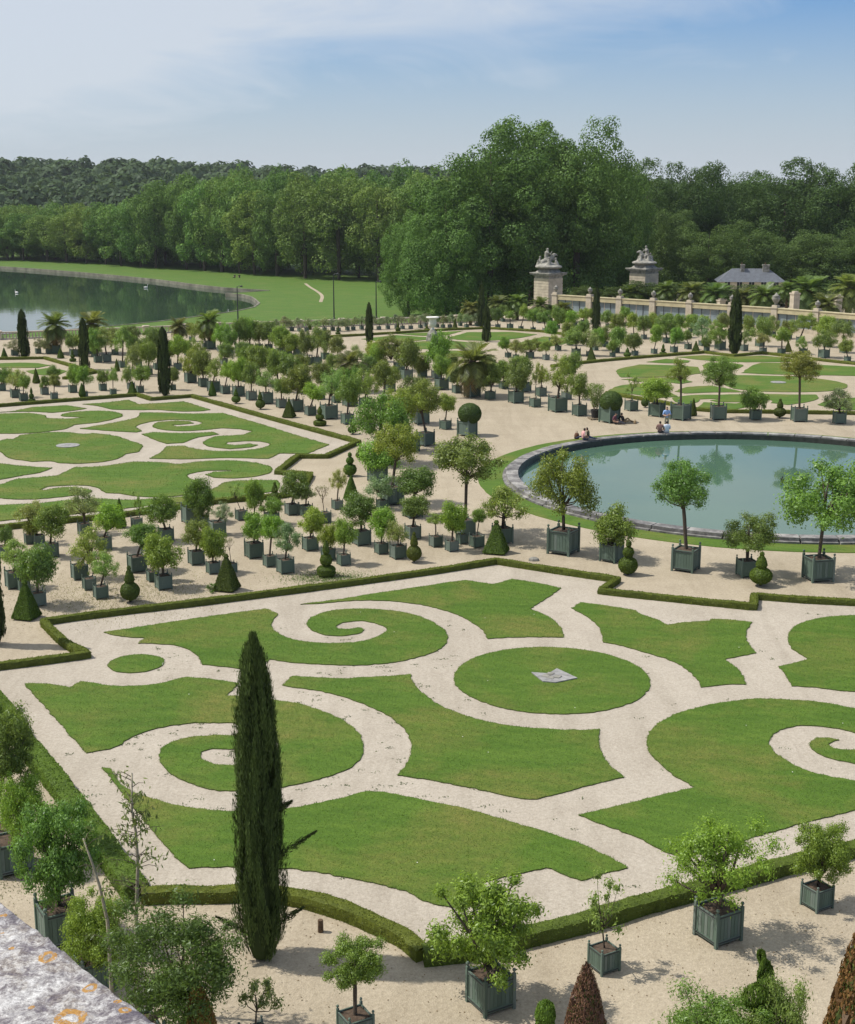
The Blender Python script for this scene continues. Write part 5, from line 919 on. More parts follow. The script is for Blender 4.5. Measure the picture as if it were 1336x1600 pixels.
# rows of planes along the far side of the lake
tl = smooth_poly(TREELINE, 7.6, 60, False)
d0 = Vector((tl[-1][0]-tl[0][0], tl[-1][1]-tl[0][1])).normalized(); back = Vector((-d0.y, d0.x))
if back.y < 0: back = -back
rs = np.random.RandomState(5); ROWN = ['front', 'second', 'third', 'back']
for r_ in range(4):
    for i, (x, y) in enumerate(tl):
        t = i / (len(tl)-1)
        if r_ and rs.rand() < .08: continue
        px_, py_ = x + back.x*(r_*8.5 + 3) + rs.randn()*1.0, y + back.y*(r_*8.5 + 3) + rs.randn()*1.0
        tt = min(1, max(0, (t - .28) / .25))
        h = (14.4 + 6.8 * tt * tt * (3-2*tt) + 1.8*t) * rs.uniform(.88, 1.10) + (0.9*r_ if t > .35 else .25*r_)
        w_ = rs.uniform(11.0, 15.5)
        g_ = rs.uniform(.85, 1.15); yl = rs.uniform(0, .02)
        tree('plane_tree', px_, py_, ZL, w_, h, 'T%d' % rs.randint(5), ((.122+yl*2)*g_, .232*g_, .064*g_),
             ('plane tree, %s from the left in the front row beyond the lake' % ORD[i] if r_ == 0 else 'plane tree crown showing in the %s row of the wood beyond the lake' % ROWN[r_]), 'plane trees beyond the lake, %s row' % ROWN[r_], low=.10 if r_ == 0 else .05)
BT = {5: ('tallest dark plane tree standing left behind the gate pillars', (.108, .190, .054)), 3: ('', (.125, .225, .062)), 4: ('', (.074, .130, .042)), 2: ('', (.094, .152, .050)), 1: ('', (.16, .27, .05))}
BL = ['tallest plane tree group, left crown above the left gate pillar', 'huge plane tree, middle and highest crown behind the gate', 'huge plane tree, right crown with a rounded top behind the gate',
      'drooping plane tree whose low skirt touches the meadow left of the gate', 'dark tall tree just right of the highest plane crown', 'small tree at the meadow edge left of the great planes',
      'dark tree filling in behind the drooping plane', 'dark tree hidden behind the highest plane trees', 'dark tree behind the right great plane',
      'tall dark tree behind the right gate pillar', 'tall dark tree between right gate pillar and the slate roof', 'dark tree behind the dip in the right skyline',
      'broad tall tree at the right above the slate roof', 'broad tall tree at the right edge of the skyline', 'broad tree cut by the right photo edge', 'far tree in the gap of the right skyline', 'dark tree far behind the gate gap',
      'lower rounded tree left of the slate roof', 'lower rounded tree behind the slate roof chimneys', 'low tree right behind the slate roof', 'low rounded tree above the right hand palms', 'low tree at the right edge above the wall', 'dark middle tree above the right gate pillar',
      'bright green sapling between the gate pillars', 'bright green sapling close to the left gate pillar', 'bright green sapling close to the right gate pillar']
for i, (x, y, h, w_, k) in enumerate(BIGTREES):
    cr_ = 'P%d' % (i % 3) if k != 1 else 'T%d' % (i % 5)
    z0 = ZL
    if k in (1, 2): z0 = min(0.0, ZL + 2.5); h = h - 2.5
    tree('great_tree' if k in (5, 3, 4) else 'small_tree', x, y, z0, w_ * (1.22 if k == 5 else 1.1), h, cr_, BT[k][1], BL[i], 'trees behind the gate', low={5: .10, 3: .03, 4: .05, 2: .03, 1: .02}[k], tr=.45 if k in (5, 4) else .25)

# ------------------------------------------------------------------ planters
def post_mesh(s=1.0, h=1.1):
    mb = MB(); a = .045
    mb.box(-a, -a, 0, a, a, h)
    mb.lathe([(.030, h), (.022, h+.02), (.022, h+.04), (.050, h+.07), (.056, h+.10), (.040, h+.135), (.006, h+.15)], 8)
    return mb.mesh('corner_post', [M['paint']])
POST = post_mesh()
def panel_mesh():
    mb = MB(); n = 7; w = .91/n
    for k in range(n):
        x0 = -.455 + k*w; mb.box(x0+.006, -.012, .10, x0+w-.006, .012, 1.0)
    mb.box(-.455, -.009, .10, .455, .006, 1.0)
    mb.box(-.46, -.032, .10, .46, -.010, .20); mb.box(-.46, -.032, .88, .46, -.010, 1.0)
    return mb.mesh('side_panel', [M['paint']])
PANEL = panel_mesh()
RAIL = MB().box(-.455, -.034, 0, .455, .0, .105).mesh('rail', [M['paint']])
BACKING = MB().box(-.455, -.006, .10, .455, .006, .99).mesh('side_panel', [M['paint']])
PLANK = MB().box(-.058, -.020, .10, .058, .012, .995).mesh('plank', [M['paint']])
STRAP = MB().box(-.5, -.045, 0, .5, -.033, .035).mesh('iron_strap', [M['iron']])
SOIL = MB().add([(-.45, -.45, .93), (.45, -.45, .93), (.45, .45, .93), (-.45, .45, .93), (0, 0, .97)], [(0, 1, 4), (1, 2, 4), (2, 3, 4), (3, 0, 4)]).mesh('soil', [M['soil']])
def far_box():
    mb = MB(); mb.box(-.47, -.47, .09, .47, .47, .93)
    for sx in (-1, 1):
        for sy in (-1, 1):
            mb.box(sx*.47-.05, sy*.47-.05, 0, sx*.47+.05, sy*.47+.05, 1.1); mb.lathe([(.02, 1.1), (.055, 1.16), (.055, 1.2), (.01, 1.24)], 6, sx*.47, sy*.47)
    for z0, z1 in ((.10, .2), (.88, 1.0)):
        mb.box(-.5, -.5, z0, .5, -.473, z1); mb.box(-.5, .473, z0, .5, .5, z1); mb.box(-.5, -.473, z0, -.473, .473, z1); mb.box(.473, -.473, z0, .5, .473, z1)
    return mb.mesh('planter_box', [M['paint']])
FARBOX = far_box()
STEM = []
for i in range(3):
    r2 = np.random.RandomState(40+i); mb = MB()
    mb.tube([(0, 0, 0), (r2.randn()*.25, r2.randn()*.25, .33), (r2.randn()*.3, r2.randn()*.3, .66), (0, 0, 1.0)], [1.15, 1.0, .9, .8], 7)
    STEM.append(mb.mesh('trunk', [M['bark']], True))

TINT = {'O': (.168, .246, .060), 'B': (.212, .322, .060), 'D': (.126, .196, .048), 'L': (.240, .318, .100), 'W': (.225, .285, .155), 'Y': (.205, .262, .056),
        'S': (.190, .275, .088), 'N': (.18, .22, .09), 'G': (.080, .130, .034), 'V': (.205, .335, .055), 'K': (.082, .160, .036)}
LOOK = {'O': 'round green', 'B': 'bright green', 'D': 'dark dense', 'L': 'loose pale green', 'W': 'greyish pale', 'Y': 'yellow tinged', 'S': 'thin sparse', 'N': 'bare branched', 'G': 'clipped globe', 'V': 'spreading bright green', 'K': 'bushy multi stemmed'}
def planter(root, s, detail):
    """wooden box with planked sides, corner posts with ball finials, soil"""
    sc = (s, s, s)
    if detail == 0:
        ob('planter_box', FARBOX, root, scale=sc)
    else:
        for k in range(4):
            a = k*math.pi/2
            px, py = .455*s*math.sin(a), -.455*s*math.cos(a)
            if detail == 1:
                ob('side_panel', PANEL, root, loc=(px, py, 0), rot=(0, 0, a), scale=sc)
            else:
                pn = ob('side_panel', BACKING, root, loc=(px, py, 0), rot=(0, 0, a), scale=sc)
                for j in range(7):
                    ob('plank', PLANK, pn, loc=(-.39 + .13*j, -.004*random.random(), 0), rot=(0, 0, random.uniform(-.01, .01)))
                ob('rail', RAIL, pn, loc=(0, -.004, .10)); ob('rail', RAIL, pn, loc=(0, -.004, .89))
                ob('iron_strap', STRAP, pn, loc=(0, -.002, .135)); ob('iron_strap', STRAP, pn, loc=(0, -.002, .925))
            b = a + math.pi/4
            ob('corner_post', POST, root, loc=(.665*s*math.sin(b), -.665*s*math.cos(b), 0), rot=(0, 0, a), scale=sc)
    ob('soil', SOIL, root, scale=sc)

# labels: rows of planters counted from the left
lab = {}
def rows_of(area, cuts, names):
    idx = [i for i, t in enumerate(TREES) if t[0] == area]
    # depth measured square to the parterre's grid
    f = lambda t: t[2]*math.cos(R(28)) - t[1]*math.sin(R(28))
    for lo, hi, nm in zip(cuts[:-1], cuts[1:], names):
        sub = sorted((i for i in idx if lo <= f(TREES[i]) < hi), key=lambda i: TREES[i][1]/TREES[i][2])
        for n_, i in enumerate(sub):
            lab[i] = (LOOK[TREES[i][9]] + ' boxed tree, %s from left, ' % ORD[n_] + nm, nm)
rows_of('mid', [-99, 59.5, 64.5, 70.5, 999], ['nearest planter row behind front hedge', 'second planter row behind front hedge', 'third planter row behind front hedge', 'planters nearest the rear left parterre'])
rows_of('pool', [-99, 999], ['row along the near pool rim'])
rows_of('plaza', [-99, 84, 999], ['planters lining the plaza beyond the pool', 'second rank beyond the plaza'])
rows_of('row', [-99, 101, 999], ['row at the rear parterre right hedge', 'second rank beside rear parterre'])
rows_of('left', [-99, 999], ['row behind the rear left parterre'])
rows_of('leftfar', [-99, 136, 143, 150, 999], ['nearest rank before the lake', 'second rank before the lake', 'third rank before the lake', 'farthest rank before the lake'])
rows_of('centre', [-99, 110, 126, 999], ['near rank round the central palm', 'middle rank behind the central palm', 'far rank left of the grille wall'])
rows_of('rightfar', [-99, 112, 122, 999], ['near rank at the hedge beyond the pool', 'middle rank before the grille wall', 'far rank under the grille wall'])
rows_of('gatefar', [-99, 999], ['tiny planters near the left gate pillar'])
rows_of('balustrade', [-99, 999], ['tiny planters along the far balustrade'])
SHARED = ('leftfar', 'centre', 'rightfar', 'gatefar', 'balustrade')
FORE = ['rounded dark tree cut by the left photo edge, partly hiding its planter', 'bright leafed boxed tree just below the leftmost dark tree', 'large glossy boxed tree in green planter beside the stone parapet',
        'bushy round boxed tree half hidden behind the stone parapet', 'small standard boxed tree on a thin stem near the bottom centre', 'big spreading bright green orange tree in the largest near planter',
        'thin sparse boxed tree between two spreading trees at the near hedge', 'big loose light green tree in a weathered planter at near right', 'small ragged boxed tree at the right edge near hedge',
        'thin sapling standard at the bottom left of the cypress', 'large bushy multi stemmed oleander shrub at lower left beside the parapet']
cnt = 0
for i, (area, x, y, rot, s, dx, cz, W_, H_, k) in enumerate(TREES):
    root = empty('boxed_tree', (x, y, 0), R(rot))
    if area == 'fore':
        lb, gr = FORE[cnt], 'planters in the foreground'; cnt += 1
    else: lb, gr = lab[i][0], 'boxed trees, ' + lab[i][1]
    tag(root, lb, 'potted tree', gr)
    dist = math.hypot(x, y)
    detail = 2 if s / dist * 2200 > 26 else (1 if s/dist*2200 > 12 else 0)
    planter(root, s, detail)
    # the tree: work in root space (root is turned by rot)
    c_, s_ = math.cos(-R(rot)), math.sin(-R(rot)); lx, ly = dx*c_, dx*s_
    rs_ = random.Random(i)
    if k == 'G':
        tp2 = cz + H_*.5; H_ = W_*.9; cz = tp2 - H_*.5
        ob('crown', TOP['globe'], root, loc=(lx, ly, cz - H_*.5), scale=(W_, W_, H_), color=TINT['G'])
        ob('trunk', STEM[0], root, loc=(0, 0, .9*s), scale=(.05, .05, .4))
        continue
    key = {'O': 'O%d' % rs_.randrange(4), 'B': 'O%d' % rs_.randrange(4), 'D': 'D%d' % rs_.randrange(4), 'L': 'L%d' % rs_.randrange(3), 'W': 'L%d' % rs_.randrange(3), 'Y': 'L%d' % rs_.randrange(3),
           'S': 'S%d' % rs_.randrange(3), 'N': 'N%d' % rs_.randrange(2), 'V': 'V0', 'K': 'K0'}[k]
    if W_ > 2.2 and k in 'OYB': key = 'Q%d' % rs_.randrange(3)
    if area == 'fore' and k in 'OB': key = 'F%d' % (i % 2)
    if area == 'fore' and x > 5 and k == 'V': key = 'V1'
    tint = [c * rs_.uniform(.88, 1.14) for c in TINT[k]]
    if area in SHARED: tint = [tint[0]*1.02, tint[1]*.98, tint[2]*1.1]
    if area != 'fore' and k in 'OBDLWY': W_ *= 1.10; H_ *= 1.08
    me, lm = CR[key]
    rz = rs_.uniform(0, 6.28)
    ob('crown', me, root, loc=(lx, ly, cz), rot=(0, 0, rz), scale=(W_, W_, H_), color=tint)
    if lm is not None and area not in ('balustrade', 'gatefar', 'rightfar', 'leftfar'):
        ob('branches', lm, root, loc=(lx, ly, cz), rot=(0, 0, rz), scale=(W_, W_, H_))
    # trunk from the soil to the crown
    b = Vector((0, 0, .93*s)); t = Vector((lx, ly, cz - H_*(.42 if k in 'NKSV' else .22)))
    if t.z < b.z + .1: t.z = b.z + .12
    d = t - b
    r_ = max(.02, min(.075, .028*max(W_, .6) + .008*d.length)) * (.6 if k in 'SN' else 1)
    ob('trunk', STEM[i % 3], root, loc=b, rot=d.to_track_quat('Z', 'Y').to_euler(), scale=(r_, r_, d.length))

# ------------------------------------------------------------------ topiary
TPL = {'pyramid': 'square clipped yew pyramid', 'cone': 'clipped yew cone', 'ballcone': 'ball topiary with cone', 'tiered': 'three tiered topiary', 'doubleball': 'stacked ball topiary', 'spindle': 'clipped spindle topiary'}
STALK = MB().tube([(0, 0, -.02), (.1, 0, .5), (0, 0, 1)], [1, .9, .8], 6).mesh('stem', [M['bark']], True)
TLAB = ['nearest the left photo edge by the dark cypress', 'leaning dark behind the left rear planters', 'left of the bright boxed trees at the front hedge', 'in the middle of the planters along the front hedge', 'by the near corner of the rear parterre hedge',
        'on a grass patch behind the front hedge', 'beside the zigzag corner of the rear hedge', 'below the stacked ball topiary by the zigzag hedge', 'beside the front hedge right of the pyramid', 'at the top corner of the front hedge',
        'in front of the second planter by the pool', 'between the last two planters by the pool', 'at the back hedge corner of the rear parterre', 'first along the right hedge of the rear parterre', 'second along the right hedge of the rear parterre', 'third along the right hedge of the rear parterre',
        'fourth along the right hedge of the rear parterre', 'fifth along the right hedge of the rear parterre', 'sixth along the right hedge of the rear parterre', 'under the big crown at the rear hedge corner', 'first from the left behind the rear parterre', 'second from the left behind the rear parterre',
        'far left behind the small row of planters', 'at the far left beside a tapered cypress', 'between the two left palms', 'right of the palm cone at far left', 'left of the slimmest left cypress', 'at the far hedge left of the thin cypress',
        'first along the far hedge beyond the pool', 'second along the far hedge beyond the pool', 'third along the far hedge beyond the pool', 'right of the dark cypress beyond the pool', 'beside the sparse planter beyond the pool', 'behind the tall yellow planter beyond the pool', 'between planters at the right beyond the pool',
        'first along the far balustrade', 'second along the far balustrade', 'third along the far balustrade', 'just left of the white vase', 'right of the white vase']
for i, (x, y, w_, h, k) in enumerate(TOPIARY):
    root = empty('topiary', (x, y, 0), R(28 + (45 if k == 'pyramid' else random.uniform(0, 90))))
    tag(root, '%s, %s' % (TPL[k], TLAB[i]), 'topiary', 'clipped topiary')
    ob('foliage', TOP[k], root, scale=(w_, w_, h), color=[c*random.uniform(.85, 1.15) for c in (.095, .145, .026)])
    ob('stem', STALK, root, scale=(.05*w_+.01, .05*w_+.01, h*.25))
# foreground yews, some rusty
def spiral_mesh():
    rs = np.random.RandomState(2); n = 9000
    t = rs.rand(n)**1.15; a0 = t * 2.2 * 2 * math.pi
    rad = .40*(1-t)**.8 + .05; tube = (.30*(1-t)**.7 + .10)
    ph = rs.rand(n) * 2 * math.pi
    ctr = np.stack([rad*.55*np.cos(a0), rad*.55*np.sin(a0), .10 + t*.82], 1)
    out = np.stack([np.cos(a0), np.sin(a0), np.zeros(n)], 1); upv = np.array([0, 0, 1.0])
    Nn = out*np.cos(ph)[:, None] + upv*np.sin(ph)[:, None]
    P = ctr + Nn * (tube*np.sqrt(rs.uniform(.5, 1, n)))[:, None] * np.array([1, 1, .42])
    return quads_mesh('spiral', leaf_quads(P, unit(Nn + rs.randn(n, 3)*.6), .05, .028, rs), None, M['hedge'])
FGM = {'cone_gold': clipped([(.44, .02), (.5, .10), (.42, .34), (.26, .70), (.10, .95), (.01, 1)], 18000, .032, 31, 40, .05, depth=.03),
       'cone_red': clipped([(.42, .02), (.5, .09), (.42, .34), (.25, .72), (.08, .96), (.01, 1)], 20000, .030, 32, 40, .05, depth=.03),
       'cone_green': clipped([(.42, .02), (.5, .12), (.40, .40), (.22, .74), (.20, .78), (.24, .84), (.18, .95), (.01, 1)], 10000, .04, 33, 32, .015, depth=.012), 'spiral': spiral_mesh()}
FGC = {'cone_gold': (.27, .165, .050), 'cone_red': (.165, .095, .070), 'cone_green': (.115, .20, .03), 'spiral': (.125, .20, .035)}
GREENC = clipped([(.40, .02), (.49, .09), (.41, .34), (.24, .72), (.07, .95), (.01, .97)], 5200, .036, 35, 40, .03, depth=.02)
FGL = ['golden brown yew cone in front of the bushy oleander', 'reddish brown yew cone beside the small near planter', 'small bright green cone topiary at the bottom edge', 'large rusty brown yew cone cut by the right photo edge', 'green spiral topiary below the loose near tree']
for i, (x, y, w_, h, k) in enumerate(FGTOPIARY):
    root = empty('topiary', (x, y, 0), random.uniform(0, 6)); tag(root, FGL[i], 'topiary', 'clipped topiary')
    c = FGC[k] if i != 3 else (.16, .09, .038)
    ob('foliage', FGM[k], root, scale=(w_, w_, h), color=c)
    if k in ('cone_red', 'cone_gold'): ob('green_shoots', GREENC, root, scale=(w_*1.01, w_*1.01, h*.985), color=(.10, .135, .035))
    ob('stem', STALK, root, scale=(.05, .05, h*.7))

# ------------------------------------------------------------------ cypresses
def build_cypress(seed, n, H, W, ln, wd, plumes):
    """a column of upswept plumes round a dark core"""
    rs = np.random.RandomState(seed)
    prof = lambda z: np.interp(z, [0, .03, .08, .2, .40, .62, .80, .90, .96, 1.0], [.26, .42, .49, .50, .47, .43, .36, .27, .18, .06])
    z0 = rs.rand(plumes)**.92 * .93; a = rs.rand(plumes)*2*math.pi
    L = rs.uniform(.08, .20, plumes); L = np.minimum(L, 1.02-z0)
    depth = rs.uniform(.58, 1.03, plumes); th = rs.uniform(.045, .10, plumes)
    k = rs.choice(plumes, n, p=L/L.sum()); t = rs.rand(n); z = z0[k] + L[k]*t
    r = prof(np.clip(z, 0, 1))*depth[k]*(1 + .05*t)
    base = np.stack([r*np.cos(a[k])*W, r*np.sin(a[k])*W, z*H], 1)
    bul = np.sin(np.pi*np.clip(t*.9+.1, 0, 1))**.7
    P = base + rs.randn(n, 3)*(th[k]*bul*W*.55)[:, None]*np.array([1, 1, .6])
    out = np.stack([np.cos(a[k]), np.sin(a[k]), np.zeros(n)], 1)
    tang = unit(np.array([0, 0, 1.0]) + out*rs.uniform(.0, .35, (n, 1)) + rs.randn(n, 3)*.16)
    Nn = unit(out + rs.randn(n, 3)*.45); Nn = unit(Nn - tang*(Nn*tang).sum(1, keepdims=True))
    Q = leaf_quads(P, Nn, ln, wd, rs, tang)
    zz_ = np.linspace(.01, .95, 28); an = np.linspace(0, 2*math.pi, 20, endpoint=False)
    V = np.array([[(prof(z)*.60*W*math.cos(q), prof(z)*.60*W*math.sin(q), z*H) for q in an] for z in zz_])
    a_ = V[:-1]; b_ = V[1:]
    core = np.stack([a_, np.roll(a_, -1, 1), np.roll(b_, -1, 1), b_], 2).reshape(-1, 4, 3)
    pv = rs.rand(plumes)
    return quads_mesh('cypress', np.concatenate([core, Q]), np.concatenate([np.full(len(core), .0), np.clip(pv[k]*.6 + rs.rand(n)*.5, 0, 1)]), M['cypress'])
CYL = ['tall dark cypress column rising alone in the left foreground', 'dark cypress cut by the left photo edge behind the front hedge', 'tapered cypress at far left before the lake', 'slim cypress between the two left palms', 'slim cypress at the back corner of the rear parterre',
       'slim cypress left of the white vase', 'short thick cypress right of the white vase', 'thin dark cypress behind the short one right of the vase', 'slim cypress in front of the grille wall', 'large dark cypress before the wall beyond the pool']
x, y, w_, h = CYPRESS[0]
nearc = build_cypress(4, 75000, h, w_*.93, .13, .018, 520)
midc = build_cypress(6, 11000, 6.0, 1.2, .22, .06, 150)
tapc = build_cypress(9, 11000, 6.0, 1.2, .22, .06, 150)
for i, (x, y, w_, h) in enumerate(CYPRESS):
    root = empty('cypress', (x, y, 0), 0 if i == 0 else random.uniform(0, 6)); tag(root, CYL[i], 'cypress', 'columnar cypresses')
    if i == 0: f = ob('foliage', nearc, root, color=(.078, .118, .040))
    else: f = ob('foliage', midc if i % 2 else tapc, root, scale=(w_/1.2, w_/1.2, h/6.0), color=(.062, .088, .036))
    ob('trunk', STEM[i % 3], root, scale=(.09 if i == 0 else .07,)*2 + (h*.3,), loc=(0, 0, -.02))
    if i == 0:   # stray side sprays
        for (bz, ang, ln_) in ((2.6, -.15, .8), (3.7, -.3, .3), (1.0, -.2, .5), (.8, 3.4, .5)):
            r2 = np.random.RandomState(int(bz*10)); m = 420
            d = np.array([math.cos(ang), math.sin(ang), .75]); t = r2.rand(m)[:, None]
            P = np.array([w_*.42*math.cos(ang), w_*.42*math.sin(ang), bz]) + d*t*ln_ + r2.randn(m, 3)*.055*(1.15-t)
            ob('side_spray', quads_mesh('side_spray', leaf_quads(P, unit(r2.randn(m, 3)), .10, .018, r2, np.tile(d, (m, 1)) + r2.randn(m, 3)*.5), None, M['cypress']), root, color=(.055, .08, .03))

# ------------------------------------------------------------------ palms
def frond_mesh(seed, droop):
    rs = np.random.RandomState(seed); Q = []
    n = 15; pts = []
    for k in range(n+1):
        t = k/n; pts.append(np.array([t*(1-.12*t), 0, .42*t - droop*t*t]))
    for k in range(n):
        p = pts[k]; d = unit(pts[k+1]-pts[k])
        s = np.array([0, .012*(1-k/n)+.003, 0]); Q.append(np.stack([p-s, p+s, pts[k+1]+s*.8, pts[k+1]-s*.8]))
        if k < 2: continue
        L = .30*math.sin(math.pi*min(1, (k/n)*.86+.12))+.05
        for sd in (-1, 1):
            for q in (0, .5):
                p2 = p + (pts[k+1]-p)*q
                tipv = p2 + d*L*.75 + np.array([0, sd*L*.72, -.10*L + rs.randn()*.02])
                w = d*.03
                Q.append(np.stack([p2-w*.5, p2+w, tipv+w*.2, tipv-w*.2]))
    return np.array(Q)
FROND = [quads_mesh('frond', frond_mesh(i, dr), None, M['leaf']) for i, dr in enumerate((.35, .6, .95, 1.35))]
def palm_crown(seed, n=52):
    rs = np.random.RandomState(seed); out = []
    for k in range(n):
        t = (k+.5)/n; az = k*2.4 + rs.rand()*.4; el = 1.35 - 1.75*t
        q = frond_mesh(k, .35+.6*t + .2*rs.rand())
        ce, se = math.cos(el-.4), math.sin(el-.4)
        Ry = np.array([[ce, 0, se], [0, 1, 0], [-se, 0, ce]]); q = q @ Ry
        c_, s_ = math.cos(az), math.sin(az)
        q = q @ np.array([[c_, s_, 0], [-s_, c_, 0], [0, 0, 1]]); out.append(q*rs.uniform(.42, .54))
    return quads_mesh('fronds', np.concatenate(out), None, M['leaf'])
PALMC = [palm_crown(i) for i in range(3)]
def ptrunk(n=9):
    prof = []
    for k in range(n):
        prof += [(1.0, k/n), (1.22, (k+.75)/n), (1.0, (k+1)/n)]
    return MB().lathe([(1.1, -.02)] + prof + [(1.35, 1.02), (.9, 1.12)], 10).mesh('trunk', [M['palmbark']])
PT = ptrunk()
PLB = ['large palm with spreading fronds in a green planter at the centre', 'dense palm crowded by boxed trees left of centre', 'left one of the two palms before the lake', 'right one of the two palms before the lake', 'palm before the lake, left of the yellow boxed tree', 'dark palm before the lake corner',
       'palm left of the gate pillar, first of three', 'palm left of the gate pillar, middle of three', 'palm hiding the foot of the left gate pillar', 'low palm right of the left gate pillar', 'biggest palm behind the right part of the grille wall', 'palm behind the grille wall beneath the slate roof',
       'palm behind the wall left of the slate roof', 'palm behind the wall below the dark middle trees', 'small palm at the top of the large dark cypress', 'thin palm behind the wall beside the biggest palm', 'palm behind the wall at the right photo edge', 'palm behind the wall near the right gate pillar', 'palm partly hiding the right gate pillar', 'low ragged palm hanging over the wall at right', 'thin palm by the far balustrade left of the gate']
for i, (x, y, w_, z, boxed) in enumerate(PALMS):
    root = empty('palm_tree', (x, y, 0), R(30)); tag(root, PLB[i], 'palm', 'palm trees')
    tint = [c*random.uniform(.85, 1.15) for c in (.15, .185, .062)]
    zc = z - w_*.06
    if boxed:
        bs = min(1.2, max(.85, w_*.22)); planter(root, bs, 1 if i < 2 else 0); z0 = bs*.9
    else: z0 = 0.0
    ob('trunk', PT, root, loc=(0, 0, z0), scale=(w_*.06,)*2 + (max(.3, zc-z0),))
    if i < 6:
        n = 46; r2 = random.Random(i)
        for k in range(n):
            t = (k+.5)/n; el = 1.30 - 1.75*t; az = k*2.4 + r2.random()*.4
            fm = FROND[min(3, int(t*3 + r2.random()))]
            s_ = w_*r2.uniform(.46, .58)
            o = ob('frond', fm, root, loc=(0, 0, zc), rot=(r2.uniform(-.2, .2), -(el-.4), az), scale=(s_, s_, s_), color=tint if t < .8 else (.24, .18, .085))
    else:
        ob('fronds', PALMC[i % 3], root, loc=(0, 0, zc), scale=(w_, w_, w_), color=tint, rot=(0, 0, random.uniform(0, 6)))

# ------------------------------------------------------------------ grille wall with stone piers, gate pillars, house
def urn_profile(s, z):
    return [(.05*s, z), (.16*s, z+.02*s), (.10*s, z+.10*s), (.22*s, z+.25*s), (.36*s, z+.5*s), (.40*s, z+.72*s), (.30*s, z+.78*s), (.42*s, z+.86*s), (.20*s, z+.95*s), (.06*s, z+1.15*s), (.01, z+1.2*s)]
gw = empty('grille_wall', (PIERS[0][0], PIERS[0][1], 0)); tag(gw, 'long grille wall with pale piers, urns and blue grey panels', 'wall')
o0 = Vector((PIERS[0][0], PIERS[0][1], 0))
for i, p in enumerate(PIERS):
    q = Vector((p[0], p[1], 0)) - o0
    mb = MB(); a = .40
    mb.box(-a-.08, -a-.08, 0, a+.08, a+.08, .35); mb.box(-a, -a, .35, a, a, PIERH-.42); mb.box(-a-.07, -a-.07, PIERH-.42, a+.07, a+.07, PIERH-.28); mb.box(-a+.06, -a+.06, PIERH-.28, a-.06, a-.06, PIERH-.05)
    d = Vector((PIERS[min(i+1, len(PIERS)-1)][0]-PIERS[max(i-1, 0)][0], PIERS[min(i+1, len(PIERS)-1)][1]-PIERS[max(i-1, 0)][1], 0)).normalized(); rz = math.atan2(d.y, d.x)
    pr_ = mb.build('pier', M['stone'], gw, loc=q, rot=(0, 0, rz))
    us = 1.25 if i == 6 else .8
    MB().lathe(urn_profile(us, PIERH-.05), 12).build('urn', M['statue'], pr_, smooth=True)
    if i < len(PIERS)-1:
        e = Vector((PIERS[i+1][0], PIERS[i+1][1], 0)) - o0; dd = e-q; L = dd.length; rz2 = math.atan2(dd.y, dd.x)
        bm_ = MB().box(.47, -.30, PIERH-1.0, L-.47, .30, PIERH-.46).box(.47, -.36, PIERH-.455, L-.47, .36, PIERH-.36).build('beam', M['beam'], gw, loc=q, rot=(0, 0, rz2))
        MB().box(.47, -.2, 0, L-.47, .2, .5).build('plinth', M['stone'], gw, loc=q, rot=(0, 0, rz2))
        n = 4
        for k in range(n):
            x0 = .47 + (L-.94)*k/n; x1 = .47 + (L-.94)*(k+1)/n
            MB().box(x0+.03, -.03+.012*(k % 2), .5, x1-.03, .03+.012*(k % 2), PIERH-1.005).build('panel', M['panel'], gw, loc=q, rot=(0, 0, rz2))
            MB().box(x0-.03, -.07, .5, x0+.03, .07, PIERH-1.005).build('post', M['stone'] if k == 2 else M['iron'], gw, loc=q, rot=(0, 0, rz2))
for i, (x, y, h) in enumerate(BACKPIERS):
    o = MB().box(-.45, -.45, 0, .45, .45, h-.4).box(-.52, -.52, h-.4, .52, .52, h-.2).box(-.3, -.3, h-.2, .3, .3, h).build('stone_pier', M['stone'], loc=(x, y, 0), rot=(0, 0, R(20)))
    tag(o, ['free pale stone pier behind the wall by the biggest palm', 'free pale stone pier behind the wall under the slate roof', 'free pale stone pier behind the wall at the right edge'][i], 'pier', 'stone piers behind the wall')

rs = np.random.RandomState(17)
for k in range(15):
    t = k/14.0; x = 24 + 46*t + rs.uniform(-1, 1); y = 214 - 14*t + rs.uniform(-2, 2)
    root = empty('shrub', (x, y, 0)); w_ = rs.uniform(4, 6); h = rs.uniform(2.2, 3.4)
    if 43 < x < 60: w_, h = 6.5, rs.uniform(2.7, 3.1)
    tag(root, 'dark shrub, %s from the left, behind the grille wall' % ORD[k], 'shrub', 'shrubs behind the grille wall')
    ob('crown', CR['T%d' % (k % 5)][0], root, loc=(0, 0, h*.48), scale=(w_, w_, h), color=(.075, .115, .038), rot=(0, 0, rs.rand()*6)); ob('trunk', TRUNK[0], root, scale=(.1, .1, h*.5))

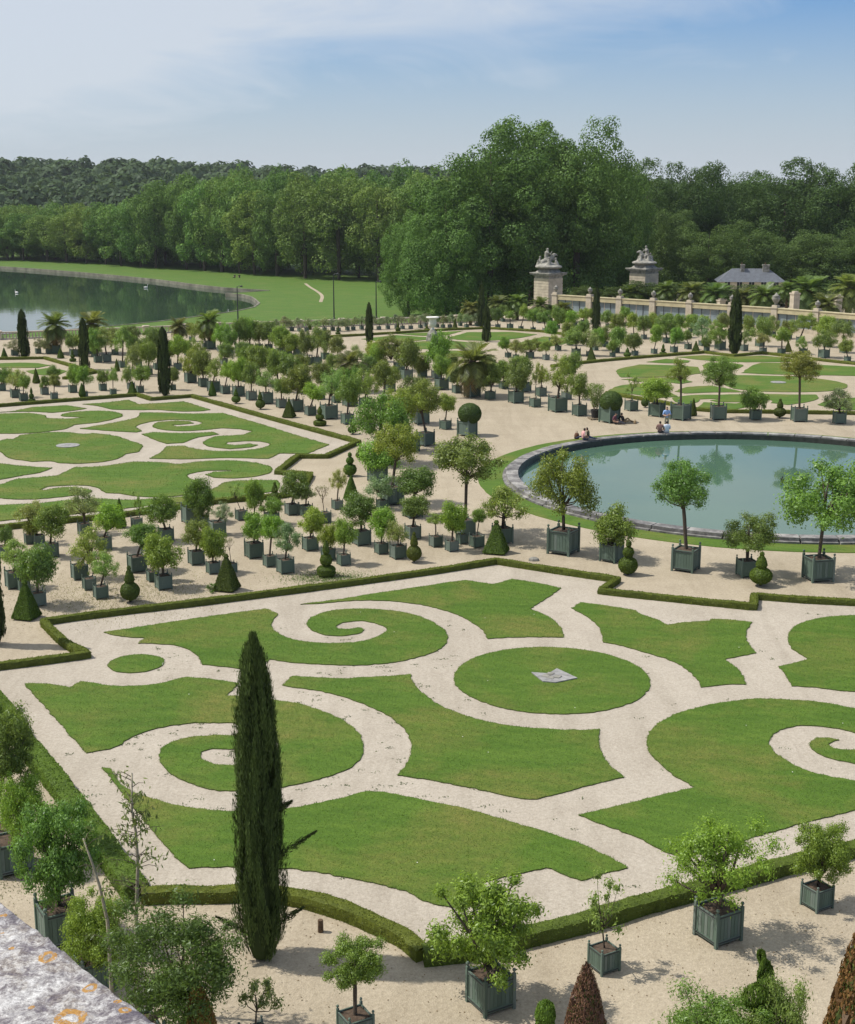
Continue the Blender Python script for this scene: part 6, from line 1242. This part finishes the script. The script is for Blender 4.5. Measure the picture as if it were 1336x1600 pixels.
def remeshed(name, mb, voxel, mat, smooth=True):
    me = mb.mesh(name + '_src'); o = bpy.data.objects.new(name, me); col.objects.link(o)
    md = o.modifiers.new('r', 'REMESH'); md.mode = 'VOXEL'; md.voxel_size = voxel
    bpy.context.view_layer.update()
    dg = bpy.context.evaluated_depsgraph_get()
    out = bpy.data.meshes.new_from_object(o.evaluated_get(dg))
    bpy.data.objects.remove(o); bpy.data.meshes.remove(me)
    out.materials.clear(); out.materials.append(mat)
    if smooth: out.polygons.foreach_set('use_smooth', [True]*len(out.polygons))
    return out
def blob(mb, c, r, n=10):
    c = Vector(c)
    mb.lathe([(max(.003, math.sin(t)*r[0]), c.z - math.cos(t)*r[2]) for t in np.linspace(0.02, math.pi-.02, 8)], n, c.x, c.y)
def sculpture(flip):
    """a seated figure on a rearing animal with attendants, rising to a point"""
    mb = MB(); f = -1 if flip else 1
    blob(mb, (0, 0, .18), (1.5, 1.5, .34), 14); blob(mb, (0, 0, .45), (1.0, 1.0, .3), 12)
    mb.tube([(-.8*f, 0, .7), (-.2*f, 0, .95), (.35*f, 0, 1.2), (.62*f, 0, 1.75)], [.30, .36, .32, .16], 9)        # animal's body and neck
    mb.tube([(.58*f, 0, 1.7), (.82*f, .05, 1.62), (.98*f, .05, 1.48)], [.15, .12, .07], 8)                          # head
    for s in (-1, 1):
        mb.tube([(.35*f, .16*s, 1.05), (.72*f, .18*s, .98), (.80*f, .2*s, .62)], [.12, .08, .06], 7); mb.tube([(-.75*f, .18*s, .75), (-.9*f, .2*s, .45), (-.8*f, .2*s, .2)], [.16, .10, .07], 7)
    mb.tube([(-.25*f, 0, 1.15), (-.28*f, 0, 1.55), (-.2*f, 0, 1.95), (-.16*f, 0, 2.12)], [.24, .22, .26, .10], 9)  # rider's torso
    blob(mb, (-.14*f, 0, 2.28), (.14, .14, .18))
    for s in (-1, 1):
        mb.tube([(-.2*f, .24*s, 1.92), (.05*f, .36*s, 1.68), (.3*f, .2*s, 1.62 if s > 0 else 2.05)], [.10, .08, .055], 7)
        mb.tube([(-.2*f, .16*s, 1.2), (.1*f, .42*s, 1.05), (.12*f, .46*s, .62)], [.15, .11, .07], 7)
    for ax, ay, hh in ((-1.0, .45, 1.15), (.75, -.6, 1.0), (-.2, -.85, 1.1), (.4, .8, .95)):
        mb.tube([(ax*f, ay, .3), (ax*f*.95, ay*.95, hh*.6), (ax*f*.85, ay*.9, hh)], [.30, .24, .12], 8); blob(mb, (ax*f*.84, ay*.88, hh+.17), (.13, .13, .17))
        mb.tube([(ax*f*.9, ay*.92, hh*.92), (ax*f*1.15, ay*.7, hh*.75), (ax*f*1.05, ay*.3, hh*.95)], [.08, .07, .05], 6)
    return remeshed('sculpture', mb, .055, M['statue'])
for i, (x, y, w_, zc, zt) in enumerate(PILLARS):
    root = empty('gate_pillar', (x, y, 0), R(41)); tag(root, ['massive banded stone gate pillar nearer the great trees, carrying a sculpture', 'massive banded stone gate pillar right of the gate gap, carrying a sculpture'][i], 'pillar', 'gate pillars')
    a = w_*.5
    sh = MB(); nC = 10; z0 = .4; ch = (zc-.75-z0)/nC
    sh.box(-a-.12, -a-.12, -1.2, a+.12, a+.12, .4)
    for k in range(nC):
        sh.box(-a, -a, z0+k*ch+.05, a, a, z0+(k+1)*ch); sh.box(-a+.05, -a+.05, z0+k*ch, a-.05, a-.05, z0+k*ch+.05)
    sh.build('shaft', M['stone'], root)
    cn = MB()
    cn.box(-a+.04, -a+.04, zc-.75, a-.04, a-.04, zc-.42); cn.box(-a-.12, -a-.12, zc-.42, a+.12, a+.12, zc-.28); cn.box(-a-.38, -a-.38, zc-.28, a+.38, a+.38, zc-.08); cn.box(-a-.48, -a-.48, zc-.08, a+.48, a+.48, zc+.04)
    cn.build('cornice', M['statue'], root)
    b = a*.94
    MB().add([(-b, -b, zc+.04), (b, -b, zc+.04), (b, b, zc+.04), (-b, b, zc+.04), (-b*.55, -b*.55, zc+.75), (b*.55, -b*.55, zc+.75), (b*.55, b*.55, zc+.75), (-b*.55, b*.55, zc+.75)], [(4, 5, 6, 7), (0, 1, 5, 4), (1, 2, 6, 5), (2, 3, 7, 6), (3, 0, 4, 7)]).build('pedestal', M['statue'], root)
    sc = (zt-zc-.6)/2.35
    ob('sculpture', sculpture(i == 1), root, loc=(0, 0, zc+.62), scale=(sc*1.15, sc*1.15, sc), rot=(0, 0, R(-30)))

hx_, hy_, hw, he, hr = HOUSE
house = empty('house', (hx_, hy_, 0), R(-6)); tag(house, 'low cream house with hipped slate roof and two chimneys behind palms', 'house')
D_ = 6.0
MB().box(-hw/2+.4, -D_/2+.4, -1, hw/2-.4, D_/2-.4, he).build('wall', M['plaster'], house)
rf = MB().add([(-hw/2, -D_/2, he), (hw/2, -D_/2, he), (hw/2, D_/2, he), (-hw/2, D_/2, he), (-hw/2+D_*.42, 0, hr), (hw/2-D_*.42, 0, hr)], [(0, 1, 5, 4), (1, 2, 5), (2, 3, 4, 5), (3, 0, 4), (3, 2, 1, 0)]).build('roof', M['slate'], house)
for cx, w2 in ((-hw*.12, .55), (hw*.22, 1.0)):
    MB().box(cx-w2/2, -.8, hr-1.0, cx+w2/2, -.1, hr+.5).box(cx-w2/2-.08, -.88, hr+.5, cx+w2/2+.08, -.02, hr+.64).build('chimney', M['statue'], rf)
    MB().lathe([(.10, hr+.64), (.09, hr+.95)], 8, cx-.12, -.45).build('chimney_pot', M['palmbark'], rf)
for k in range(5):
    x = -hw/2 + 1.6 + k*(hw-3.2)/4
    wn_ = MB().box(x-.4, -D_/2+.37, .9, x+.4, -D_/2+.41, 2.4).build('window', M['darkglass'], house)
    MB().box(x-.5, -D_/2+.30, .8, x+.5, -D_/2+.45, .9).build('sill', M['stone'], wn_); MB().box(x-.02, -D_/2+.355, .9, x+.02, -D_/2+.37, 2.4).build('frame', M['marble'], wn_)

# ------------------------------------------------------------------ white vase on its rock
vx, vy, vw, vz0, vz1 = VASE
rock = MB(); rr = np.random.RandomState(2)
prof = [(vw*.52, 0), (vw*.50, vz0*.3), (vw*.42, vz0*.65), (vw*.26, vz0*.92), (vw*.12, vz0)]
rock.lathe(prof, 11)
rock.v = [(x+rr.randn()*.06, y+rr.randn()*.06, z+rr.randn()*.03*(z > .05)) for x, y, z in rock.v]
vase = empty('marble_vase', (vx, vy, 0)); tag(vase, 'white marble vase on a grey rock amid the far lawns', 'vase')
rock.build('rock_pedestal', M['statue'], vase)
h = vz1-vz0
MB().lathe([(.10*vw, vz0-.05), (.20*vw, vz0), (.12*vw, vz0+.10*h), (.10*vw, vz0+.18*h), (.26*vw, vz0+.30*h), (.33*vw, vz0+.5*h), (.30*vw, vz0+.78*h), (.36*vw, vz0+.86*h), (.52*vw, vz0+.93*h), (.53*vw, vz0+h), (.44*vw, vz0+h), (.3*vw, vz0+.85*h)], 20).build('vase_body', M['marble'], vase, smooth=True)

# ------------------------------------------------------------------ far balustrade
bal = empty('stone_balustrade', (SOUTH[1][0], SOUTH[1][1], 0)); tag(bal, 'far stone balustrade edging the terrace above the lake meadow', 'balustrade')
b0 = Vector((SOUTH[1][0], SOUTH[1][1], 0)); small = MB()
for i in range(1, len(SOUTH)-1):
    a = Vector((SOUTH[i][0], SOUTH[i][1]-.5, 0)) - b0; e = Vector((SOUTH[i+1][0], SOUTH[i+1][1]-.5, 0)) - b0
    d = e-a; L = d.length; rz = math.atan2(d.y, d.x); n = max(1, round(L/5.0))
    for k in range(n):
        q0 = a + d*(k/n); l1 = L/n
        MB().box(-.32, -.32, 0, .32, .32, .86).box(-.38, -.38, .86, .38, .38, .98).build('pedestal', M['stone'], bal, loc=q0, rot=(0, 0, rz))
        MB().box(.34, -.16, .72, l1-.34, .16, .86).build('rail', M['stone'], bal, loc=q0, rot=(0, 0, rz)); MB().box(.34, -.18, 0, l1-.34, .18, .14).build('plinth', M['stone'], bal, loc=q0, rot=(0, 0, rz))
        m = int((l1-.7)/.36)
        for j in range(m):
            c = q0 + d.normalized()*(.5+j*.36)
            small.lathe([(.06, .14), (.10, .30), (.05, .5), (.07, .72)], 6, c.x, c.y, close=False)
tag(small.build('balusters', M['stone'], bal), kind='stuff')

# ------------------------------------------------------------------ lamp posts
LLB = ['thin dark lamp post on the meadow behind the far planters', 'thin dark lamp post just right of the slim far cypress', 'thin dark lamp post at the lake corner', 'thin dark lamp post under the drooping plane tree']
for i, (x, y) in enumerate(LAMPS):
    hh = (7.6, 6.2, 5.8, 7.0)[i]
    root = empty('lamp_post', (x, y, ZL)); tag(root, LLB[i], 'lamp post', 'lamp posts on the meadow')
    MB().lathe([(.22, 0), (.22, .3), (.12, .4), (.09, hh*.6), (.07, hh)], 8).build('pole', M['iron'], root)
    MB().tube([(0, 0, hh-.1), (.3, 0, hh+.1), (.65, 0, hh+.08)], .05, 6).build('arm', M['iron'], root)
    MB().lathe([(.05, hh-.1), (.26, hh-.02), (.22, hh+.12), (.06, hh+.2)], 10, .7, 0).build('lamp_head', M['iron'], root)

# ------------------------------------------------------------------ swans on the lake
for i, (x, y) in enumerate(SWANS):
    mb = MB(); s = .95
    mb.tube([(-.55, 0, .22), (-.35, 0, .16), (0, 0, .14), (.3, 0, .15), (.42, 0, .2)], [.05, .17, .24, .18, .08], 10)
    mb.tube([(.34, 0, .18), (.46, 0, .40), (.40, 0, .62), (.45, 0, .76), (.56, 0, .76)], [.09, .06, .05, .065, .035], 8)
    o = ob('swan', remeshed('swan', mb, .04, M['marble']), loc=(x, y, ZW), rot=(0, 0, (2.6, .4, 1.2)[i]), scale=(s, s, s))
    tag(o, ['white swan on the lake at far left', 'white swan near the far bank of the lake', 'white swan close to the lake corner'][i], 'swan', 'swans on the lake')

# ------------------------------------------------------------------ people
SK = simple('skin', (.44, .27, .19), .6, .1, 4, 0)
def cloth(name, c): return simple(name, c, .85, .15, 8, .15)
def person(label, loc, rz, pose, shirt, trousers, hair, group='people by the pool', bare_arms=True, scale=1.0):
    if pose == 'stand':
        J = {'pel': (0, 0, .95), 'wai': (0, 0, 1.10), 'che': (0, .01, 1.32), 'nec': (0, .01, 1.50), 'hea': (0, .03, 1.60), 'top': (0, .02, 1.74),
             'hl': (-.10, 0, .92), 'kl': (-.11, .02, .50), 'al': (-.11, -.02, .08), 'fl': (-.12, .14, .03), 'hr': (.10, 0, .92), 'kr': (.11, .02, .50), 'ar': (.11, -.02, .08), 'fr': (.12, .14, .03),
             'sl': (-.19, 0, 1.42), 'el': (-.27, .03, 1.15), 'wl': (-.10, .22, 1.16), 'ml': (.02, .24, 1.18), 'sr': (.19, 0, 1.42), 'er': (.27, .03, 1.15), 'wr': (.10, .24, 1.12), 'mr': (-.03, .26, 1.12)}
    else:
        J = {'pel': (0, 0, .12), 'wai': (0, -.01, .26), 'che': (0, .03, .46), 'nec': (0, .06, .62), 'hea': (0, .10, .71), 'top': (0, .09, .85),
             'hl': (-.09, .05, .11), 'hr': (.09, .05, .11), 'sl': (-.18, .03, .55), 'sr': (.18, .03, .55)}
        if pose == 'sit':
            J.update(kl=(-.12, .46, .13), al=(-.12, .50, -.24), fl=(-.12, .64, -.28), kr=(.12, .46, .13), ar=(.12, .50, -.24), fr=(.12, .64, -.28), el=(-.25, .08, .32), wl=(-.14, .30, .22), ml=(-.10, .38, .20), er=(.25, .08, .32), wr=(.14, .30, .22), mr=(.10, .38, .20))
        elif pose == 'long':
            J.update(kl=(-.10, .45, .24), al=(-.09, .84, .09), fl=(-.09, .90, .18), kr=(.11, .46, .20), ar=(.10, .86, .09), fr=(.10, .92, .18), el=(-.26, -.02, .32), wl=(-.16, .22, .22), ml=(-.12, .30, .22), er=(.26, -.02, .32), wr=(.16, .22, .22), mr=(.12, .30, .22))
        else:   # recline, leaning back on the hands
            J.update(che=(0, -.10, .42), nec=(0, -.13, .57), hea=(0, -.12, .67), top=(0, -.14, .81), sl=(-.18, -.11, .51), sr=(.18, -.11, .51), kl=(-.12, .44, .36), al=(-.10, .72, .09), fl=(-.10, .86, .05), kr=(.13, .46, .22), ar=(.14, .86, .09), fr=(.14, .94, .16), el=(-.27, -.25, .28), wl=(-.24, -.34, .06), ml=(-.24, -.36, .03), er=(.27, -.25, .28), wr=(.24, -.34, .06), mr=(.24, -.36, .03))
    E_ = [('pel', 'wai'), ('wai', 'che'), ('che', 'nec'), ('nec', 'hea'), ('hea', 'top')]
    for s in 'lr': E_ += [('pel', 'h'+s), ('h'+s, 'k'+s), ('k'+s, 'a'+s), ('a'+s, 'f'+s), ('che', 's'+s), ('s'+s, 'e'+s), ('e'+s, 'w'+s), ('w'+s, 'm'+s)]
    rad = {'pel': .15, 'wai': .135, 'che': .16, 'nec': .06, 'hea': .095, 'top': .075, 'h': .095, 'k': .062, 'a': .045, 'f': .035, 's': .075, 'e': .05, 'w': .036, 'm': .04}
    ks = list(J); me = bpy.data.meshes.new('p'); me.from_pydata([J[k] for k in ks], [(ks.index(a), ks.index(b)) for a, b in E_], [])
    o = bpy.data.objects.new('person', me); col.objects.link(o)
    md = o.modifiers.new('skin', 'SKIN'); sv = me.skin_vertices[0].data
    for i, k in enumerate(ks):
        r = rad[k] if k in rad else rad[k[0]]
        sv[i].radius = (r, r*.8) if k in ('che', 'pel', 'wai') else (r, r); sv[i].use_root = k == 'pel'
    sb = o.modifiers.new('sub', 'SUBSURF'); sb.levels = 2; sb.render_levels = 2
    bpy.context.view_layer.update()
    out = bpy.data.meshes.new_from_object(o.evaluated_get(bpy.context.evaluated_depsgraph_get()))
    bpy.data.objects.remove(o); bpy.data.meshes.remove(me)
    out.materials.clear()
    for m_ in (SK, shirt, trousers, hair, M['black']): out.materials.append(m_)
    segs = []
    for a, b in E_:
        k = 1
        if b == 'hea' or b == 'top': k = 0
        elif b[0] in 'hka' and b not in ('hea',): k = 2
        elif b[0] == 'f': k = 4
        elif b[0] in ('w', 'm') and b not in ('wai',): k = 0 if (bare_arms or b[0] == 'm') else 1
        segs.append((np.array(J[a]), np.array(J[b]), k))
    n = len(out.polygons); C = np.zeros(n*3); out.polygons.foreach_get('center', C); C = C.reshape(-1, 3)
    best = np.full(n, 9.0); mi = np.zeros(n, int)
    for a, b, k in segs:
        t = np.clip(((C-a) @ (b-a))/((b-a) @ (b-a)), 0, 1)[:, None]; d = np.linalg.norm(C-(a+(b-a)*t), axis=1); u = d < best; best[u] = d[u]; mi[u] = k
    hd = np.array(J['hea']); tp_ = np.array(J['top'])
    hm = (mi == 0) & (np.linalg.norm(C-tp_, axis=1) < .19) & ((C[:, 2] > hd[2]+.07) | ((C[:, 1] < hd[1]-.02) & (C[:, 2] > hd[2]-.05)))
    mi[hm] = 3
    out.polygons.foreach_set('material_index', mi.astype(np.int32)); out.polygons.foreach_set('use_smooth', [True]*n)
    p = ob('person', out, loc=loc, rot=(0, 0, rz), scale=(scale,)*3)
    # nose
    tag(p, label, 'person', group)
    MB().add([(-.018, hd[1]+.085, hd[2]+.0), (.018, hd[1]+.085, hd[2]), (0, hd[1]+.125, hd[2]+.005), (0, hd[1]+.09, hd[2]+.06)], [(0, 1, 2), (0, 2, 3), (1, 3, 2)]).build('nose', SK, p)
    return p
dkh = simple('dark_hair', (.03, .02, .015), .6, .2, 6, 0)
P_ = PPL
person('standing person in light blue shirt with folded arms beyond the pool rim', (*P_['blue'], .035), R(180), 'stand', cloth('light_blue_cloth', (.30, .45, .78)), cloth('beige_cloth', (.42, .37, .28)), dkh)
person('seated person in brown top on the far pool rim, seen from behind', (*P_['brown'], .30), R(-12), 'sit', cloth('brown_cloth', (.20, .115, .10)), cloth('dark_cloth', (.05, .05, .06)), dkh)
person('seated person in white top on the far pool rim beside the brown top', (*P_['white'], .30), R(8), 'sit', cloth('white_cloth', (.66, .70, .80)), cloth('pale_cloth', (.50, .52, .60)), dkh)
person('seated person in pink shirt and jeans on the left pool rim', (*P_['pink'], .30), R(-75), 'long', cloth('pink_cloth', (.62, .34, .33)), cloth('jeans', (.045, .06, .12)), dkh)
person('seated dark haired person in dark top facing the pink shirt', (*P_['dark'], .30), R(75), 'long', cloth('olive_cloth', (.13, .10, .055)), cloth('jeans_dark', (.03, .04, .08)), dkh)
person('person in dark red sitting in the shade of the clipped globe planter', (P_['lean'][0]+.15, P_['lean'][1]+.1, 0), R(-120), 'long', cloth('dark_red_cloth', (.16, .06, .08)), cloth('dark_cloth_b', (.04, .04, .05)), dkh)
person('reclining person in black on the gravel right of the globe planter', (P_['black'][0]-.1, P_['black'][1]+.15, 0), R(-70), 'recline', cloth('black_cloth', (.02, .02, .025)), cloth('tan_cloth', (.26, .19, .11)), dkh)
for i, (x, y) in enumerate(PICNIC):
    person(['left one of two dark clad people sitting far off on the meadow', 'right one of two dark clad people sitting far off on the meadow'][i], (x, y, ZL), R(160 + 30*i), 'long', cloth('navy_cloth', (.03, .03, .05)), cloth('navy_cloth_b', (.04, .04, .05)), dkh, 'people on the meadow')
def bag(label, x, y, z, s, mat):
    mb = MB(); mb.tube([(0, 0, 0), (0, 0, .1), (0, .02, .3), (0, .03, .42), (0, .03, .46)], [.15, .19, .18, .13, .05], 10)
    root = empty('bag', (x, y, z)); tag(root, label, 'bag')
    ob('bag_body', mb.mesh('bag_body', [mat], True), root, scale=(s, s*.8, s)); MB().tube([(-.06, .05, .42), (-.05, .07, .56), (.05, .07, .56), (.06, .05, .42)], .015, 5).build('strap', mat, root, scale=(s, s, s))
bag('small brown bag on the rim left of the pink shirt', P_['bag'][0], P_['bag'][1], .30, .95, cloth('brown_canvas', (.12, .06, .035)))
bag('tan bag beside the reclining person in black', P_['black'][0]+.75, P_['black'][1]-.1, 0, .6, cloth('tan_canvas', (.30, .22, .13)))

# ------------------------------------------------------------------ black pot with fine bamboo on a pallet
x, y = POT
pot = empty('potted_bamboo', (x, y, 0), R(10)); tag(pot, 'fine leafed bamboo in a round black pot beyond the pool', 'potted plant')
pal = empty('wooden_pallet', (x, y, 0), R(10)); tag(pal, 'small wooden pallet under the round black pot', 'pallet')
for k in range(5): MB().box(-.5, -.46+k*.2, .10, .5, -.46+k*.2+.13, .13).build('plank', M['wood'], pal)
for k in (-.45, 0, .38): MB().box(k, -.45, 0, k+.09, .45, .098).build('bearer', M['wood'], pal)
MB().lathe([(.27, .131), (.34, .66), (.37, .67), (.37, .73), (.33, .73), (.32, .66)], 20).build('pot', M['black'], pot)
r2 = np.random.RandomState(8); st = MB()
for k in range(14): a = r2.rand()*6.28; st.tube([(.1*math.cos(a), .1*math.sin(a), .6), (.3*math.cos(a), .3*math.sin(a), 1.4), (.5*math.cos(a), .5*math.sin(a), 2.1+r2.rand()*.4)], [.016, .013, .006], 5)
st.build('stems', M['wood'], pot)
n = 2600; a = r2.rand(n)*6.28; zz_ = .9+1.75*r2.rand(n)**.8; rr_ = (.15+.5*((zz_-.9)/1.75)**.6)*np.sqrt(r2.rand(n))*1.1
Pp = np.stack([rr_*np.cos(a), rr_*np.sin(a), zz_], 1)
ob('foliage', quads_mesh('foliage', leaf_quads(Pp, unit(r2.randn(n, 3)+[0, 0, .4]), .15, .03, r2), None, M['leaf']), pot, color=(.17, .25, .05))

# ------------------------------------------------------------------ foreground saplings, shrubs, small bits
def sapling(name, pts, label, lean_leaves, seed, color):
    r2 = np.random.RandomState(seed); base = Vector(pts[0]); base.z = 0
    root = empty(name, base); tag(root, label, 'sapling')
    pp = [Vector((0, 0, 0))] + [Vector(p)-base for p in pts if p[2] > .15]
    n = len(pp); st = MB().tube(pp, [.045*(1-.75*i/(n-1))+.006 for i in range(n)], 7)
    st.build('trunk', M['palebark'], root, smooth=True)
    tw = MB(); LP = []
    for k in range(lean_leaves):
        t = r2.uniform(.34, .99)*(n-1); i = int(t); p = pp[i].lerp(pp[min(i+1, n-1)], t-i)
        a = r2.rand()*6.28; L = r2.uniform(.25, .75)*(1.15-.5*t/(n-1))
        e = p + Vector((math.cos(a)*L, math.sin(a)*L, L*r2.uniform(.1, .6)))
        tw.tube([p, p.lerp(e, .5)+Vector((0, 0, .05)), e], [.010, .007, .003], 4)
        for j in range(r2.randint(7, 15)):
            q = p.lerp(e, r2.uniform(.35, 1.05)); LP.append(np.array(q)+r2.randn(3)*.06)
    tw.build('twigs', M['bark'], root)
    LP = np.array(LP); tang = np.tile([0, 0, -1.0], (len(LP), 1)) + r2.randn(len(LP), 3)*.55
    Nn = unit(r2.randn(len(LP), 3)); 
    ob('foliage', quads_mesh('foliage', leaf_quads(LP, Nn, .13, .042, r2, tang), None, M['leaf']), root, color=color)
sapling('sapling', SAPLING, 'tall thin sapling with drooping leaves left of the cypress', 60, 4, (.15, .20, .08))
sapling('sapling', LEANING, 'leaning pale stemmed sapling rising behind the parapet', 9, 9, (.13, .18, .07))
for i, (x, y, w_, h) in enumerate(SHRUBS):
    root = empty('shrub', (x, y, 0), i*2.0); tag(root, ['low bright green shrub at the bottom edge right of centre', 'loose light green shrub in front of the spiral topiary'][i], 'shrub', 'shrubs at the bottom edge')
    me, lm = CR['K0' if i == 0 else 'V1']
    ob('crown', me, root, loc=(0, 0, h*.5), scale=(w_, w_, h), color=(.14, .24, .05) if i == 0 else (.19, .27, .08)); ob('branches', lm, root, loc=(0, 0, h*.5), scale=(w_, w_, h))
o = MB().lathe([(.07, 0), (.065, .30), (.058, .31), (.01, .315)], 9).build('post_stump', M['palmbark'], loc=(STUMP[0], STUMP[1], 0)); tag(o, 'short wooden stump in the sand right of the tall cypress', 'stump')
o = MB().lathe([(.22, 0), (.2, .10), (.1, .17), (.01, .18)], 7).build('loose_stone', M['statue'], loc=(STONE[0], STONE[1], 0), scale=(1.2, .8, 1)); tag(o, 'small loose stone on the sand right of the pyramid topiary', 'stone')
root = empty('weed_clump', (WEED[0], WEED[1], 0)); tag(root, 'leafy weed clump at the foot of the middle pyramid topiary', 'weed')
ob('leaves', CR['S0'][0], root, loc=(0, 0, .2), scale=(.8, .8, .45), color=(.10, .19, .03)); ob('stalks', CR['S0'][1], root, loc=(0, 0, .2), scale=(.8, .8, .45))

# ------------------------------------------------------------------ stone parapet beside the camera, with lichen
def parapet_mat():
    m, n, l, b, o = mat_nodes('lichen_stone')
    p = world_pos(n)
    f1 = noise(n, l, 24, 10, .78, p, .35); f2 = noise(n, l, 75, 8, .8, p, .3); f3 = noise(n, l, 330, 5, .8, p)
    c = ramp(n, l, f1, [(.42, (.150, .135, .165)), (.485, (.26, .24, .25)), (.515, (.50, .49, .485)), (.58, (.62, .62, .62))])
    c = mixcol(n, l, ramp(n, l, noise(n, l, 17, 8, .75, p, .4), [(.53, (0, 0, 0)), (.60, (.75, .75, .75))]), c, (.29, .235, .165))
    c = mixcol(n, l, .55, c, ramp(n, l, f2, [(.42, (.16, .145, .17)), (.50, (.38, .36, .35)), (.55, (.74, .74, .73))]))
    c = mixcol(n, l, .75, c, ramp(n, l, f3, [(.36, (.42, .40, .42)), (.50, (.95, .95, .95)), (.62, (1.35, 1.35, 1.35))]), 'MULTIPLY')
    c = mixcol(n, l, ramp(n, l, noise(n, l, 9, 6, .7, p, .5), [(.58, (0, 0, 0)), (.66, (.5, .5, .5))]), c, (.58, .58, .58))
    c = mixcol(n, l, 1.0, c, (.74, .73, .73), 'MULTIPLY')
    sep = n.new('ShaderNodeSeparateXYZ'); l.new(p, sep.inputs[0])
    wob = noise(n, l, 190, 4, .7, p); wob2 = noise(n, l, 70, 3, .6, p)
    def mth(op, a, bb):
        q = n.new('ShaderNodeMath'); q.operation = op
        for i, v in enumerate((a, bb)):
            if isinstance(v, (int, float)): q.inputs[i].default_value = v
            else: l.new(v, q.inputs[i])
        return q.outputs[0]
    total = None
    for i, (x, y, r) in enumerate(LICHEN):
        dx = mth('SUBTRACT', sep.outputs[0], x); dy = mth('SUBTRACT', sep.outputs[1], y)
        d = mth('POWER', mth('ADD', mth('MULTIPLY', dx, dx), mth('MULTIPLY', dy, dy)), .5)
        d = mth('ADD', d, mth('MULTIPLY', mth('SUBTRACT', wob, .5), r*.45)); d = mth('ADD', d, mth('MULTIPLY', mth('SUBTRACT', wob2, .5), r*.5))
        ringw, ctr = ((.26, .74) if i in (2, 3, 5, 7) else (.75, .1))
        k = mth('LESS_THAN', mth('ABSOLUTE', mth('SUBTRACT', d, r*ctr), 0), r*ringw)
        total = k if total is None else mth('MAXIMUM', total, k)
    oc = ramp(n, l, f3, [(.3, (.26, .12, .02)), (.7, (.46, .25, .05))])
    brk = ramp(n, l, noise(n, l, 260, 5, .8, p), [(.40, (0, 0, 0)), (.48, (.9, .9, .9))])
    c = mixcol(n, l, mth('MULTIPLY', total, brk), c, oc)
    l.new(c, b.inputs['Base Color']); b.inputs['Roughness'].default_value = .92; b.inputs['Specular IOR Level'].default_value = .2
    bump(n, l, b, mixcol(n, l, .6, f2, f3), .45, .0018)
    return m
p0, p1 = Vector(PARAPET[0]), Vector(PARAPET[1]); dv = (p1-p0).normalized(); nv = Vector((-dv.y, dv.x))
if nv.dot(Vector((-1, -1))) < 0: nv = -nv
zp = CAM_H - .62; NX, NY = 260, 44; pv = []; pf = []
rs = np.random.RandomState(6); ed = np.cumsum(rs.randn(NX+1))*.0006; ed -= np.linspace(ed[0], ed[-1], NX+1)
for i in range(NX+1):
    s_ = -1.2 + 2.6*i/NX
    for j in range(NY+1):
        t = j/NY*.42
        if j < 8: ang = math.pi/2*(j/8.0); off, zz2 = .012*(1-math.sin(ang)), -.16*(1-j/8.0)**3 - .010*(1-math.sin(ang))
        else: off, zz2 = 0.0, 0.0
        tt = (t-.076 if j >= 8 else 0) + off*0 + (-.0)
        q = p0 + dv*s_ + nv*(max(0, tt) + (0 if j >= 8 else .014*math.sin(math.pi/2*j/8.0) - .014) + ed[i])
        pv.append((q.x, q.y, zp + zz2 + .0012*rs.randn()*(j > 7)))
for i in range(NX):
    for j in range(NY): pf.append((i*(NY+1)+j, (i+1)*(NY+1)+j, (i+1)*(NY+1)+j+1, i*(NY+1)+j+1))
par = MB().add(pv, pf).build('stone_parapet', parapet_mat(), smooth=True)
if par.data.polygons[NY//2].normal.z < 0: par.data.flip_normals()
tag(par, 'lichen spotted pale stone parapet in the lower left corner', 'parapet')

# ------------------------------------------------------------------ summer haze
hzm = bpy.data.materials.new('haze'); hzm.use_nodes = True
hn = hzm.node_tree.nodes; hn.clear()
ho = hn.new('ShaderNodeOutputMaterial'); hv_ = hn.new('ShaderNodeVolumePrincipled')
hv_.inputs['Color'].default_value = (0.86, 0.92, 1.0, 1); hv_.inputs['Density'].default_value = 0.00008; hv_.inputs['Anisotropy'].default_value = 0.2
hzm.node_tree.links.new(hv_.outputs[0], ho.inputs['Volume'])
hb = MB().box(-1400, -60, -9, 1400, 2300, 62).build('haze', hzm)
tag(hb, 'thin pale summer haze over the whole garden', 'haze', kind='stuff')
